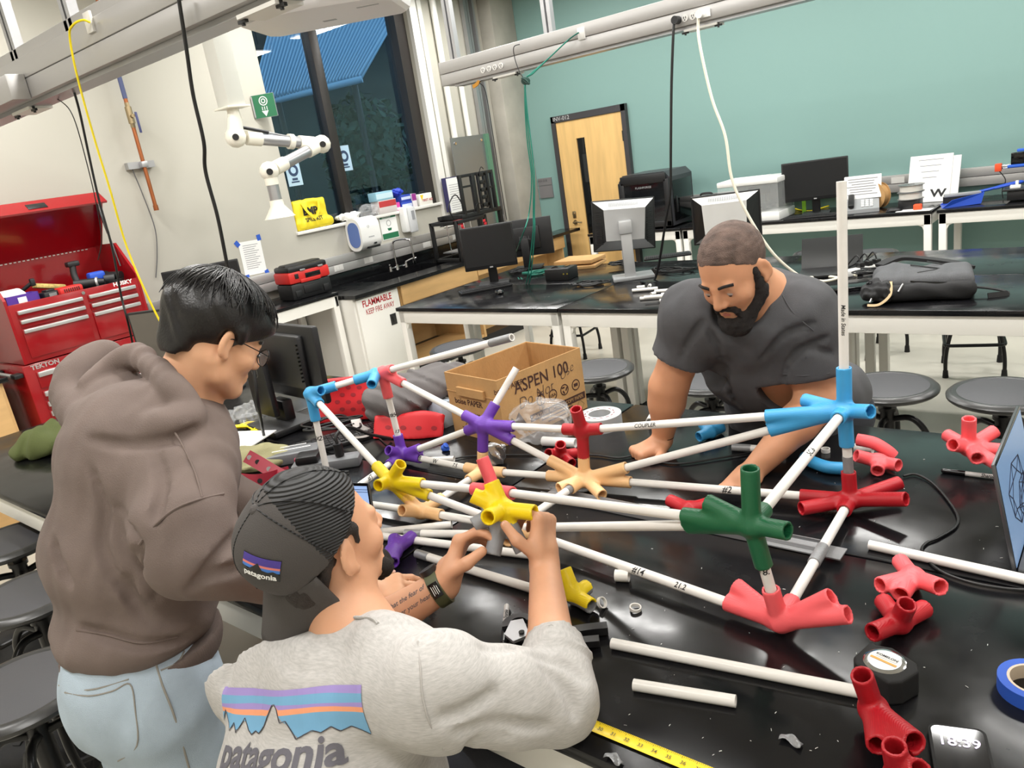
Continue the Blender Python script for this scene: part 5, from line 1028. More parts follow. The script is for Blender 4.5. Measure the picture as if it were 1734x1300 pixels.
for k in range(18): m.add([(-.1 + k * .011, -.04, .121), (-.095 + k * .011, -.04, .121), (-.095 + k * .011, .02, .141), (-.1 + k * .011, .02, .141)], [(0, 1, 2, 3)], M=Matrix.Translation((0, -.003, .003)))
part('top_vents', m, grey_plastic, t)
# heap of short pipe offcuts
for i, (x, y, l, a, z) in enumerate(((1092, 490, .16, 20, 0), (1106, 497, .03, 60, 0), (1125, 492, .12, 15, 0), (1146, 484, .05, 70, .022), (1105, 504, .15, 18, 0), (1120, 501, .2, 24, .022), (1140, 497, .14, 22, 0), (1146, 503, .13, 25, .0), (1085, 486, .05, 25, 0), (1132, 508, .1, 20, 0), (1100, 484, .04, 110, .0))):
    p = onz(x, y, TZ + .0107 + z); d = Vector((math.cos(math.radians(a)), math.sin(math.radians(a)), 0)) * l / 2; m = MB(); m.hollow(p - d, p + d, .0107, .0078, 14); o = solo('pipe_offcut', m, pvc, 'short white plastic pipe offcut in the heap beside the leaning person', 'pipe', 'pipe offcuts heaped on the far table')
# laptop, dark tablet, power strip, pouch, backpack
p = onz(1400, 465, TZ); t = thing('laptop', 'open dark laptop lying on the far table behind the leaning person', 'laptop', p); M_ = Matrix.Translation(p) @ Matrix.Rotation(math.radians(14), 4, 'Z'); m = MB(M_); m.box((0.02, .02, .01), (.34, .24, .018), .004); part('base', m, blk_plastic, t); m = MB(M_ @ Matrix.Translation((0.02, .14, .015)) @ Matrix.Rotation(math.radians(-35), 4, 'X')); m.box((0, 0, .1), (.34, .01, .2), .004); part('lid', m, mat('dark_grey_lid', (60, 62, 64), .4), t)
p = onz(1425, 488, TZ); m = MB(Matrix.Translation(p) @ Matrix.Rotation(.5, 4, 'Z')); m.box((0, 0, .01), (.3, .2, .02), .004); solo('tablet', m, blk_gloss, 'closed black laptop in front of the power strip', 'laptop')
p = onz(1462, 462, TZ); t = thing('power_strip', 'white power strip crowded with black plugs beside the backpack', 'power strip', p); M_ = Matrix.Translation(p) @ Matrix.Rotation(math.radians(55), 4, 'Z'); m = MB(M_); m.box((0, 0, .018), (.3, .055, .036), .006); part('body', m, white_plastic, t)
for k in range(3): m = MB(M_); m.box((-.02 + k * .055, 0, .05), (.035, .04, .03), .006); m.tube([(-.02 + k * .055, 0, .065), (-.02 + k * .055, .03, .1), (-.04 + k * .06, .09, .04), (-.05 + k * .05, .16, .01)], .004, 6); part('plug', m, blk_plastic, t)
tangle(onz(1475, 470), 14, .09, 'black cables tangled over the white power strip', seed=21, r=.004, z=.02)
cable('power_cable', [onz(x, y, TZ + .007) for x, y in ((1372, 472), (1395, 476), (1418, 470), (1385, 466), (1425, 462), (1450, 466))], .0075, wc, 'white cable coiled on the far table by the laptop')
bpk = mat('heather_grey_pack', (84, 85, 88), .8, bump=.4, bscale=500, var=.2, vscale=300); bpb = mat('black_pack_fabric', (30, 30, 32), .75, bump=.4, bscale=400)
p = onz(1562, 505, TZ); t = thing('backpack', 'grey and black backpack lying flat on the far table', 'backpack', p); A = math.radians(12); Rz = Matrix.Rotation(A, 4, 'Z')
def pk_(v): return p + Rz @ Vector(v)
def bf(F_): F_.box(pk_((0, .1, .065)), (.21, .15, .055), Rz, .04, 0); F_.ell(pk_((-.12, .18, .08)), (.1, .1, .06), Rz, .04); F_.wob(.006, (20, 34, 60), 4); F_.plane((0, 0, TZ + .002), (0, 0, -1))
part('main_bag', soft(p + Vector((-.34, -.2, -.02)), p + Vector((.34, .45, .2)), .009, bf), bpk, t)
def bf2(F_): F_.box(pk_((.03, .05, .045)), (.185, .14, .04), Rz, .035, 0); F_.wob(.004, (24, 50), 6); F_.plane((0, 0, TZ + .001), (0, 0, -1))
part('front_pocket', soft(p + Vector((-.3, -.25, -.02)), p + Vector((.32, .35, .16)), .009, bf2), bpb, t)
m = MB(); m.tube([pk_((-.19, .2, .13)), pk_((-.1, .27, .15)), pk_((.02, .26, .135)), pk_((.14, .22, .115)), pk_((.2, .16, .1))], (.03, .008), flat=(0, 0, 1)); part('shoulder_strap', m, bpb, t)
m = MB(); m.tube([pk_((-.15, .0, .1)), pk_((-.02, -.05, .09)), pk_((.1, -.06, .08)), pk_((.2, -.03, .075))], .006, 6); part('zipper', m, pdark, t); m = MB(); m.tube([pk_((-.17, -.04, .1)), pk_((-.2, -.08, .06)), pk_((-.22, -.12, .02))], .004, 6); m.tube([pk_((-.08, -.07, .09)), pk_((-.1, -.1, .06))], .004, 6); part('zip_pull', m, alu, t)
m = MB()
for a_, b_ in (((-.05, .12, .14), (.08, .06, .125)), ((.08, .06, .125), (-.02, .02, .12)), ((-.02, .02, .12), (.12, .14, .12)), ((.12, .14, .12), (.02, .18, .14))): m.tube([pk_(a_), pk_(b_)], .0035, 6, 1)
part('bungee_cord', m, blk_plastic, t); m = MB(); m.tube([pk_((.2, .02, .04)), pk_((.28, .0, .03)), pk_((.34, -.02, .012)), pk_((.26, -.06, .012))], (.012, .003), flat=(0, 0, 1)); part('buckle_strap', m, bpb, t)
p2 = onz(1490, 512, TZ); crump((p2.x, p2.y + .03, TZ + .05), (.09, .1, .055), 31, 'pouch', 'black soft pouch at the end of the backpack', 'pouch', bpb, .008, .01); m = MB(); m.tube([p2 + Vector((.05, .0, .1)), p2 + Vector((.06, -.06, .05)), p2 + Vector((.02, -.09, .012)), p2 + Vector((-.03, -.1, .01))], (.006, .002), flat=(0, 0, 1)); solo('lanyard', m, mat('tan_lanyard', (206, 180, 140), .7), 'tan and white lanyard hanging off the black pouch', 'lanyard')
# ================================================================== the pipe structure on the near tables
def above(px, py, B):
    r = ray(px, py); return CAM + r * ((Vector(B) - CAM).dot(_h) / r.dot(_h))
def reach(C, px, py, L, side):
    r = ray(px, py).normalized(); b = (C - CAM).dot(r); pd = math.sqrt(max(0, (C - CAM).length_squared - b * b)); L = max(L, pd * 1.13) if side in 'nf' else L; disc = b * b - ((C - CAM).length_squared - L * L)
    t = b if disc < 0 else b + (math.sqrt(disc) * (-1 if side == 'n' else 1) if side in 'nf' else 0)
    p = CAM + r * t; return p if side in 'nf' else C + (p - C).normalized() * L
CC = {'pink': (246, 98, 104), 'blue': (62, 158, 214), 'red': (178, 24, 36), 'purple': (106, 58, 170), 'yellow': (244, 214, 18), 'peach': (238, 192, 138), 'green': (26, 98, 62), 'grey': (140, 142, 146)}
PM = {k: mat('printed_%s_plastic' % k, v, .42, bump=.12, bscale=160, kind='wave', var=.03, vscale=30) for k, v in CC.items()}
RO, RI, RP = .0170, .0122, .01065
def connector(name, col, C, ends, parent=None, label=None, cat='connector', group=None, ro=RO, ri=RI, split=None, res=.0026, k=.012):
    """ends: world points where the sleeves end"""
    lo = [min(p[i] for p in ends + [C]) - .03 for i in range(3)]; hi = [max(p[i] for p in ends + [C]) + .03 for i in range(3)]
    F_ = Field(lo, hi, res); F_.ell(C, ro * 1.05, None, 0)
    for e in ends: F_.cap(C, e, ro, ro, k, flat=True)
    for e in ends:
        u = (e - C); L = u.length; u = u / L; F_.cap(C + u * (L - min(.04, L * .55)), e + u * .02, ri, ri, 0, op='sub', flat=True)
    m = F_.mb(0); mats = PM[col] if isinstance(col, str) else [PM[c] for c in col]
    if split is not None:
        for i, f in enumerate(m.f):
            p = sum((m.v[j] for j in f), Vector()) / len(f); m.m[i] = 1 if (p - C).dot(split) > .002 else 0
    if parent is not None: return part(name, m, mats, parent, label=label, angle=50)
    return solo(name, m, mats, label, cat, group, angle=50)
BN = {'N1': onz(1321, 1052, .944), 'N3': onz(1440, 846, .947), 'N6': onz(990, 810, .95), 'N15': onz(872, 893, .945), 'N13': onz(713, 866, .945), 'N8': onz(817, 797, .945), 'N10': onz(682, 770, .947), 'N16': onz(554, 800, .93)}
N = dict(BN)
for a, b, x, y in (('N2', 'N1', 1273, 888), ('N4', 'N3', 1430, 695), ('N5', 'N6', 986, 728), ('N14', 'N15', 838, 831), ('N12', 'N13', 661, 814), ('N7', 'N8', 818, 719), ('N9', 'N10', 647, 630), ('N11', 'N16', 525, 666)): N[a] = above(x, y, BN[b])
TOPP = above(1425, 307, BN['N3']); T9 = reach(N['N9'], 867, 571, .62, 'n'); T7 = reach(N['N7'], 864, 641, .2, '0'); N17 = onz(585, 838, .935)
AL = .082
# node: colour, pipes to other nodes (direction points at them, arm reach), open ends (px, py, side, reach)
ND = {
 'N1': ('pink', [('N2', .075), ('N3', .075), ('N15', .115)], [(1246, 991, 'f', .105), (1409, 1010, 'n', .105), (1437, 1040, 'n', .115)]),
 'N2': ('green', [('N1', .09), ('N4', .06), ('N14', .15), ('N15', .15)], [(1270, 792, 'n', .105), (1197, 850, 'f', .095), (1335, 899, 'n', .075)]),
 'N3': ('red', [('N1', .06), ('N4', .075), ('N6', .115)], [(1356, 861, 'n', .115), (1524, 817, 'f', .12), (1535, 845, 'n', .13)]),
 'N4': ('blue', [('N2', .05), ('N3', .09), ('N5', .18), ('N6', .18), (TOPP, .105)], [(1475, 697, 'n', .08), (1361, 677, 'f', .11)]),
 'N5': ('red', [('N4', .06), ('N7', .06), ('N6', .085)], [(975, 692, 'n', .08)]),
 'N6': ('peach', [('N5', .07), ('N4', .14), ('N3', .14), ('N7', .12), ('N8', .12), ('N15', .07)], [(1020, 841, 'n', .1), (946, 827, 'n', .09)]),
 'N7': ('purple', [('N9', .075), ('N5', .11), ('N6', .11), ('N8', .085), ('N10', .075), (T7, .075)], []),
 'N8': ('peach', [('N7', .065), ('N10', .07), ('N6', .08), ('N13', .07)], []),
 'N10': ('purple', [('N9', .075), ('N7', .095), ('N8', .09), (N17, .075)], [(657, 762, 'n', .075)]),
 'N12': ('yellow', [('N11', .085), ('N14', .115), ('N15', .13), ('N13', .085)], [(679, 785, 'n', .08), (640, 822, 'n', .06)]),
 'N13': ('peach', [('N12', .075), ('N15', .075), ('N8', .09)], [(680, 864, 'n', .08)]),
 'N14': ('pink', [('N12', .07), ('N2', .07), ('N15', .06)], [(823, 792, '0', .09)]),
 'N15': ('peach', [('N14', .06), ('N13', .06), ('N6', .06), ('N1', .07)], [(860, 925, 'n', .06)]),
 'N11': ('blue', [('N16', .095), ('N12', .08), ('N9', .09)], [(544, 661, 'n', .075)]),
}
tr_c = (N['N13'] + N['N6']) / 2
ST = thing('pipe_structure', 'white pipe frame joined by bright coloured connectors on the near tables', 'structure', (tr_c.x, tr_c.y, TZ))
P3 = lambda v: N[v] if isinstance(v, str) else v
for nm, (col, links, op) in ND.items():
    C = N[nm]; ends = [C + (P3(t_) - C).normalized() * L for t_, L in links] + [reach(C, x, y, L, s_) for x, y, s_, L in op]
    for e in ends: e.z = max(e.z, TZ + .0185)
    connector('connector', col, C, ends, ST, label=col + ' connector')
C = N['N9']; u9 = (N['N11'] - C).normalized()
connector('connector', 'pink', C, [C + (T9 - C).normalized() * .06, C + (N['N7'] - C).normalized() * .095, C + (N['N10'] - C).normalized() * .09], ST, label='pink connector')
C = N['N9'] + u9 * .02; connector('connector', 'blue', C, [C + u9 * .075, reach(C, 629, 651, .085, 'n')], ST, label='blue connector')
def lettering(parent, a, b, f, s, size=.016, rot=0):
    """handwriting on a pipe, on the side that faces the room front"""
    p = a.lerp(b, f); u = (b - a).normalized(); 
    if u.dot(RGT) < 0: u = -u
    v = (CAM - p); v = (v - u * v.dot(u)).normalized(); w = v.cross(u); m = MB(); m.text(s, size, Matrix.Rotation(math.radians(rot), 4, 'Z'), bold=.012, shear=.2)
    q = MB(); q.cyl(a, b, RP, n=24); part('handwriting', drape(m, p, u, w, v, bvh_of(q), .0006, .004), ink, parent, label='black marker writing')
PIPES = [('N1', 'N2', [('18.9', .55, .018, 90)]), ('N1', 'N3', []), ('N2', 'N4', [('SC.6', .55, .016, 0)]), ('N3', 'N4', []), ('N4', 'N5', [('COUPLER', .72, .014, 0)]), ('N4', 'N6', []), ('N3', 'N6', [('#2', .42, .022, 0)]), ('N5', 'N7', []), ('N5', 'N6', []), ('N6', 'N7', []), ('N6', 'N8', [('#17', .25, .02, 90)]), ('N6', 'N15', []), ('N7', 'N8', []), ('N7', 'N9', []), ('N7', 'N10', []), ('N8', 'N10', [('IB', .75, .018, 0), ('W', .55, .02, 0), ('7.5', .3, .016, 0)]), ('N8', 'N13', []), ('N9', 'N10', [('#5', .5, .02, 80), ('13', .7, .016, 80)]), ('N9', 'N11', []), ('N11', 'N12', []), ('N11', 'N16', [('#22', .55, .022, 80)]), ('N12', 'N14', []), ('N12', 'N15', []), ('N12', 'N13', []), ('N13', 'N15', []), ('N14', 'N2', []), ('N14', 'N15', []), ('N15', 'N1', [('#14', .55, .02, 0), ('21.2', .7, .016, 0)]), ('N15', 'N2', []), ('N10', N17, [('#T', .62, .02, 0), ('2A', .8, .018, 0)]), ('N4', TOPP, [('Made in States', .42, .012, 0)]), ('N9', T9, []), ('N7', T7, []), ('N13', onz(600, 850, .94), [])]
for a, b, wr in PIPES:
    A, B = P3(a), P3(b); u = (B - A).normalized(); ia = .028 if isinstance(a, str) else 0; ib = .028 if (isinstance(b, str) and b not in ('N16',)) else 0
    m = MB(); m.hollow(A + u * ia, B - u * ib, RP, RP * .74, 20); o = part('pipe', m, pvc, ST)
    for s_, f, sz, ro in wr: lettering(o, A, B, f, s_, sz, ro)
def sleeve(A, B, f0, f1, parent, r=RP * 1.1, name='tape_wrap'):
    m = MB(); m.hollow(A.lerp(B, f0), A.lerp(B, f1), r, RP * .95, 20); return part(name, m, duct_tape, parent, label='silver tape wrap')
sleeve(N['N9'], T9, .86, .999, ST); sleeve(N['N3'], N['N4'], .3, .5, ST); sleeve(N['N1'], N['N3'], .42, .55, ST, RP * 1.25); sleeve(N['N7'], N['N8'], .5, .62, ST, RP * 1.15); sleeve(N['N12'], N['N13'], .5, .62, ST, RP * 1.15); sleeve(N['N6'], N['N8'], .26, .34, ST); sleeve(N['N6'], N['N15'], .2, .28, ST)
# flat aluminium rule taped to the structure
a_, b_ = onz(925, 836, TZ + .003), onz(1395, 932, TZ + .003); u = (b_ - a_).normalized(); m = MB(frame((a_ + b_) / 2, u, z=(0, 0, 1))); L = (b_ - a_).length; m.box((0, 0, 0), (L, .045, .004)); m.box((0, -.0225, .008), (L, .003, .02)); m.box((0, .0225, .005), (L, .003, .014)); solo('metal_rule', m, alu, 'long flat aluminium channel lying under the green connector', 'rule')
a2 = onz(1322, 917, TZ + .021); m = MB(frame(a2.lerp(b_, .55), u, z=(0, 0, 1))); m.box((0, 0, 0), (.17, .05, .003)); solo('tape_strip', m, duct_tape, 'silver tape strip from the aluminium channel to the pipe', 'tape')
# ---------------------------------------------------------------- loose connectors
def loose(col, cx_, cy_, z, ends, label, split=None, ro=RO, ri=RI, name='loose_connector', grp='loose connectors on the near tables'):
    C = onz(cx_, cy_, TZ + z); E = []
    for x, y, s_, L in ends:
        e = reach(C, x, y, L, s_); e.z = max(e.z, TZ + ro + .001); E.append(e)
    return connector(name, col, C, E, None, label, group=grp, split=split, ro=ro, ri=ri)
loose('pink', 1640, 757, .055, [(1641, 708, 'n', .085), (1603, 736, 'f', .08), (1613, 753, 'n', .075), (1655, 776, 'n', .08), (1685, 729, 'f', .085), (1696, 762, '0', .09), (1690, 786, 'n', .1)], 'pink seven-armed connector beside the marker pen and laptop')
loose('pink', 1488, 781, .02, [(1449, 771, 'n', .06), (1522, 788, 'n', .06), (1486, 808, 'n', .06)], 'pink three-way connector lying behind the red connector')
loose('blue', 1203, 731, .02, [(1183, 742, 'n', .05), (1223, 731, 'f', .055), (1190, 718, 'f', .045)], 'small blue connector beside the leaning person\'s fist')
loose('red', 950, 771, .03, [(928, 768, 'n', .065), (949, 752, 'n', .06), (968, 785, 'n', .07), (976, 770, 'f', .06)], 'dark red four-armed connector behind the peach connector')
loose('red', 1168, 862, .02, [(1135, 856, 'f', .08), (1200, 866, 'f', .06)], 'red connector lying behind the green connector')
loose('purple', 666, 934, .02, [(668, 911, 'f', .065), (701, 918, 'f', .09), (666, 957, 'n', .055), (640, 950, 'n', .075)], 'purple connector on the table between the cap and the hands')
loose('pink', 1546, 977, .022, [(1524, 951, 'f', .07), (1490, 991, 'n', .085), (1525, 1007, 'n', .08), (1593, 994, 'n', .085)], 'pink four-armed connector by the long loose pipe')
loose('red', 1522, 1053, .025, [(1495, 1017, 'f', .075), (1536, 1022, 'n', .06), (1477, 1071, 'n', .075), (1567, 1035, 'f', .08)], 'dark red four-armed connector in front of the pink one and behind the tape measure')
loose('red', 1479, 1200, .035, [(1459, 1142, 'n', .085), (1549, 1257, 'n', .125), (1525, 1275, 'n', .12), (1487, 1262, 'n', .09)], 'red fan-shaped connector against the tape measure')
loose('red', 1522, 1315, .02, [(1514, 1262, 'n', .07), (1560, 1305, 'n', .06)], 'red connector at the frame bottom beside the phone')
loose(['yellow', 'grey'], 972, 1008, .022, [(1003, 1034, 'n', .055), (958, 972, '0', .06), (996, 1003, 'f', .05)], 'yellow and grey two-tone connector lying behind the bent forearm', split=Vector((0, 0, -1)))
def curved(pts, col, label):
    P = [onz(x, y, TZ + z) for x, y, z in pts]; m = MB(); m.tube(P, RO, 18, 6); o = solo('curved_tube', m, PM[col], label, 'connector', 'loose connectors on the near tables'); e = P[-1]; u = (P[-1] - P[-2]).normalized(); m = MB(); m.cyl(e - u * .002, e + u * .0006, RI, n=18); part('painted_bore', m, mat('bore_shade_' + col, tuple(v * .45 for v in CC[col]), .7), o, label='solid disc painted with the shade of an open end')  # tube is solid; shade inside its mouth is painted as a darker disc
curved([(1452, 744, .06), (1480, 750, .055), (1502, 763, .035), (1512, 772, .02)], 'pink', 'pink curved tube behind the pink three-way connector')
curved([(1430, 793, .018), (1402, 791, .018), (1378, 783, .018), (1362, 774, .018)], 'blue', 'blue curved tube lying behind the red connector')
# ---------------------------------------------------------------- loose pipes
def loosepipe(a, b, label, tape=None, z=RP, r=RP, name='loose_pipe', wall=.74, grp='loose pipes on the near tables'):
    A, B = onz(a[0], a[1], TZ + z), onz(b[0], b[1], TZ + z); m = MB(); m.hollow(A, B, r, r * wall, 20); o = solo(name, m, pvc, label, 'pipe', grp)
    if tape:
        m = MB(); m.hollow(A.lerp(B, tape[0]), A.lerp(B, tape[1]), r * 1.1, r * .95, 20); part('tape_wrap', m, duct_tape, o, label='silver tape wrap')
    return o
loosepipe((1036, 1089), (1470, 1174), 'long loose white pipe ending under the red fan connector'); loosepipe((1073, 1159), (1246, 1187), 'short loose white pipe in front of the long one'); loosepipe((1472, 922), (1790, 993), 'loose white pipe running behind the pink and red connectors to the laptop')
loosepipe((625, 903), (765, 888), 'loose white pipe beside the laptop with its cut end showing'); loosepipe((686, 903), (800, 904), 'loose white pipe with a taped end nearest the small laptop', (.0, .25)); loosepipe((600, 902), (905, 940), 'long loose white pipe passing behind the held connector', z=RP); loosepipe((706, 937), (940, 1008), 'loose white pipe with silver taped end running under the wrist', (0, .1))
loosepipe((1240, 757), (1330, 762), 'loose white pipe with a taped end behind the forearm', (0, .36)); loosepipe((728, 779), (769, 777), 'short white pipe behind the purple connector'); loosepipe((1100, 714), (1108, 700), 'white pipe coupling standing by the leaning person\'s wrist', r=.014)
loosepipe((1042, 974), (1065, 975), 'white pipe coupling lying alone on the table', r=.0135, wall=.85, z=.0135, name='pipe_coupling'); loosepipe((1448, 758), (1478, 762), 'white coupling between the pink connectors', r=.0135, z=.0135, wall=.8, name='pipe_coupling')
for (x, y, tilt, lab) in ((1076, 1029, .15, 'thin white plastic ring lying on the black table'), (1019, 1020, 1.1, 'white plastic ring leaning on the two-tone connector'), (1398, 762, .0, 'short white ring behind the upright blue connector')):
    p = onz(x, y, TZ + (.006 if tilt < 1 else .012)); A = Matrix.Translation(p) @ Matrix.Rotation(tilt, 4, 'Y'); h = .011 if tilt < .1 else .007; m = MB(); m.hollow(A @ Vector((0, 0, -h / 2)), A @ Vector((0, 0, h / 2)), .0125, .0098, 24); solo('pipe_ring', m, pvc, lab, 'ring', 'cut pipe rings')
# ---------------------------------------------------------------- cardboard box
B0, B1 = onz(858, 755), onz(995, 690); ux = (B1 - B0).normalized(); Ld = (B1 - B0).length; uy = Vector((-ux.y, ux.x, 0)); Wd = .29; H = .235
bt = thing('paper_box', 'open brown copy paper carton with printed and handwritten sides', 'box', (B0 + B1) / 2 + uy * Wd / 2); Fb = frame(B0, ux, z=(0, 0, 1))
m = MB(Fb); m.bb((0, 0, .001), (Ld, .004, H)); part('front_side', m, cardboard, bt); m = MB(Fb); m.bb((0, Wd - .004, .001), (Ld, Wd, H)); part('rear_side', m, cardboard, bt); m = MB(Fb); m.bb((Ld - .004, .004, .001), (Ld, Wd - .004, H)); part('end_side', m, cardboard, bt)
m = MB(Fb); m.bb((0, .004, .001), (.004, Wd - .004, H - .0)); part('end_side', m, cardboard, bt); m = MB(Fb); m.bb((.004, .004, .001), (Ld - .004, Wd - .004, .004)); part('bottom', m, card_in, bt); m = MB(Fb); m.bb((-.012, .07, H - .075), (-.001, Wd - .07, H - .045)); m.bb((-.003, .0, H - .07), (-.0005, Wd, H - .066)); part('hand_flap', m, cardboard, bt)
m = MB(Fb); m.bb((.005, Wd - .006, .005), (Ld - .005, Wd - .0042, H - .002)); m.bb((Ld - .0062, .005, .005), (Ld - .0042, Wd - .006, H - .002)); part('inner_face', m, card_in, bt)
brn = mat('dark_brown_print', (70, 42, 34), .7); Ff = Fb @ frame((Ld / 2, -.0004, H / 2), (1, 0, 0), z=(0, -1, 0))
m = MB(Ff); m.text('ASPEN 100', .062, Matrix.Translation((.0, .065, 0)), bold=.012, sx=.92); m.text('boise PAPER', .026, Matrix.Translation((-.155, .08, 0)), bold=.01)
m.box((.06, -.062, .0003), (Ld - .13, .026, .0004))
for i, x in enumerate((-.02, .04, .1, .16)):
    m.lathe([(.017, .0003), (.021, .0003), (.021, .0006), (.017, .0006)], 18, Matrix.Translation((x, -.012, 0)), True)
    if i == 0: m.box((x, -.012, .0004), (.005, .04, .0004)); m.box((x, .01, .0004), (.03, .004, .0004), rz=30); m.box((x, .014, .0004), (.03, .004, .0004), rz=-30)
    if i == 1: m.text('USA', .016, Matrix.Translation((x, -.014, 0)), bold=.02)
    if i == 2:
        for k in range(3): m.box((x + .01 * math.cos(k * 2.1), -.012 + .01 * math.sin(k * 2.1), .0004), (.014, .006, .0004), rz=k * 120 + 60)
    if i == 3: m.box((x, -.012, .0004), (.02, .012, .0004))
m.prism([(-.19, -.075), (-.165, -.03), (-.15, -.045), (-.13, -.02), (-.1, -.075)], .0004, Matrix.Translation((0, 0, .0002)))
for y in (-.085, -.1): m.box((.05, y, .0003), (.16 - (y < -.09) * .06, .005, .0004))
m.text('UP', .022, Matrix.Translation((-.02, -.043, 0)), bold=.01)
for x in (.12, .17): m.lathe([(.02, .0003), (.0215, .0003), (.0215, .0005), (.02, .0005)], 4, Matrix.Translation((x, -.095, 0)), True)
part('print', m, brn, bt, label='brown printed words and symbols')
m = MB(Ff); m.text('MULTI-USE RECYCLED COPY PAPER', .019, Matrix.Translation((.06, -.0625, .0006)), bold=.01, sx=.85); part('lettering', m, cardboard, bt)
m = MB(Ff); m.text('Do Not', .06, Matrix.Translation((-.04, .012, .0004)) @ Matrix.Rotation(.1, 4, 'Z'), shear=.25, bold=-.016, sx=.9); m.text('Use', .05, Matrix.Translation((.12, .05, .0004)) @ Matrix.Rotation(.3, 4, 'Z'), shear=.3, bold=-.018); part('handwriting', m, mat('pen_ink', (90, 70, 60), .6), bt)
Fe = Fb @ frame((-.0004, Wd / 2, H / 2), (0, -1, 0), z=(-1, 0, 0)); m = MB(Fe); m.text('boise PAPER', .03, Matrix.Translation((-.03, .015, 0)), bold=.02); m.text('ASPEN 100', .02, Matrix.Translation((-.02, -.03, 0)), bold=.01); m.box((-.02, -.06, .0003), (.14, .003, .0004)); m.box((-.02, -.085, .0003), (.14, .003, .0004)); m.lathe([(.016, .0003), (.019, .0003), (.019, .0005), (.016, .0005)], 4, Matrix.Translation((-.05, -.073, 0)), True); m.lathe([(.016, .0003), (.019, .0003), (.019, .0005), (.016, .0005)], 4, Matrix.Translation((.0, -.073, 0)), True); part('print', m, brn, bt, label='brown printed words')
p = onz(758, 715); m = MB(frame(p, uy, z=(0, 0, 1))); m.box((0, .02, .05), (.1, .06, .1), .003); t = solo('small_carton', m, mat('pale_blue_carton', (190, 204, 220), .5), 'small pale blue carton at the left foot of the paper box', 'box'); m = MB(frame(p, uy, z=(0, 0, 1))); m.box((-.0, -.0105, .03), (.05, .001, .05)); part('red_panel', m, mat('red_print_panel', (196, 60, 84), .5), t, local=False)
# clear bag, foil, tape roll
p = onz(915, 742); crump((p.x, p.y, TZ + .06), (.13, .1, .075), 41, 'plastic_bag', 'crumpled clear plastic bag in front of the paper box', 'bag', film, .007, .016); p = onz(772, 690); crump((p.x - .02, p.y, TZ + .08), (.05, .05, .11), 44, 'plastic_bag', 'crumpled clear plastic between the grey cloth and the paper box', 'bag', film, .007, .014)
p = onz(955, 755); m = MB(); m.hollow(p + Vector((-.07, -.02, .017)), p + Vector((.05, .0, .017)), .016, .012); solo('label_roll', m, paper, 'white roll inside the clear bag', 'roll')
p = onz(843, 785); crump((p.x, p.y, TZ + .032), (.04, .03, .04), 47, 'foil_ball', 'crumpled silver tape ball beside the peach connector', 'tape', mat('crumpled_silver', (190, 190, 192), .25, metal=.8, bump=.6, bscale=120), .004, .008, (60, 110, 180)); p = onz(754, 764); crump((p.x, p.y, TZ + .012), (.013, .013, .014), 48, 'blue_scrap', 'tiny crumpled blue tape scrap on the table', 'tape', blue_tape, .003, .004, (150, 260))
p = onz(1018, 722); t = thing('tape_roll', 'large roll of silver duct tape lying flat behind the red cross connector', 'tape', p); m = MB(); m.hollow(p, p + Vector((0, 0, .048)), .075, .04, 40); part('tape_body', m, mat('pale_grey_tape', (196, 198, 200), .4), t); m = MB(); m.hollow(p + Vector((0, 0, .0481)), p + Vector((0, 0, .0492)), .06, .039, 40); part('paper_core', m, paper, t); m = MB(); 
for k in range(14): a = k * 2 * PI / 14; m.box((p.x + .05 * math.cos(a), p.y + .05 * math.sin(a), TZ + .0496), (.012, .004, .0006), rz=math.degrees(a) + 90)
part('core_print', m, mat('maroon_print', (120, 30, 50), .5), t)
# red dotted bag with grey cloth
rb_ = mat('red_bag_fabric', (206, 34, 42), .5); p = onz(650, 738); uB = (onz(745, 735) - onz(600, 720)).normalized()
t = thing('red_bag', 'red dotted bag holding a bundled grey cloth behind the structure', 'bag', p)
c1 = onz(598, 705) + Vector((0, 0, .07)); c2 = onz(690, 742) + Vector((0, .02, .03))
def rbf(F_): F_.box(c1, (.16, .045, .1), Matrix.Rotation(.5, 4, 'Z') @ Matrix.Rotation(-.35, 4, 'X'), .02, 0); F_.wob(.005, (18, 34), 5); F_.plane((0, 0, TZ + .002), (0, 0, -1))
m1 = soft(c1 - Vector((.25, .25, .15)), c1 + Vector((.25, .25, .2)), .008, rbf); part('bag_body', m1, rb_, t)
def rbf2(F_): F_.box(c2 + Vector((0, .0, .005)), (.15, .014, .052), Matrix.Rotation(math.atan2(uB.y, uB.x) + .25, 4, 'Z') @ Matrix.Rotation(-.5, 4, 'X'), .008, 0); F_.wob(.008, (14, 30), 7); F_.plane((0, 0, TZ + .002), (0, 0, -1))
m2 = soft(c2 - Vector((.25, .25, .12)), c2 + Vector((.25, .25, .15)), .008, rbf2); part('bag_flap', m2, rb_, t)
dm = mat('dark_red_dots', (150, 24, 34), .6); vv = (CAM - c1).normalized(); ru = RGT; rv = UPV
for mm, cc, pts in ((m1, c1, [(-.05 + .045 * i + (.02 if j % 2 else 0), .055 - .03 * j) for i in range(4) for j in range(4)]), (m2, c2, [(-.08 + .055 * i, .005 - .01 * i * 0) for i in range(5)])):
    m = MB()
    for x, y in pts: m.add([(x + .011 * math.cos(a * PI / 6), y + .008 * math.sin(a * PI / 6), 0) for a in range(12)], [tuple(range(12))])
    part('dots', drape(m, cc + vv * .0, ru, rv, vv, bvh_of(mm), .001, .01), dm, t, label='dark red dots')
gcl = mat('grey_jersey', (104, 100, 100), .85, bump=.3, bscale=300); p = onz(700, 715)
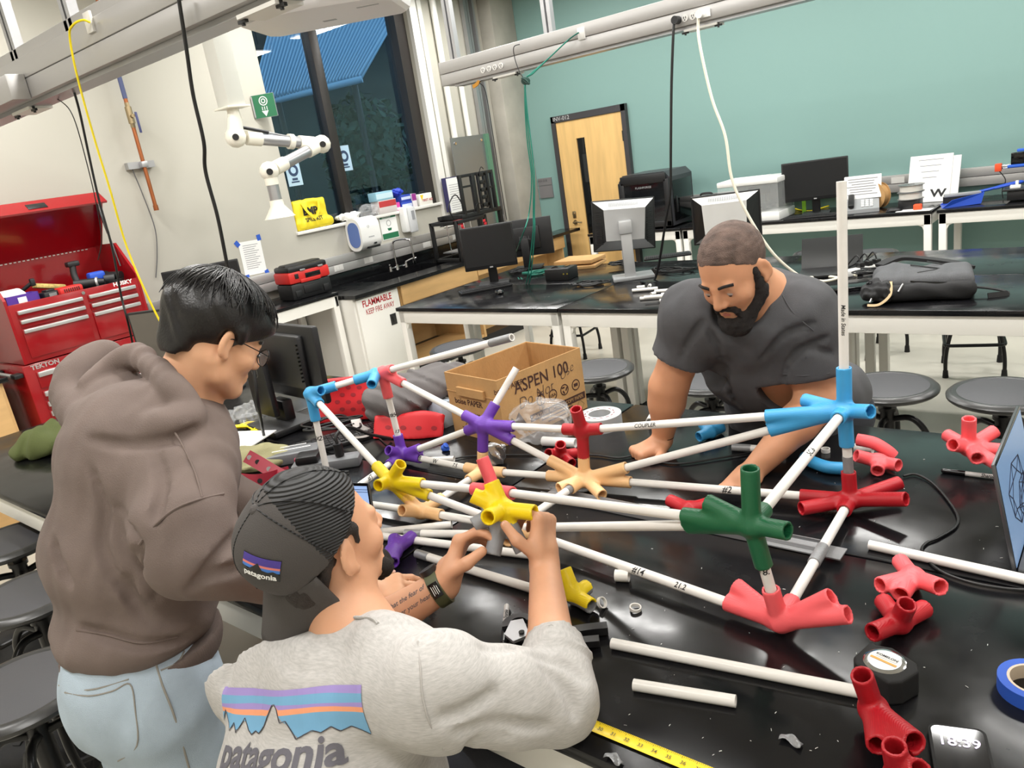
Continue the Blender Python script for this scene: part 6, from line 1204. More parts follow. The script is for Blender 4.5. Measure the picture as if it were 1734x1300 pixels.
def gf(F_):
    q = onz(688, 718); F_.ell((q.x, q.y, TZ + .1), (.15, .12, .1), Matrix.Rotation(.6, 4, 'Z'), 0); F_.ell((q.x + .1, q.y + .12, TZ + .14), (.14, .1, .07), Matrix.Rotation(.7, 4, 'Z'), .04); F_.wob(.013, (26, 44, 68, 100), 21); F_.plane((0, 0, TZ + .02), (0, 0, -1))
solo('grey_cloth', soft(p + Vector((-.32, -.3, .0)), p + Vector((.36, .42, .32)), .008, gf), gcl, 'bundled dark grey cloth in the red dotted bag', 'cloth')
p = onz(622, 728); m = MB(); m.tube([p + Vector((-.05, .0, .03)), p + Vector((-.02, -.03, .05)), p + Vector((.02, -.05, .03)), p + Vector((.05, -.04, .01)), p + Vector((.08, -.08, .012)), p + Vector((.04, -.1, .01))], (.018, .004), flat=(0, 0, 1)); solo('cloth_strap', m, mat('grey_strap_cloth', (190, 184, 180), .8), 'pale grey strap at the corner of the red bag', 'strap')
# ---------------------------------------------------------------- monitors, keyboard and clutter at the far end
c_ = onz(497, 722); t = thing('monitor', 'black desktop monitor seen from behind with a round logo on its stand', 'monitor', c_); Mr = Matrix.Translation(c_) @ Matrix.Rotation(math.radians(-6), 4, 'Z'); Tl = Matrix.Translation((.05, .03, .285)) @ Matrix.Rotation(math.radians(-2), 4, 'X')
# local -Y faces the viewer side (back of the screen)
m = MB(Mr @ Tl); m.box((.0, .0, .0), (.5, .03, .31), .012); part('panel', m, blk_plastic, t); m = MB(Mr @ Tl); m.box((-.0, -.025, .01), (.34, .04, .22), .016); part('rear_housing', m, blk_plastic, t); m = MB(Mr @ Tl)
for k in range(10): m.box((.162, -.035, -.06 + k * .016), (.004, .03, .007))
part('vent_slots', m, pdark, t)
m = MB(Mr); m.box((-.07, -.062, .2), (.17, .03, .27), .01); part('stand', m, blk_plastic, t); m = MB(Mr); m.box((-.05, -.0, .06), (.1, .05, .12), .01); m.box((-.04, -.03, .018), (.26, .2, .03), .01); part('foot', m, blk_plastic, t)
m = MB(Mr @ frame((-.06, -.0776, .26), (1, 0, 0), z=(0, -1, 0))); m.lathe([(.024, 0), (.027, 0), (.027, .001), (.024, .001)], 24, None, True); m.text('hp', .04, Matrix.Translation((0, .002, 0)), shear=.25); part('logo', m, mat('dim_logo', (120, 120, 122), .3, metal=.5), t)
q = onz(300, 560, .955); t = monitor('monitor', 'large dark monitor behind the hooded person\'s head', (-5.62, 3.05, .955), .56, .34, 62, .12)
q = onx(250, 560, -4.1); monitor('monitor', 'monitor with a painted grey reflection beside the tool chest, behind the hooded person', (-4.08, 2.0, TZ), .52, .32, 30, .12, face=mat('painted_reflection_screen', (104, 98, 90), .18))  # reflection on the switched-off screen is put into its grey base colour
p = onz(565, 750); ka = (onz(640, 728) - onz(490, 770)); keyboard('black keyboard lying behind the first blue connector', p, math.degrees(math.atan2(ka.y, ka.x)), .44, .15)
p = onz(500, 778); M_ = Matrix.Translation(p) @ Matrix.Rotation(math.radians(45), 4, 'Z'); t = thing('power_adapter', 'grey ridged power block beside the keyboard', 'power block', p); m = MB(M_); m.box((0, 0, .02), (.19, .09, .04), .006); part('case', m, mat('mid_grey_plastic', (112, 114, 117), .45), t); m = MB(M_); m.box((0, -.02, .0505), (.14, .006, .001)); m.box((0, .015, .0505), (.1, .004, .001)); part('marks', m, paper, t)
p = onz(515, 790); m = MB(Matrix.Translation(p) @ Matrix.Rotation(.6, 4, 'Z')); m.box((0, 0, .02), (.05, .035, .04), .006); solo('pink_clip', m, mat('hot_pink_plastic', (220, 40, 96), .4), 'hot pink plastic clip by the grey power block', 'clip')
p = onz(556, 792); M_ = Matrix.Translation(p) @ Matrix.Rotation(math.radians(40), 4, 'Z'); t = thing('power_strip', 'grey power strip with a black plug above the mesh cap', 'power strip', p); m = MB(M_); m.box((0, 0, .018), (.24, .07, .036), .008); part('body', m, mat('mid_grey_plastic', (112, 114, 117), .45), t); m = MB(M_); m.cyl((.05, 0, .04), (.05, 0, .085), .016); m.tube([(.05, 0, .085), (.05, .01, .11), (.08, .06, .12), (.14, .12, .06), (.2, .18, .01)], .006, 8); part('plug', m, blk_plastic, t); m = MB(M_); m.box((-.06, 0, .05), (.08, .07, .03), .008); part('adapter', m, blk_plastic, t)
tangle(onz(570, 735), 12, .12, 'black cables crossing the keyboard', seed=33, r=.0045, z=.03); tangle(onz(408, 738), 30, .14, 'coil of yellow network cable on the table by the hooded person', yc_, .0045, seed=35)
p = onz(445, 712); crump((p.x, p.y, TZ + .03), (.17, .1, .045), 51, 'plastic_wrap', 'crumpled clear plastic wrap behind the yellow cable coil', 'wrap', film, .007, .014); p = onz(340, 700); m = MB(); m.ball((p.x - .1, p.y + .12, TZ + .02), (.055, .035, .022)); m.box((p.x - .1, p.y + .12, TZ + .006), (.09, .055, .012), .004); solo('computer_mouse', m, blk_plastic, 'black mouse behind the yellow cable', 'mouse')
p = onz(395, 662); m = MB(Matrix.Translation(p) @ Matrix.Rotation(.7, 4, 'Z')); m.box((0, 0, .006), (.09, .16, .012), .004); solo('mobile_phone', m, blk_gloss, 'dark phone lying beyond the hooded person\'s chin', 'phone')
p = onz(402, 768); m = MB(Matrix.Translation(p) @ Matrix.Rotation(.35, 4, 'Z')); m.box((-.03, 0, .05), (.3, .22, .004)); solo('white_sheet', m, paper, 'white sheet of paper beside the hooded person\'s chest', 'paper')
olive = mat('olive_fabric', (120, 122, 84), .85, bump=.4, bscale=300, var=.12, vscale=40); p = onz(432, 786)
def ol(F_): F_.ell((p.x, p.y, TZ + .02), (.16, .1, .034), Matrix.Rotation(.5, 4, 'Z'), 0); F_.wob(.010, (40, 70, 110), 12); F_.plane((0, 0, TZ + .001), (0, 0, -1))
solo('olive_pouch', soft(p + Vector((-.25, -.2, 0)), p + Vector((.25, .2, .12)), .007, ol), mat('khaki_fabric', (150, 146, 108), .85, bump=.4, bscale=300), 'khaki cloth pouch under the white sheet', 'pouch')
p2 = onz(92, 765)
def ol2(F_): F_.ell((p2.x, p2.y, TZ + .05), (.14, .1, .08), Matrix.Rotation(.3, 4, 'Z'), 0); F_.ell((p2.x - .05, p2.y - .06, TZ + .03), (.1, .07, .04), Matrix.Rotation(.9, 4, 'Z'), .03); F_.wob(.016, (18, 30, 48), 14); F_.plane((0, 0, TZ + .001), (0, 0, -1))
solo('olive_cloth', soft(p2 + Vector((-.28, -.25, 0)), p2 + Vector((.28, .25, .2)), .008, ol2), mat('dark_olive_fabric', (98, 108, 62), .85, bump=.4, bscale=200), 'crumpled dark olive cloth on the table behind the hooded person', 'cloth')
# dark red perforated straps
crim = mat('crimson_strap', (160, 22, 50), .45); t = thing('perforated_strap', 'crimson bent strap with round holes and rivets beside the cap', 'strap', onz(430, 800))
P = [at(388, 822, 1.72), at(420, 815, 1.72), at(445, 818, 1.7)]; s1 = [onz(400, 812, TZ + .09), onz(440, 814, TZ + .08), onz(490, 800, TZ + .06)]; s2 = [onz(418, 772, TZ + .13), onz(436, 782, TZ + .11), onz(466, 800, TZ + .08), onz(500, 818, TZ + .06)]
for S_ in (s1, s2):
    m = MB(); m.tube(S_, (.0025, .022), flat=(0, 0, 1)) if False else m.tube(S_, (.022, .0025), flat=tuple(CAM - S_[0])); part('strap_band', m, crim, t)
    Q = spline(S_, 6); v = (CAM - S_[0]).normalized()
    for k in range(2, len(Q), 4): m = MB().cyl(Q[k] + v * .0015, Q[k] + v * .005, .008, n=14); part('rivet', m, (silver_plastic, ink)[(k // 4) % 2], t, label=('pale rivet', 'dark hole')[(k // 4) % 2])
m = MB(); m.tube([onz(385, 838, TZ + .02), onz(430, 845, TZ + .02), onz(480, 825, TZ + .02)], .02, 8); part('strap_base', m, crim, t)
# ---------------------------------------------------------------- laptops
lapm = mat('space_grey_laptop', (96, 97, 100), .35, metal=.5); scr = mat('lit_blue_screen', (150, 178, 226), .3, emit=.75); wire = mat('screen_dark_lines', (20, 30, 60), .5, emit=.0)
h1 = onz(640, 918); top = above(646, 822, h1); 
def laptop(label, H0, along, topv, w, d_, base_dir, scrmat, lines):
    t = thing('laptop', label, 'laptop', H0); A = along.normalized(); U = topv.normalized(); Hh = topv.length; Nn = A.cross(U).normalized()
    if Nn.dot(CAM - H0) < 0: Nn = -Nn
    F = frame(H0, A, y=U); s = 1 if F.to_3x3().col[2].dot(Nn) > 0 else -1
    m = MB(F); m.box((w / 2, Hh / 2, -.003 * s), (w, Hh, .007), .002); part('lid', m, lapm, t); m = MB(F); m.box((w / 2, Hh / 2 + .004, .001 * s), (w - .014, Hh - .022, .001)); part('screen', m, scrmat, t)
    m = MB(F); m.box((w / 2, Hh / 2 + .004, .0006 * s), (w - .006, Hh - .006, .0008)); part('bezel', m, blk_gloss, t)
    m = MB(F)
    for (x0, y0, x1, y1, wd) in lines:
        a = Vector((x0 * w, y0 * Hh, .002 * s)); b = Vector((x1 * w, y1 * Hh, .002 * s)); m.tube([a, b], (wd, .0003), flat=(0, 0, 1), sub=1)
    part('screen_drawing', m, wire, t)
    m = MB(frame(H0 + A * w / 2 + base_dir.normalized() * d_ / 2 + Vector((0, 0, .009)), A, z=(0, 0, 1))); m.box((0, 0, 0), (w, d_, .016), .005); part('base', m, lapm, t); m = MB(frame(H0 + A * w / 2 + base_dir.normalized() * d_ * .4 + Vector((0, 0, .0175)), A, z=(0, 0, 1)))
    for i in range(12):
        for j in range(5): m.box((-w * .42 + i * w * .076, -d_ * .2 + j * d_ * .1, 0), (w * .065, d_ * .08, .002))
    part('keys', m, ink, t, kind='stuff'); return t
along = Vector((-.95, -.3, 0)); g = np.random.RandomState(3)
def truss(cx, cy, n=11, rx=.2, ry=.22):
    P = [(cx + rx * math.cos(k * 2 * PI / n) * (1 if k % 2 else .8), cy + ry * math.sin(k * 2 * PI / n)) for k in range(n)]; Q = [(cx + .6 * rx * math.cos(k * 2 * PI / n + .3), cy + .55 * ry * math.sin(k * 2 * PI / n + .3)) for k in range(n)]; L = []
    for k in range(n): L += [(*P[k], *P[(k + 1) % n], .0012), (*Q[k], *Q[(k + 1) % n], .0012), (*P[k], *Q[k], .001), (*P[(k + 1) % n], *Q[k], .001)]
    return L
laptop('open silver laptop with a wireframe drawing, beside the cap', h1, along, (top - h1), .3, .21, Vector((.3, -.95, 0)), scr, truss(.2, .42) + [(.02, .9, .3, .9, .0006), (.02, .86, .25, .86, .0006)])
h2 = onz(1722, 976); tp = ony(1684, 787, h2.y); laptop('open laptop at the frame edge showing a truss drawing', h2, Vector((0.0, 1, 0)), (tp - h2), .34, .24, Vector((1, 0, 0)) if tp.x < h2.x else Vector((-1, 0, 0)), mat('lit_pale_screen', (120, 150, 190), .25, emit=.35), truss(.45, .5, 7, .3, .28) + truss(.6, .35, 6, .2, .2))
# ---------------------------------------------------------------- small things on the near table
def marker(a, b, label, cap_at):
    A, B = onz(a[0], a[1], TZ + .0065), onz(b[0], b[1], TZ + .0065); t = thing('marker_pen', label, 'marker', (A + B) / 2); c = A.lerp(B, cap_at); m = MB(); m.cyl(A, c, .0066, n=14); m.ball(A, .0066); part('cap', m, blk_gloss, t); m = MB(); m.cyl(c, B, .006, n=14); m.ball(B, .006); part('barrel', m, mat('grey_white_barrel', (214, 212, 210), .4), t); u = (B - A).normalized(); v = CAM - c; v = (v - u * v.dot(u)).normalized(); q = MB(); q.cyl(c, B, .006, n=20); m = MB(); m.text('Sharpie', .011, Matrix(), bold=.02, shear=.2); 
    part('lettering', drape(m, A.lerp(B, cap_at + (1 - cap_at) * .45), u, v.cross(u), v, bvh_of(q), .0005, .004), ink, t)
marker((853, 1088), (858, 1026), 'upright-lying black-capped marker by the pipe cutter', .46); marker((1598, 797), (1725, 812), 'black-capped marker below the pink seven-armed connector', .3)
p = onz(878, 1078); t = thing('pipe_cutter', 'black and silver ratchet pipe cutter beside the marker pen', 'cutter', p); u = (onz(1025, 1068) - onz(880, 1075)).normalized(); F = frame(p + Vector((0, 0, .008)), u, z=(0, 0, 1)); m = MB(F)
arc = [(.035 * math.cos(a), .035 * math.sin(a)) for a in [math.radians(200 - k * 16) for k in range(12)]] + [(.018 * math.cos(a), .02 * math.sin(a)) for a in [math.radians(24 + k * 16) for k in range(12)]]
m.prism([(x - .0, y + .02) for x, y in arc], .012); part('jaw', m, blk_plastic, t); m = MB(F); m.prism([(-.015, .02), (.01, .025), (.02, .0), (.03, -.03), (.0, -.05), (-.022, -.025)], .006, Matrix.Translation((0, 0, .012))); part('blade', m, alu, t); m = MB(F); m.cyl((.014, -.025, .018), (.014, -.025, .022), .006, n=10); part('pivot', m, blk_gloss, t); m = MB(F); m.tube([(.02, -.03, .006), (.08, -.025, .008), (.14, -.012, .008), (.185, -.005, .006)], (.011, .008), flat=(0, 0, 1)); m.tube([(.02, -.045, .006), (.09, -.05, .006), (.17, -.045, .006)], (.01, .007), flat=(0, 0, 1)); part('grip', m, blk_plastic, t); m = MB(F); m.tube([(.02, .03, .014), (.035, .028, .014), (.036, .015, .014)], .002, 6); part('spring', m, chrome, t)
p = onz(1502, 1160); M_ = Matrix.Translation(p) @ Matrix.Rotation(math.radians(-25), 4, 'Z'); t = thing('tape_measure', 'black and silver tape measure lying on its side', 'tape measure', p)
m = MB(M_); m.prism([(-.042, -.03), (-.03, -.04), (.035, -.038), (.045, -.02), (.045, .02), (.03, .036), (-.02, .04), (-.042, .025), (-.05, .03), (-.052, .02)], .046); o = part('case', m, rubber, t, smooth=False); md = o.modifiers.new('b', 'BEVEL'); md.width = .006; md.segments = 3
m = MB(M_); m.lathe([(0, .0475), (.028, .0475), (.033, .046), (.033, .044)], 32, Matrix.Translation((-.004, 0, 0))); part('face_plate', m, chrome, t); m = MB(M_); m.lathe([(0, .048), (.026, .048), (.026, .0478)], 32, Matrix.Translation((-.004, 0, .0002))); part('face_label', m, mat('silver_label', (196, 198, 198), .35, metal=.3), t)
m = MB(M_ @ Matrix.Translation((-.004, 0, .0486)) @ Matrix.Rotation(math.radians(10), 4, 'Z')); m.box((0, .008, 0), (.036, .011, .0004)); part('white_label', m, paper, t); m = MB(M_ @ Matrix.Translation((-.004, 0, .0488)) @ Matrix.Rotation(math.radians(10), 4, 'Z')); m.text('KOMELON', .0075, Matrix.Translation((0, .008, 0)), bold=.02); part('lettering', m, ink, t); m = MB(M_ @ Matrix.Translation((-.004, 0, .0486)) @ Matrix.Rotation(math.radians(10), 4, 'Z')); m.box((0, -.004, 0), (.044, .005, .0003)); part('orange_band', m, mat('amber_band', (226, 160, 50), .4), t)
# phone
c4 = [onz(1571, 1232), onz(1679, 1246), onz(1679, 1352), onz(1560, 1340)]; ux_ = (c4[1] - c4[0]).normalized(); M_ = frame(c4[0] + ux_ * .038, ux_, z=(0, 0, 1)) ; t = thing('mobile_phone', 'dark phone with lit clock digits on the lock screen', 'phone', c4[0])
m = MB(M_ @ Matrix.Translation((0, -.077, 0))); m.prism(rr(.078, .155, .013), .010); part('case', m, rubber, t); m = MB(M_ @ Matrix.Translation((0, -.077, .0101))); m.prism(rr(.070, .147, .010), .0004); part('screen', m, mat('phone_glass', (28, 27, 30), .06), t); dig = mat('lit_digits', (226, 214, 240), .4, emit=.9)
m = MB(M_ @ Matrix.Translation((0, -.036, .0107))); m.text('18:39', .026, Matrix(), bold=.012); m.box((0, .016, 0), (.034, .002, .0002)); part('clock_digits', m, dig, t)
p = onz(1752, 1172); t = thing('tape_roll', 'roll of blue masking tape at the frame edge', 'tape', p); m = MB(); m.hollow(p, p + Vector((0, 0, .025)), .052, .038, 36); part('tape_body', m, blue_tape, t); m = MB(); m.hollow(p + Vector((0, 0, .0)), p + Vector((0, 0, .0255)), .0385, .0345, 36); part('core', m, mat('tan_core', (206, 190, 170), .7), t)
# yellow tape blade
a_, b_ = onz(950, 1207, TZ + .003), onz(1230, 1322, TZ + .003); u = (b_ - a_).normalized(); F = frame(a_, u, z=(0, 0, 1)); L = (b_ - a_).length; t = thing('measuring_tape', 'yellow measuring tape blade stretched along the table edge', 'tape measure', (a_ + b_) / 2); m = MB(F)
m.grid(lambda U_, V_: Vector((U_ * L, (V_ - .5) * .025, .002 * (2 * V_ - 1) ** 2)), 12, 7); part('blade', m, mat('yellow_blade', (246, 214, 20), .35), t)
m = MB(F); inch = .0254
for k in range(int(L / inch * 8)): m.box((k * inch / 8, .0105 - (.001 if k % 8 == 0 else 0), .0022), (.0005, .006 if k % 8 == 0 else (.0045 if k % 4 == 0 else .0028), .0003))
part('scale_ticks', m, ink, t, kind='stuff'); m = MB(F)
for k in range(int(L / inch)): m.text(str(27 + k), .010, Matrix.Translation((.006 + k * inch, -.001, .0012)), bold=.01)
part('numerals', m, mat('grey_numerals', (80, 76, 40), .6), t)
for (x, y, s_, lab) in ((1340, 1255, .022, 'torn silver tape scrap lying on the black table'), (1040, 1286, .02, 'silver tape scrap stuck over the table edge')):
    p = onz(x, y, TZ + .004); m = MB(); g = np.random.RandomState(int(x)); m.grid(lambda U_, V_: p + Vector(((U_ - .5) * s_ * 1.6, (V_ - .5) * s_ * .7 + .004 * math.sin(U_ * 5), .003 * math.sin(U_ * 7 + V_ * 4) + .003)), 8, 5); o = solo('tape_scrap', m, duct_tape, lab, 'tape'); md = o.modifiers.new('t', 'SOLIDIFY'); md.thickness = .0008
cable('power_cable', [onz(x, y, TZ + .005) for x, y in ((1530, 806), (1550, 803), (1575, 815), (1600, 840), (1621, 872), (1618, 892), (1590, 910), (1568, 920), (1562, 935), (1590, 965), (1640, 985), (1700, 996), (1760, 1000))], .0032, bc, 'thin black cable winding over the table by the laptop'); cable('power_cable', [onz(x, y, TZ + .005) for x, y in ((640, 740), (680, 770), (740, 780), (800, 772), (900, 770), (1000, 770), (1045, 775), (1080, 772), (1140, 785), (1220, 775), (1300, 760))], .0028, bc, 'thin black cable running across the table behind the connectors')
m = MB(); g = np.random.RandomState(11)
for k in range(90):
    x, y = g.uniform(640, 1700), g.uniform(760, 1290); p = onz(x, y, TZ + .0012)
    if p.y < .8: continue
    a = g.uniform(0, 6); l = g.uniform(.0005, .003) ; d = Vector((math.cos(a), math.sin(a), 0)) * l; m.tube([p - d, p + Vector((0, 0, .0004)), p + d], g.uniform(.0002, .0006), 5, 2)
solo('plastic_shavings', m, pvc, 'tiny white plastic shavings scattered over the black table', 'shavings', kind='stuff')
# bags on the floor behind the stools
p = onz(70, 1085, .22); 
def fb(F_): F_.box((p.x, p.y, .16), (.2, .16, .15), Matrix.Rotation(.4, 4, 'Z'), .06, 0); F_.wob(.015, (14, 24, 40), 17); F_.plane((0, 0, .003), (0, 0, -1))
t = thing('floor_backpack', 'black backpack with a carry loop on the floor behind the stools', 'backpack', (p.x, p.y, 0)); part('bag_body', soft((p.x - .3, p.y - .3, 0), (p.x + .3, p.y + .3, .38), .01, fb), bpb, t); m = MB(); m.tube([(p.x - .05, p.y, .3), (p.x - .05, p.y + .02, .37), (p.x + .04, p.y + .02, .38), (p.x + .05, p.y, .3)], (.016, .004), flat=(0, 1, 0)); part('carry_loop', m, bpb, t)
p = onz(75, 1245, .16)
def fb2(F_): F_.box((p.x, p.y, .13), (.17, .2, .12), Matrix.Rotation(.9, 4, 'Z'), .06, 0); F_.wob(.015, (14, 24, 40), 19); F_.plane((0, 0, .003), (0, 0, -1))
t = thing('floor_backpack', 'black backpack on the floor under the stool beside the jeans', 'backpack', (p.x, p.y, 0)); part('bag_body', soft((p.x - .3, p.y - .3, 0), (p.x + .3, p.y + .3, .32), .01, fb2), bpb, t); m = MB(); m.tube([(p.x + .1, p.y - .1, .24), (p.x + .05, p.y - .02, .27), (p.x - .05, p.y + .08, .26)], (.014, .004), flat=(0, 0, 1)); part('strap', m, bpb, t)
# ================================================================== people
skinA = mat('skin_light', (226, 174, 138), .5, bump=.06, bscale=500, var=.05, vscale=14, sss=.12); skinB = mat('skin_tanned', (214, 160, 126), .5, bump=.06, bscale=500, var=.06, vscale=14, sss=.12); skinC = mat('skin_warm', (206, 148, 112), .5, bump=.06, bscale=500, var=.06, vscale=14, sss=.12)
hairm = mat('black_hair', (20, 18, 19), .36, bump=.25, bscale=200); hairb = mat('cropped_brown_hair', (96, 78, 70), .8, bump=.8, bscale=420, var=.4, vscale=34); beardm = mat('dark_beard', (26, 20, 18), .8, bump=1., bscale=500, var=.3, vscale=200)
eyew = mat('eye_white', (186, 172, 164), .25); iris = mat('dark_iris', (34, 24, 20), .15); lipm = mat('lip_skin', (186, 110, 98), .45)
def cv(r, u, f): return (RGT * r + UPV * u + FWD * f)
def headM(c, face, pitch, roll=0.):
    y = Vector((face[0], face[1], 0)).normalized(); x = Vector((y.y, -y.x, 0)); M = Matrix((x, y, Vector((0, 0, 1)))).transposed().to_4x4(); M.translation = Vector(c)
    return M @ Matrix.Rotation(math.radians(roll), 4, 'Y') @ Matrix.Rotation(math.radians(-pitch), 4, 'X')
def head(F, M, s=1.0, ears=True, wide=1.0):
    R = M.to_3x3(); P = lambda x, y, z: M @ Vector((x * s * wide, y * s, z * s)); E = lambda c, r, k, op='add', RR=None: F.ell(P(*c), [v * s for v in r], R @ RR if RR is not None else R, k, op); Cc = lambda a, b, ra, rb, k, op='add': F.cap(P(*a), P(*b), ra * s, rb * s, k, op)
    E((0, -.015, .04), (.0765 * wide, .098, .088), .01); E((0, .022, -.002), (.066 * wide, .074, .084), .02); E((0, .044, -.048), (.050 * wide, .050, .058), .02)
    for q in (-1, 1):
        Cc((q * .052, -.006, -.045), (q * .045, .012, -.074), .022, .021, .02); Cc((q * .045, .012, -.074), (q * .016, .07, -.1), .021, .019, .02); E((q * .040, .058, -.028), (.026, .026, .024), .02)
    E((0, .078, -.099), (.021, .018, .017), .02); Cc((-.036, .084, .014), (.036, .084, .014), .0105, .0105, .014)
    Cc((0, .092, .01), (0, .112, -.03), .0085, .0125, .012)
    for q in (-1, 1): E((q * .0125, .101, -.034), (.009, .011, .009), .006); E((q * .032, .101, -.001), (.017, .012, .0115), .01, 'sub'); E((q * .0318, .0815, -.002), (.0145, .0135, .0125), .004); E((q * .007, .108, -.043), (.004, .006, .004), .003, 'sub'); E((q * .0318, .0965, -.0055), (.0125, .010, .0036), .002, 'sub')
    Cc((-.019, .0895, -.0615), (.019, .0895, -.0615), .0065, .0065, .006); Cc((-.016, .090, -.0725), (.016, .090, -.0725), .0072, .0072, .006); E((0, .1, -.0668), (.024, .007, .0014), .002, 'sub')
    if ears:
        for q in (-1, 1):
            RR = Matrix.Rotation(q * math.radians(22), 3, 'Z') @ Matrix.Rotation(math.radians(-12), 3, 'X')
            E((q * .081, -.012, -.004), (.0075, .0195, .033), .006, 'add', RR); E((q * .088, -.006, -.002), (.006, .0115, .019), .004, 'sub', RR); E((q * .078, -.004, -.032), (.007, .009, .01), .006)
def eyes(M, s, par, look=(0, 1, -.35), wide=1.0):
    for q in (-1, 1):
        c = Vector((q * .0318 * wide, .0812, -.003)) * s; m = MB(M); m.ball(c, .0124 * s, 16); e = part('eye', m, eyew, par); l = Vector(look).normalized(); m = MB(M); m.ball(c + l * .0078 * s, .0064 * s, 12); part('iris', m, iris, e)
def brows(M, s, par, mt, z=.026, wide=1.0):
    for q in (-1, 1):
        m = MB(M); m.tube([Vector((q * .014 * wide, .0965, z - .006)) * s, Vector((q * .032 * wide, .0955, z)) * s, Vector((q * .05 * wide, .082, z - .004)) * s], .0042 * s, 8, 5); part('eyebrow', m, mt, par)
def hand(F, Wp, d, n, l, curl=(20, 25, 20), spread=.12, s=1.0, thumb=None, per=None):
    d = d.normalized(); n = (n - d * n.dot(d)).normalized(); l = (l - d * l.dot(d) - n * l.dot(n)).normalized()
    Rm = Matrix((l, d, n)).transposed()
    F.box(Wp + d * .046 * s, (.038 * s, .05 * s, .0135 * s), Rm, .013 * s, .012); F.cap(Wp, Wp + d * .03 * s, .024 * s, .027 * s, .015)
    F.ell(Wp + d * .035 * s + l * .022 * s - n * .006 * s, (.02 * s, .03 * s, .016 * s), Rm, .012)
    tips = []
    for i, (off, L, r) in enumerate(((.029, .072, .0092), (.0098, .080, .0095), (-.010, .074, .009), (-.028, .060, .0078))):
        c = per[i] if per else curl; p = Wp + d * (.088 - .004 * (i == 3)) * s + l * off * s; a = 0.; sp = spread * (1.5 - i)
        F.ell(p + n * .002 * s, .011 * s, None, .008)
        for j, fr in enumerate((.46, .30, .24)):
            a += math.radians(c[j]); u = (d * math.cos(a) - n * math.sin(a) + l * sp * math.cos(a)).normalized(); q = p + u * L * fr * s
            F.cap(p, q, r * s * (1 - .08 * j), r * s * (.94 - .1 * j), .0035); p = q
        tips.append((p, u))
    p = Wp + d * .022 * s + l * .03 * s - n * .004 * s
    for u, L, r0, r1 in (thumb or ((l * .75 + d * .65 - n * .25, .042, .0125, .0112), (l * .3 + d * .85 - n * .45, .034, .011, .0088))):
        u = u.normalized(); q = p + u * L * s; F.cap(p, q, r0 * s, r1 * s, .006); p = q
    tips.append((p, u)); return tips
def nails(tips, par, n_):
    for p, u in tips:
        m = MB(); nn = (n_ - u * n_.dot(u)).normalized(); m.ball((0, 0, 0), (.0055, .0075, .0022), 10, M=frame(p + nn * .0062, u.cross(nn), y=u)); part('fingernail', m, mat('fingernail_pink', (232, 184, 168), .35), par)
def bodyfield(pts, pad, res):
    return Field([min(p[i] for p in pts) - pad for i in range(3)], [max(p[i] for p in pts) + pad for i in range(3)], res)
def crease(F, lines, r=.009, k=.014):
    q = F.mb(0); bv = bvh_of(q)
    for pts in lines:
        H = [bv.ray_cast(CAM, ray(x, y).normalized(), 4)[0] for x, y in pts]; H = [h for h in H if h is not None]
        if len(H) < 2: continue
        Q = spline(H, 4); n = len(Q)
        for i in range(n - 1): f = math.sin(PI * (i + .5) / n) ** .5; F.cap(Q[i], Q[i + 1], r * f, r * f, k, 'sub')
denim = mat('washed_denim', (176, 192, 206), .85, bump=.5, bscale=700, var=.14, vscale=7); dark_trouser = mat('dark_trousers', (44, 46, 54), .85, bump=.3, bscale=400)
shoe = mat('dark_shoe', (40, 40, 42), .6)
def legs(par, hip, rad, kn, ft, mt, res=.011, name='trousers', seat=None):
    pts = [hip] + kn + ft; F = bodyfield(pts, .24, res); F.ell(hip, rad, None, 0)
    for q, (k_, f_) in enumerate(zip(kn, ft)):
        h0 = hip + Vector(((-1, 1)[q] * .085, 0, -.03)); F.cap(h0, k_, .098, .07, .05); F.cap(k_, f_ + Vector((0, 0, .05)), .07, .062, .03)
    F.wob(.0035, (22, 36, 60), 9); F.plane((0, 0, .03), (0, 0, -1)); o = part(name, F.mb(1), mt, par)
    for f_ in ft: m = MB(); m.ball(f_ + Vector((0, .05, .045)), (.05, .14, .05), 14); m.box(f_ + Vector((0, .05, .012)), (.09, .27, .024), .01); part('shoe', m, shoe, par)
    return o
# ------------------------------------------------------------------ A: standing, brown hoodie
a_at = lambda x, y, d: at(x, y, d * 1.16)
hA = headM(a_at(364, 574, 1.50), (.1, .99), 33, 4); sA = 1.0
nbA = a_at(300, 678, 1.50); PA = thing('person', 'standing person in a faded brown hoodie and light jeans leaning over the table', 'person', (-1.69, .5, 0))
shR, shL = a_at(306, 812, 1.37), a_at(225, 760, 1.60); elR, wrR = a_at(330, 938, 1.30), a_at(610, 1006, 1.46); elL = shL + Vector((.06, .2, -.27)); wrL = elL + Vector((.12, .12, -.16)); hipA = a_at(228, 1120, 1.46)
F = bodyfield([hA.translation + Vector((0, .1, .14)), nbA, wrR + Vector((.14, .1, 0)), elR, shL, wrL], .11, .0042)
head(F, hA, sA); F.cap(hA @ Vector((0, -.03, -.04)), nbA, .058, .066, .02); F.cap(nbA, shR, .05, .05, .03); F.cap(nbA + Vector((0, .03, -.05)), shL, .05, .05, .03); F.cap(nbA + Vector((0, .03, -.03)), hipA.lerp(nbA, .35), .06, .09, .03)
F.chain([(shR, .05), (elR, .04), (wrR, .026)], .02); F.chain([(shL, .05), (elL, .04), (wrL, .028)], .02)
tA = hand(F, wrR, cv(.96, .12, .2), cv(-.1, .8, -.6), cv(.05, .3, .9), (22, 22, 14), .1, .98); hand(F, wrL, Vector((.7, .6, -.3)), Vector((0, .2, .9)), Vector((.6, -.7, 0)), (20, 22, 15))
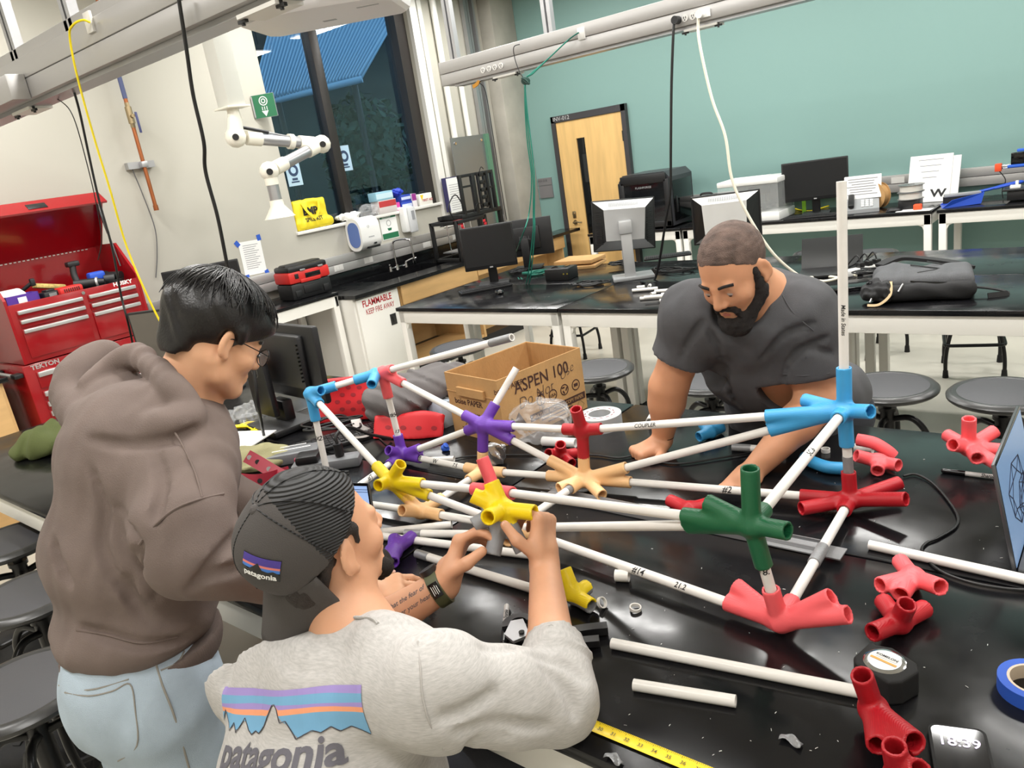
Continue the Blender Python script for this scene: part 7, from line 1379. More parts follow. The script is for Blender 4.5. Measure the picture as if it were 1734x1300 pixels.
part('body', F.mb(1), skinA, PA); nails(tA, PA, cv(-.1, .8, -.6)); eyes(hA, sA, PA); brows(hA, sA, PA, hairm)
hood = mat('faded_brown_fleece', (112, 98, 92), .9, bump=.35, bscale=420, var=.1, vscale=9)
chA = a_at(252, 800, 1.46); miA = a_at(226, 930, 1.47); heA = a_at(228, 1045, 1.47)
F = bodyfield([nbA, shR, shL, elR, wrR, hipA, chA, wrL, a_at(150, 640, 1.6)], .21, .0064); Rb = Matrix.Rotation(.15, 3, 'Z')
F.ell(chA, (.20, .17, .21), Rb, 0); F.ell(miA, (.208, .175, .18), Rb, .05); F.ell(heA, (.19, .165, .09), Rb, .05); F.ell(nbA + Vector((-.0, -.06, -.09)), (.15, .12, .09), None, .06)
F.chain([(shR, .090), (a_at(310, 885, 1.31), .094), (elR, .086)], .03); F.chain([(elR, .084), (elR.lerp(wrR, .42), .064), (elR.lerp(wrR, .72), .05)], .025); F.cap(nbA + Vector((0, 0, -.08)), shR, .08, .088, .06); F.cap(nbA + Vector((0, 0, -.08)), shL, .08, .09, .06); F.chain([(shL, .09), (elL, .08), (elL.lerp(wrL, .8), .055)], .03)
for pts_, r0, r1 in (([a_at(322, 704, 1.38), a_at(290, 722, 1.35), a_at(240, 730, 1.36), a_at(172, 722, 1.43), a_at(126, 686, 1.51), a_at(128, 640, 1.56), a_at(172, 608, 1.61)], .034, .05), ([a_at(320, 698, 1.39), a_at(300, 664, 1.39), a_at(270, 630, 1.43), a_at(232, 604, 1.52), a_at(188, 618, 1.53), a_at(150, 650, 1.50)], .026, .024)):
    Q = spline(pts_, 3)
    for i in range(len(Q) - 1): F.cap(Q[i], Q[i + 1], r0 + (r1 - r0) * i / len(Q), r0 + (r1 - r0) * (i + 1) / len(Q), .009)
F.ell(a_at(195, 678, 1.52), (.09, .085, .06), None, .012); F.ell(a_at(268, 706, 1.45), (.08, .07, .05), None, .02)
F.wob(.004, (11, 24, 38), 23); F.wob(.0018, (60, 95), 24)
crease(F, [[(154, 790), (176, 860), (171, 915), (190, 970), (250, 1050)], [(199, 860), (233, 924), (264, 1010)], [(85, 833), (87, 913), (114, 987)], [(150, 742), (210, 752), (290, 745), (335, 725)], [(232, 925), (215, 985), (240, 1040)], [(320, 1000), (365, 950), (400, 905)], [(335, 985), (370, 972), (405, 962)], [(80, 1062), (137, 1062), (175, 1075), (245, 1092), (320, 1080)], [(262, 760), (275, 820), (262, 880)]], .011, .012)
F.plane(heA + Vector((0, 0, -.075)), (0, 0, -1)); hb = F.mb(1); bvA = bvh_of(hb); part('hoodie', hb, hood, PA)
def seam(pts, bv, par, r=.0022, mt=None, name='seam'):
    Q = [];
    for x, y in pts:
        d = ray(x, y).normalized(); h = bv.ray_cast(CAM, d, 4)
        if h[0] is not None: Q.append(h[0] + h[1] * .0006)
    if len(Q) > 1: m = MB(); m.tube(Q, r, 6, 5); part(name, m, mt or hood, par)
seam([(236, 921), (262, 890), (295, 862), (335, 846), (378, 836)], bvA, PA, .003); seam([(296, 732), (312, 760), (330, 800), (342, 842)], bvA, PA); seam([(75, 1062), (130, 1066), (180, 1074), (240, 1088), (300, 1078), (370, 1048)], bvA, PA, .003)
rib = mat('brown_rib_knit', (104, 90, 84), .9, bump=.6, bscale=90, stretch=(6, 6, .3)); F = bodyfield([heA], .24, .007); F.ell(heA + Vector((0, 0, -.06)), (.186, .162, .12), Rb, 0); F.plane(heA + Vector((0, 0, -.105)), (0, 0, -1)); F.plane(heA + Vector((0, 0, -.05)), (0, 0, 1)); part('waistband', F.mb(1), rib, PA)
kA = [hipA + Vector((-.09, .02, -.47)), hipA + Vector((.10, .05, -.47))]; fA = [Vector((kA[0].x - .02, kA[0].y - .05, 0)), Vector((kA[1].x + .02, kA[1].y - .05, 0))]
F = bodyfield([hipA] + kA + fA, .24, .009); F.ell(hipA + Vector((0, -.0, -.05)), (.178, .16, .17), Rb, 0)
for q in (0, 1): F.cap(hipA + Vector(((-.085, .085)[q], .0, -.1)), kA[q], .115, .10, .05); F.cap(kA[q], fA[q] + Vector((0, 0, .05)), .088, .085, .03)
F.wob(.004, (20, 34, 55), 31); F.plane((0, 0, .03), (0, 0, -1)); F.plane(hipA + Vector((0, 0, .08)), (0, 0, 1)); jb = F.mb(1); bvJ = bvh_of(jb); part('jeans', jb, denim, PA)
for f_ in fA: m = MB(); m.ball(f_ + Vector((0, .06, .045)), (.05, .14, .05), 14); m.box(f_ + Vector((0, .06, .012)), (.09, .27, .024), .01); part('shoe', m, shoe, PA)
stitch = mat('denim_stitch', (142, 138, 130), .8)
seam([(96, 1166), (110, 1172), (150, 1178), (190, 1170), (220, 1158), (229, 1200), (232, 1262), (200, 1288), (150, 1285)], bvJ, PA, .0016, stitch, 'pocket_seam'); seam([(100, 1160), (150, 1168), (218, 1150)], bvJ, PA, .0016, stitch, 'pocket_seam'); seam([(263, 1120), (275, 1160), (296, 1215), (320, 1300)], bvJ, PA, .0022, stitch); seam([(100, 1118), (130, 1127), (180, 1124)], bvJ, PA, .0018, stitch, 'waist_seam'); seam([(272, 1135), (300, 1122), (312, 1102)], bvJ, PA, .0018, stitch, 'pocket_seam')
# hair: full dark cap of strands
F = bodyfield([hA.translation], .2, .0045); R_ = hA.to_3x3(); Pl = lambda x, y, z: hA @ Vector((x, y, z))
F.ell(Pl(0, -.022, .056), (.091, .116, .098), R_, 0); F.ell(Pl(0, .07, .064), (.072, .048, .046), R_, .03); F.ell(Pl(0, -.085, -.02), (.052, .03, .05), R_, .03)
for q in (-1, 1): F.cap(Pl(q * .076, .012, .03), Pl(q * .074, .02, -.012), .014, .007, .012); F.ell(Pl(q * .09, -.012, -.004), (.02, .026, .034), R_, .006, 'sub')
nrm = R_ @ Vector((0, .47, -.88)); F.plane(Pl(0, -.02, -.018), nrm); F.wob(.003, (70, 120), 41); part('hair', F.mb(1), hairm, PA)
m = MB(); g = np.random.RandomState(5)
for k in range(520):
    th = g.uniform(0, 2 * PI); e0 = g.uniform(.05, .5); e1 = e0 + g.uniform(.5, 1.1); P_ = []; sc = g.uniform(.985, 1.035); tw = g.uniform(-.35, .35)
    for j in range(5):
        ph = e0 + (e1 - e0) * j / 4; t2_ = th + tw * j / 4
        v = Vector((math.sin(ph) * math.cos(t2_) * .093, -.022 + math.sin(ph) * math.sin(t2_) * .12 + .03 * max(0, math.sin(t2_)) * math.sin(ph), .056 + math.cos(ph) * .101)) * 1.0
        v = Vector((0, -.022, .056)) + (v - Vector((0, -.022, .056))) * sc; P_.append(v)
    if any(R_ @ p_ != None and (p_ - Vector((0, -.02, -.028))).dot(Vector((0, .47, -.88))) > 0 for p_ in P_): continue
    m.tube([hA @ p_ for p_ in P_], .0024, 5, 3, rr=(1, .35))
part('hair_strands', m, hairm, PA, kind='stuff')
# glasses
gl = mat('thin_black_frame', (24, 22, 24), .3, metal=.5); m = MB(hA)
for q in (-1, 1):
    m.tube([Vector((q * .034 + .024 * math.cos(a), .112 - .004 * abs(math.cos(a)), -.008 + .02 * math.sin(a))) for a in [i * PI / 6 for i in range(12)]], .0013, 6, 2, closed=True); m.tube([Vector((q * .058, .107, -.002)), Vector((q * .075, .06, .004)), Vector((q * .082, .0, .01)), Vector((q * .08, -.015, -.002))], .0013, 6, 5)
m.tube([Vector((-.01, .114, -.002)), Vector((0, .117, .002)), Vector((.01, .114, -.002))], .0013, 6, 4); go = part('glasses', m, gl, PA)
for q in (-1, 1): m = MB(hA); m.add([(q * .034 + .023 * math.cos(a), .111, -.008 + .019 * math.sin(a)) for a in [i * PI / 10 for i in range(20)]], [tuple(range(20))]); part('lens', m, mat('lens_glass', (236, 238, 244), .03, alpha=.25, spec=.9), go)
# ------------------------------------------------------------------ B: seated, grey shirt, cap worn backwards
b_at = lambda x, y, d: at(x, y, d * 1.2)
hB = headM(b_at(547, 915, 1.135), (.05, 1.0), -8, 0); nbB = b_at(602, 1082, 1.13)
PB = thing('person', 'seated person seen from behind in a light grey long-sleeved shirt and backwards cap', 'person', (-.93, .4, 0))
SR, SL = b_at(735, 1168, 1.00), b_at(442, 1140, 1.22); ER = b_at(942, 1188, 1.06); WR = b_at(922, 958, 1.31); EL = b_at(575, 1100, 1.33); WL = b_at(752, 990, 1.33)
F = bodyfield([hB.translation + Vector((0, .08, .14)), nbB, SR, SL, ER, WR + Vector((0, 0, .2)), WL + cv(.1, .15, .1), EL], .1, .0042)
head(F, hB, 1.02, wide=1.06); F.cap(hB @ Vector((0, -.005, -.05)), nbB, .058, .064, .02); F.cap(nbB + Vector((0, .02, -.03)), SR, .05, .055, .03); F.cap(nbB + Vector((0, .03, -.07)), SL, .04, .045, .02); F.chain([(SR, .055), (ER, .044), (ER.lerp(WR, .35), .044), (WR, .030)], .02); F.chain([(SL, .045), (EL, .043), (EL.lerp(WL, .35), .046), (WL, .033)], .02)
F.cap(nbB, nbB + Vector((0, .0, -.16)), .07, .09, .05)
tR = hand(F, WR, cv(-.02, .97, .18), cv(.85, .1, -.42), cv(-.55, .1, -.85), spread=.06, s=1.1, per=((58, 50, 25), (66, 50, 30), (70, 55, 35), (74, 55, 35)), thumb=((cv(-.75, .62, -.2), .044, .0125, .0115), (cv(-.62, .75, .15), .036, .0112, .009)))
tL = hand(F, WL, cv(.36, .9, .2), cv(-.8, .4, .15), cv(.45, -.3, -.85), spread=.06, s=1.1, per=((42, 40, 25), (46, 42, 25), (48, 42, 25), (50, 42, 25)), thumb=((cv(.75, .5, -.25), .044, .0132, .0122), (cv(.8, .62, .0), .036, .012, .0095)))
bb_ = F.mb(1); bvB = bvh_of(bb_); part('body', bb_, skinB, PB); nails(tR[4:], PB, cv(-.3, .3, -.9)); nails(tL[4:], PB, cv(.1, .5, -.85))
eyes(hB, 1.02, PB, wide=1.06)
# hair under the cap, goatee
F = bodyfield([hB.translation], .16, .004); R_ = hB.to_3x3(); Pl = lambda x, y, z: hB @ Vector((x, y, z))
F.ell(Pl(0, -.016, .038), (.0845, .1025, .092), R_, 0); F.plane(Pl(0, -.03, -.012), R_ @ Vector((0, .72, -.69)))
for q in (-1, 1): F.cap(Pl(q * .079, .022, .03), Pl(q * .078, .02, .006), .009, .005, .01); F.cap(Pl(q * .07, -.045, .0), Pl(q * .05, -.065, -.06), .012, .008, .012); F.ell(Pl(q * .09, -.012, -.004), (.02, .024, .036), R_, .004, 'sub')
F.ell(Pl(0, -.075, -.04), (.06, .035, .05), R_, .02); F.plane(Pl(0, 0, -.075), R_ @ Vector((0, 0, -1))); F.wob(.0012, (160, 260), 2); part('hair', F.mb(0), mat('dark_brown_hair', (44, 36, 32), .7, bump=.8, bscale=400, var=.3, vscale=90), PB)
F = bodyfield([Pl(0, .08, -.1)], .09, .0032); F.ell(Pl(0, .086, -.112), (.03, .026, .034), R_, 0); F.cap(Pl(-.03, .075, -.1), Pl(.03, .075, -.1), .018, .018, .01); F.wob(.0022, (170, 300), 3); part('beard', F.mb(0), beardm, PB)
# shirt
heather = mat('heather_grey_jersey', (180, 177, 174), .85, bump=.25, bscale=500, var=.13, vscale=80, stretch=(1, 1, 7)); midB = (SR + SL) / 2; TB = midB + Vector((-.0, -.03, -.17)); WB = midB + Vector((-.0, -.06, -.42)); hipB = Vector((midB.x, midB.y - .08, .90))
F = bodyfield([SR, SL, ER, nbB, hipB, EL, WL, ER.lerp(WR, .4)], .16, .0062)
F.ell(TB + Vector((-.008, 0, 0)), (.21, .146, .22), None, 0); F.ell(WB + Vector((-.015, 0, .03)), (.208, .148, .22), None, .08); F.ell(hipB, (.2, .155, .12), None, .06); F.cap(SR, SL, .08, .088, .06); F.cap(b_at(585, 1086, 1.16), b_at(645, 1086, 1.07), .045, .045, .04); F.cap(nbB + Vector((0, .02, -.055)), midB, .07, .09, .06); F.cap(nbB + Vector((0, .01, -.04)), SR, .074, .076, .05); F.cap(nbB + Vector((0, .02, -.05)), SL, .068, .085, .05)
F.chain([(SR, .076), (SR.lerp(ER, .6), .073), (ER, .068)], .03); F.chain([(ER, .065), (ER.lerp(WR, .22), .056), (ER.lerp(WR, .38), .049)], .02)
u_ = (WR - ER)
for k, f_ in enumerate((.12, .19, .25, .31, .365)): F.ell(ER + u_ * f_ + cv(.0, 0, 0), (.060 - .002 * k, .060 - .002 * k, .0075), axis(ER, WR).to_3x3() @ Matrix.Rotation(.25 * math.sin(k * 2), 3, 'X'), .007)
F.chain([(SL, .078), (EL, .064)], .03); F.chain([(EL, .06), (EL.lerp(WL, .3), .052)], .02)
F.wob(.0042, (16, 26, 40), 52); F.wob(.001, (75, 110), 53)
crease(F, [[(750, 1292), (800, 1262), (860, 1248)], [(742, 1215), (785, 1205), (840, 1170)], [(815, 1098), (850, 1084), (885, 1092)], [(920, 1130), (960, 1170), (975, 1215)], [(905, 1110), (950, 1120), (990, 1150)], [(395, 1110), (380, 1160), (372, 1230)], [(770, 1240), (850, 1225), (930, 1232)]], .007, .012); F.plane(ER + u_ * .385, u_); F.plane(EL + (WL - EL) * .32, (WL - EL) * 1.0) if False else None
sb = F.mb(1); bvS = bvh_of(sb); part('shirt', sb, heather, PB); seam([(708, 1086), (712, 1130), (716, 1180), (728, 1225), (752, 1270)], bvS, PB, .0016, mat('heather_seam', (166, 162, 158), .9))
seam([(532, 1062), (575, 1048), (625, 1046), (640, 1056)], bvS, PB, .003, heather, 'collar_rib')
# back print, laid on the shirt
O_ = bvS.ray_cast(CAM, ray(462, 1186).normalized(), 4); O_ = O_[0] if O_[0] is not None else at(462, 1186, 1.14)
def onS(x, y):
    h = bvS.ray_cast(CAM, ray(x, y).normalized(), 4); return h[0]
pa, pb, pc_ = onS(372, 1208), onS(600, 1212), onS(485, 1270)
U_ = Vector((1, 0.0, 0)); Np = Vector((.15, -1, .12)).normalized()
if pa and pb: U_ = (pb - pa).normalized()
Np = (CAM - O_).normalized() * .55 + Vector((0, -1, .2)) * .45; Np = (Np - U_ * Np.dot(U_)).normalized(); V_ = Np.cross(U_).normalized() * .66; pw_ = (pb - pa).length if pa and pb else .24
s_ = pw_ * 1.0; vi = mat('violet_print', (150, 132, 190), .8); cb = mat('sky_print', (110, 160, 194), .8); og = mat('orange_print_ink', (226, 150, 110), .8); gk = mat('charcoal_print', (96, 94, 102), .8)
def ov(mb, mt, nm, off=.0014, par=PB): part(nm, drape(mb, O_, U_, V_, Np, bvS, off, .012), mt, par, label='printed mark on the shirt back')
W2 = s_ * .5; band = lambda y0, y1: [(-W2, y0), (0, y0 - .008 * 0), (W2, y0), (W2, y1), (0, y1), (-W2, y1)]
ridge = [(-.5, -.17), (-.455, -.085), (-.42, -.15), (-.36, -.215), (-.33, -.16), (-.29, -.22), (-.24, -.125), (-.19, -.2), (-.155, -.225), (-.13, -.2), (-.1, -.215), (-.06, -.16), (0, -.03), (.02, -.025), (.04, -.06), (.06, -.14), (.09, -.13), (.14, -.25), (.21, -.205), (.25, -.225), (.3, -.19), (.34, -.225), (.4, -.195), (.5, -.25)]
def strip(f0, f1):
    m = MB(); n = 40
    for i in range(n):
        x0, x1 = -.5 + i / n, -.5 + (i + 1) / n; a0, a1, b0, b1 = f0(x0), f0(x1), f1(x0), f1(x1)
        r0, r1 = (np.interp(x0, [p[0] for p in ridge], [p[1] for p in ridge]), np.interp(x1, [p[0] for p in ridge], [p[1] for p in ridge]))
        a0, a1, b0, b1 = max(a0, r0), max(a1, r1), max(b0, r0), max(b1, r1)
        if max(b0 - a0, b1 - a1) < 1e-4: continue
        m.add([(x0 * s_, a0 * s_, 0), (x1 * s_, a1 * s_, 0), (x1 * s_, b1 * s_, 0), (x0 * s_, b0 * s_, 0)], [(0, 1, 2, 3)])
    return m
wv = lambda b, a, p: (lambda x: b + a * math.sin(x * 7 + p))
for nm, f0, f1, mt in (('violet_band', wv(.02, .006, 1), lambda x: .065, vi), ('sky_band', wv(-.035, .008, 2), wv(.02, .006, 1), cb), ('violet_band', wv(-.065, .008, .6), wv(-.035, .008, 2), vi), ('orange_band', wv(-.10, .008, .2), wv(-.065, .008, .6), og), ('blue_sky', lambda x: -.4, wv(-.10, .008, .2), cb)): ov(strip(f0, f1), mt, nm)
m = MB(); 
for (a, b) in zip(ridge[:-1], ridge[1:]): m.tube([Vector((a[0] * s_, a[1] * s_, 0)), Vector((b[0] * s_, b[1] * s_, 0))], (.0011, .0001), flat=(0, 0, 1), sub=1)
ov(m, gk, 'ridge_line', .0018); m = MB(); m.text('patagonia', .2 * s_, Matrix.Translation((.0, -.345 * s_, 0)) @ Matrix.Diagonal((.92, 1.35, 1, 1)), bold=.028); ov(m, gk, 'lettering', .0016)
# tattoo and watch
def tatt(f, txt, sz, dv):
    p = EL.lerp(WL, f); u = (WL - EL).normalized(); v = (CAM - p); v = (v - u * v.dot(u)).normalized(); w = v.cross(u); m = MB(); m.text(txt, sz, Matrix.Translation((0, dv, 0)), bold=.006, shear=.35); part('tattoo', drape(m, p, u, w, v, bvB, .0006, .006, .055), mat('tattoo_ink', (76, 84, 92), .7), PB, label='script tattoo on the forearm')
tatt(.64, 'life so that the fear of', .0135, .018); tatt(.66, 'never enter your heart', .0135, -.003)
strapw = mat('olive_strap', (78, 82, 54), .6); wu = (WL - EL).normalized(); wp = WL - wu * .012; wt = part('watch', MB().hollow(wp - wu * .013, wp + wu * .013, .040, .033, 28), strapw, PB)
vn = (CAM - wp); vn = (vn - wu * vn.dot(wu)).normalized(); lf = cv(-.6, .8, 0); lf = (lf - wu * lf.dot(wu)).normalized(); m = MB(frame(wp + lf * .040, wu, z=lf)); m.cyl((0, 0, -.004), (0, 0, .008), .019, n=24); part('watch_case', m, blk_plastic, wt); m = MB(frame(wp + vn * .0395, wu, z=vn)); m.box((0, 0, .001), (.022, .032, .003), .001); part('strap_label', m, blk_gloss, wt)
m = MB(frame(wp + vn * .0425, wu.cross(vn), z=vn))
for k in range(4): m.box((0, -.006 + k * .004, 0), (.02 - .004 * (k % 2), .001, .0003))
part('strap_print', m, paper, wt)
# cap worn backwards
capc = hB @ Matrix.Translation((0, -.02, .035)) @ Matrix.Rotation(math.radians(36), 4, 'X') @ Matrix.Rotation(math.radians(-20), 4, 'Z'); Rc = capc.to_3x3(); twill = mat('charcoal_twill', (70, 66, 64), .8, bump=.3, bscale=500); mesh_m = mat('black_mesh_fabric', (24, 24, 25), .55, bump=.9, bscale=60, kind='wave', stretch=(1, 1, 1))
F = bodyfield([capc.translation], .17, .0042); F.ell(capc.translation, (.097, .118, .116), Rc, 0); F.ell(capc @ Vector((0, -.045, .03)), (.078, .07, .075), Rc, .02); F.ell(capc.translation, (.0885, .110, .106), Rc, .0, 'sub') if False else None
F.plane(capc @ Vector((0, 0, -.004)), Rc @ Vector((0, .0, -1))); F.ell(hB @ Vector((0, .115, .0)), (.06, .06, .035), hB.to_3x3(), .01, 'sub') if False else None
cm = F.mb(1); ci = capc.inverted()
for i, f in enumerate(cm.f):
    p = ci @ (sum((cm.v[j] for j in f), Vector()) / len(f)); cm.m[i] = 0 if p.y < .012 + .25 * (p.z - .05) - .1 * 0 else 1
bvC = bvh_of(cm); cap_o = part('cap', cm, [twill, mesh_m], PB, label='charcoal cap with black mesh panels, worn backwards')
m = MB(); m.ball(capc @ Vector((0, -.004, .113)), (.011, .011, .006), 12, M=Rc.to_4x4()); part('cap_button', m, twill, cap_o)
def brim(u, v):
    a = (u - .5) * 2.5; r = .94 + v * .82 * math.cos(a * .6); x = .097 * math.sin(a) * (1 + .1 * v); y = -.114 * math.cos(a) * r - .012 * v; z = -.001 - .072 * v - .045 * (math.sin(a) ** 2) * v; return capc @ Vector((x, y - .0, z))
m = MB(); m.grid(brim, 26, 8); bo = part('brim', m, twill, cap_o); md = bo.modifiers.new('t', 'SOLIDIFY'); md.thickness = .004
def capline(th0, ph0, th1, ph1, r=.0014, n=10):
    P_ = []
    for i in range(n):
        t_ = i / (n - 1); th = th0 + (th1 - th0) * t_; ph = ph0 + (ph1 - ph0) * t_; d_ = Rc @ Vector((math.sin(ph) * math.cos(th), math.sin(ph) * math.sin(th), math.cos(ph))); h = bvC.ray_cast(capc.translation + d_ * .3, -d_, .5)
        if h[0] is not None: P_.append(h[0] + h[1] * .0004)
    m = MB(); m.tube(P_, r, 6, 3); part('cap_seam', m, mesh_m, cap_o)
for th in (0.15, .85, PI - .85, PI - .15, PI / 2): capline(th, .08, th, 1.75)
capline(PI * 1.5, .1, PI * 1.5, 1.7, .001)
# patch on the cap front panel
hp_ = bvC.ray_cast(CAM, ray(440, 962).normalized(), 4)
if hp_[0] is not None:
    Op = hp_[0]; Nc = hp_[1].normalized(); Uc = (Rc @ Vector((1, 0, 0))); Uc = (Uc - Nc * Uc.dot(Nc)).normalized(); Vc = Nc.cross(Uc); 
    def cp(mb, mt, nm, off): part(nm, drape(mb, Op, Uc, Vc, Nc, bvC, off, .008), mt, cap_o, label='woven patch on the cap')
    m = MB(); m.box((0, 0, 0), (.066, .040, .0)) if False else m.poly([(-.033, -.020, 0), (.033, -.020, 0), (.033, .020, 0), (-.033, .020, 0)]); cp(m, blk_gloss, 'patch', .0012)
    for y0, y1, c_ in ((.011, .019, (70, 54, 140)), (.006, .011, (70, 130, 210)), (.002, .006, (214, 120, 110)), (-.004, .002, (66, 120, 200))):
        m = MB(); m.poly([(-.032, y0, 0), (.032, y0, 0), (.032, y1, 0), (-.032, y1, 0)]); cp(m, mat('patch_%d' % c_[0], c_, .7), 'patch_stripe', .0017)
    m = MB(); m.poly([(-.032, -.012, 0), (-.032, -.002, 0), (-.02, -.006, 0), (-.012, .001, 0), (-.004, .009, 0), (.004, -.002, 0), (.014, -.004, 0), (.022, -.001, 0), (.032, -.006, 0), (.032, -.012, 0)]); cp(m, blk_gloss, 'patch_peaks', .0021); m = MB(); m.text('patagonia', .0145, Matrix.Translation((0, -.0125, 0)), bold=.03); cp(m, paper, 'lettering', .0026)
kb = [hipB + Vector((-.11, .34, -.22)), hipB + Vector((.11, .34, -.22))]; fb_ = [Vector((kb[0].x, kb[0].y - .1, 0.0)), Vector((kb[1].x, kb[1].y - .1, 0.0))]
legs(PB, hipB + Vector((0, 0, -.02)), (.175, .15, .09), kb, fb_, dark_trouser)
# connector in the hands
Ch = at(851, 862, 1.60); HD = lambda x, y, s_, L: reach(Ch, x, y, L, s_)
connector('held_connector', ['yellow', 'grey'], Ch, [HD(833, 818, '0', 0.0616), HD(800, 838, '0', 0.0694), HD(797, 893, '0', 0.0694), HD(826, 876, 'n', 0.0694), HD(906, 868, 'n', 0.0694), HD(889, 940, '0', 0.0952), HD(833, 945, '0', 0.0952)], None, 'yellow and grey multi-armed connector held up in the seated person\'s hands', group=None, ro=.017, ri=.0122, split=cv(-.25, -.75, .55))
# ------------------------------------------------------------------ C: leaning over the far side
hC = headM(at(1243, 459, 2.02), (-.2, -.98), 27, 3); PC = thing('person', 'bearded person in a dark grey t-shirt leaning on the table with both hands', 'person', (-.85, 2.55, 0)); sC = .98; wC = 1.07
cR, cL = at(1178, 535, 2.20), at(1356, 542, 2.10); nbC = at(1284, 515, 2.14); eR, eL = at(1132, 655, 2.30), at(1385, 680, 2.12); wR = onz(1122, 742, .955); wL = at(1272, 800, 2.10)
F = bodyfield([hC.translation + Vector((0, -.1, .14)), nbC, cR, cL, wR + Vector((-.1, -.12, -.03)), wL + cv(-.14, -.1, -.1), eL, eR], .1, .0042)
head(F, hC, sC, wide=wC); F.cap(hC @ Vector((0, -.03, -.05)), nbC, .066, .075, .02); F.cap(nbC, cR, .06, .065, .03); F.cap(nbC, cL, .06, .065, .03)
F.chain([(cR, .065), (eR, .056), (eR.lerp(wR, .3), .053), (wR, .031)], .02); F.chain([(cL, .065), (eL, .056), (eL.lerp(wL, .3), .052), (wL, .031)], .02); F.cap(nbC, nbC + Vector((0, .15, -.3)), .1, .12, .05)
thr = hand(F, wR + Vector((0, 0, -.012)), Vector((-.5, -.86, -.12)), Vector((-.1, -.15, 1)), Vector((.86, -.5, 0)), spread=.02, s=1.08, per=((62, 78, 50), (66, 80, 50), (68, 80, 50), (70, 80, 50)), thumb=((Vector((.3, -.9, -.2)), .04, .0135, .0125), (Vector((-.3, -.9, -.2)), .032, .0125, .01)))
thl = hand(F, wL, cv(-.72, -.62, -.3), cv(-.25, .75, -.62), cv(.35, -.55, -.4), spread=.05, s=1.08, per=((30, 40, 25), (34, 42, 25), (36, 42, 25), (38, 42, 25)))
F.plane((0, 0, TZ + .0015), (0, 0, -1)); part('body', F.mb(1), skinC, PC); eyes(hC, sC, PC, (0, .75, -.8), wC); brows(hC, sC, PC, beardm, .024, wC); nails(thl[:4], PC, cv(-.25, .75, -.62))
R_ = hC.to_3x3(); Pl = lambda x, y, z: hC @ (Vector((x * wC, y, z)) * sC)
F = bodyfield([hC.translation], .17, .0036); F.ell(Pl(0, -.0155, .0405), (.0782 * sC * wC, .0995 * sC, .0896 * sC), R_, 0); F.ell(Pl(0, .022, .0), (.068 * sC * wC, .0755 * sC, .086 * sC), R_, .02); F.plane(Pl(0, .079, .08), R_ @ Vector((0, .62, -.785)))
for q in (-1, 1): F.ell(Pl(q * .062, .085, .078), (.026, .034, .028), R_, .008, 'sub')
F.wob(.0007, (240, 380), 4); part('hair', F.mb(0), hairb, PC, label='close-cropped hair')
F = bodyfield([Pl(0, .05, -.08)], .13, .0034)
for q in (-1, 1): F.cap(Pl(q * .066, .012, .01), Pl(q * .062, .012, -.05), .0125, .017, .012); F.cap(Pl(q * .058, .012, -.06), Pl(q * .022, .075, -.112), .022, .026, .02); F.cap(Pl(0, .104, -.047), Pl(q * .027, .091, -.056), .0065, .0065, .006); F.cap(Pl(q * .027, .091, -.056), Pl(q * .03, .08, -.085), .007, .010, .008)
F.ell(Pl(0, .083, -.118), (.036, .03, .034), R_, .02); F.ell(Pl(0, .102, -.069), (.021, .022, .0105), R_, .003, 'sub'); F.wob(.0016, (150, 260, 380), 8); part('beard', F.mb(0), beardm, PC, label='full dark beard'); m = MB(hC @ Matrix.Scale(sC, 4)); m.ball((0, .0935, -.0715), (.016, .006, .0048), 12); part('lower_lip', m, lipm, PC)
tee = mat('charcoal_jersey', (74, 74, 77), .88, bump=.25, bscale=500, var=.1, vscale=20); midC = (cR + cL) / 2; cC = midC + Vector((-.0, .10, -.12)); bC = midC + Vector((-.0, .26, -.34)); hipC = Vector((bC.x, max(bC.y + .14, 2.52), .93))
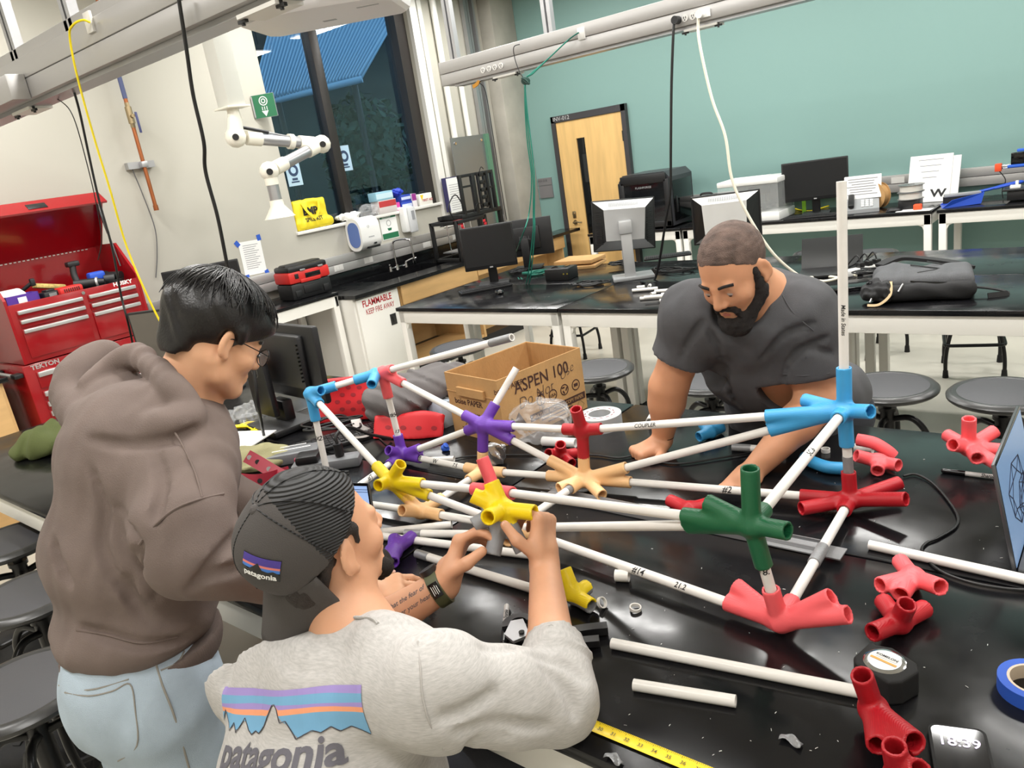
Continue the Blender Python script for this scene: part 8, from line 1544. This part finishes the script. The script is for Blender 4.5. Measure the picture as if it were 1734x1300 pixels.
F = bodyfield([cR, cL, nbC, eR, eL, bC, hipC], .19, .0062); F.cap(cR, cL, .10, .10, .06); F.ell(cC, (.215, .155, .20), None, .07); F.ell(bC, (.195, .16, .20), None, .08); F.ell(hipC, (.19, .16, .13), None, .06); F.cap(nbC + Vector((0, .01, -.04)), midC, .09, .11, .06); F.cap(nbC + Vector((0, .01, -.035)), cR, .09, .095, .05); F.cap(nbC + Vector((0, .01, -.03)), cL, .095, .095, .05)
F.cap(cR, cR.lerp(eR, .62), .095, .088, .03); F.cap(cL, cL.lerp(eL, .72), .095, .088, .03); F.cap(at(1312, 492, 2.17), at(1345, 512, 2.14), .062, .075, .04); F.wob(.004, (11, 24, 38), 61); F.wob(.0012, (70, 100), 62)
F.ell(hC @ Vector((0, .04, -.09)), (.07, .085, .06), R_, .012, 'sub'); F.plane(cR.lerp(eR, .60), (eR - cR)) if False else None
# sleeve ends
x, y, z = F.pts()
for c0, e0, f_ in ((cR, eR, .60), (cL, eL, .70)):
    u = (e0 - c0).normalized(); p = c0.lerp(e0, f_); dpl = ((x - p.x) * u.x + (y - p.y) * u.y + (z - p.z) * u.z); near = np.sqrt((x - p.x) ** 2 + (y - p.y) ** 2 + (z - p.z) ** 2) - .15
    F.d = np.maximum(F.d, np.minimum(dpl, -near)).astype(np.float32)
crease(F, [[(1290, 610), (1325, 570), (1375, 548)], [(1322, 650), (1345, 600), (1400, 572)], [(1215, 585), (1228, 640), (1250, 690)], [(1150, 610), (1172, 570), (1190, 545)], [(1330, 620), (1365, 590), (1408, 600)], [(1200, 560), (1215, 590)]], .008, .012)
tb_ = F.mb(1); bvT = bvh_of(tb_); part('t_shirt', tb_, tee, PC); seam([(1325, 500), (1340, 525), (1360, 545), (1378, 560)], bvT, PC, .0018, tee); seam([(1326, 633), (1360, 636), (1405, 632)], bvT, PC, .002, tee, 'sleeve_hem')
kc = [hipC + Vector((-.12, -.0, -.45)), hipC + Vector((.12, -.0, -.45))]; fc = [Vector((kc[0].x - .03, kc[0].y + .05, 0)), Vector((kc[1].x + .03, kc[1].y + .05, 0))]; legs(PC, hipC + Vector((0, 0, -.05)), (.18, .15, .13), kc, fc, dark_trouser)
m = MB(); u = (wR - eR).normalized(); q_ = eR.lerp(wR, .93); m.hollow(q_ - u * .0012, q_ + u * .0012, .0345, .033, 28); part('wrist_band', m, mat('thin_dark_cord', (60, 40, 30), .6), PC)
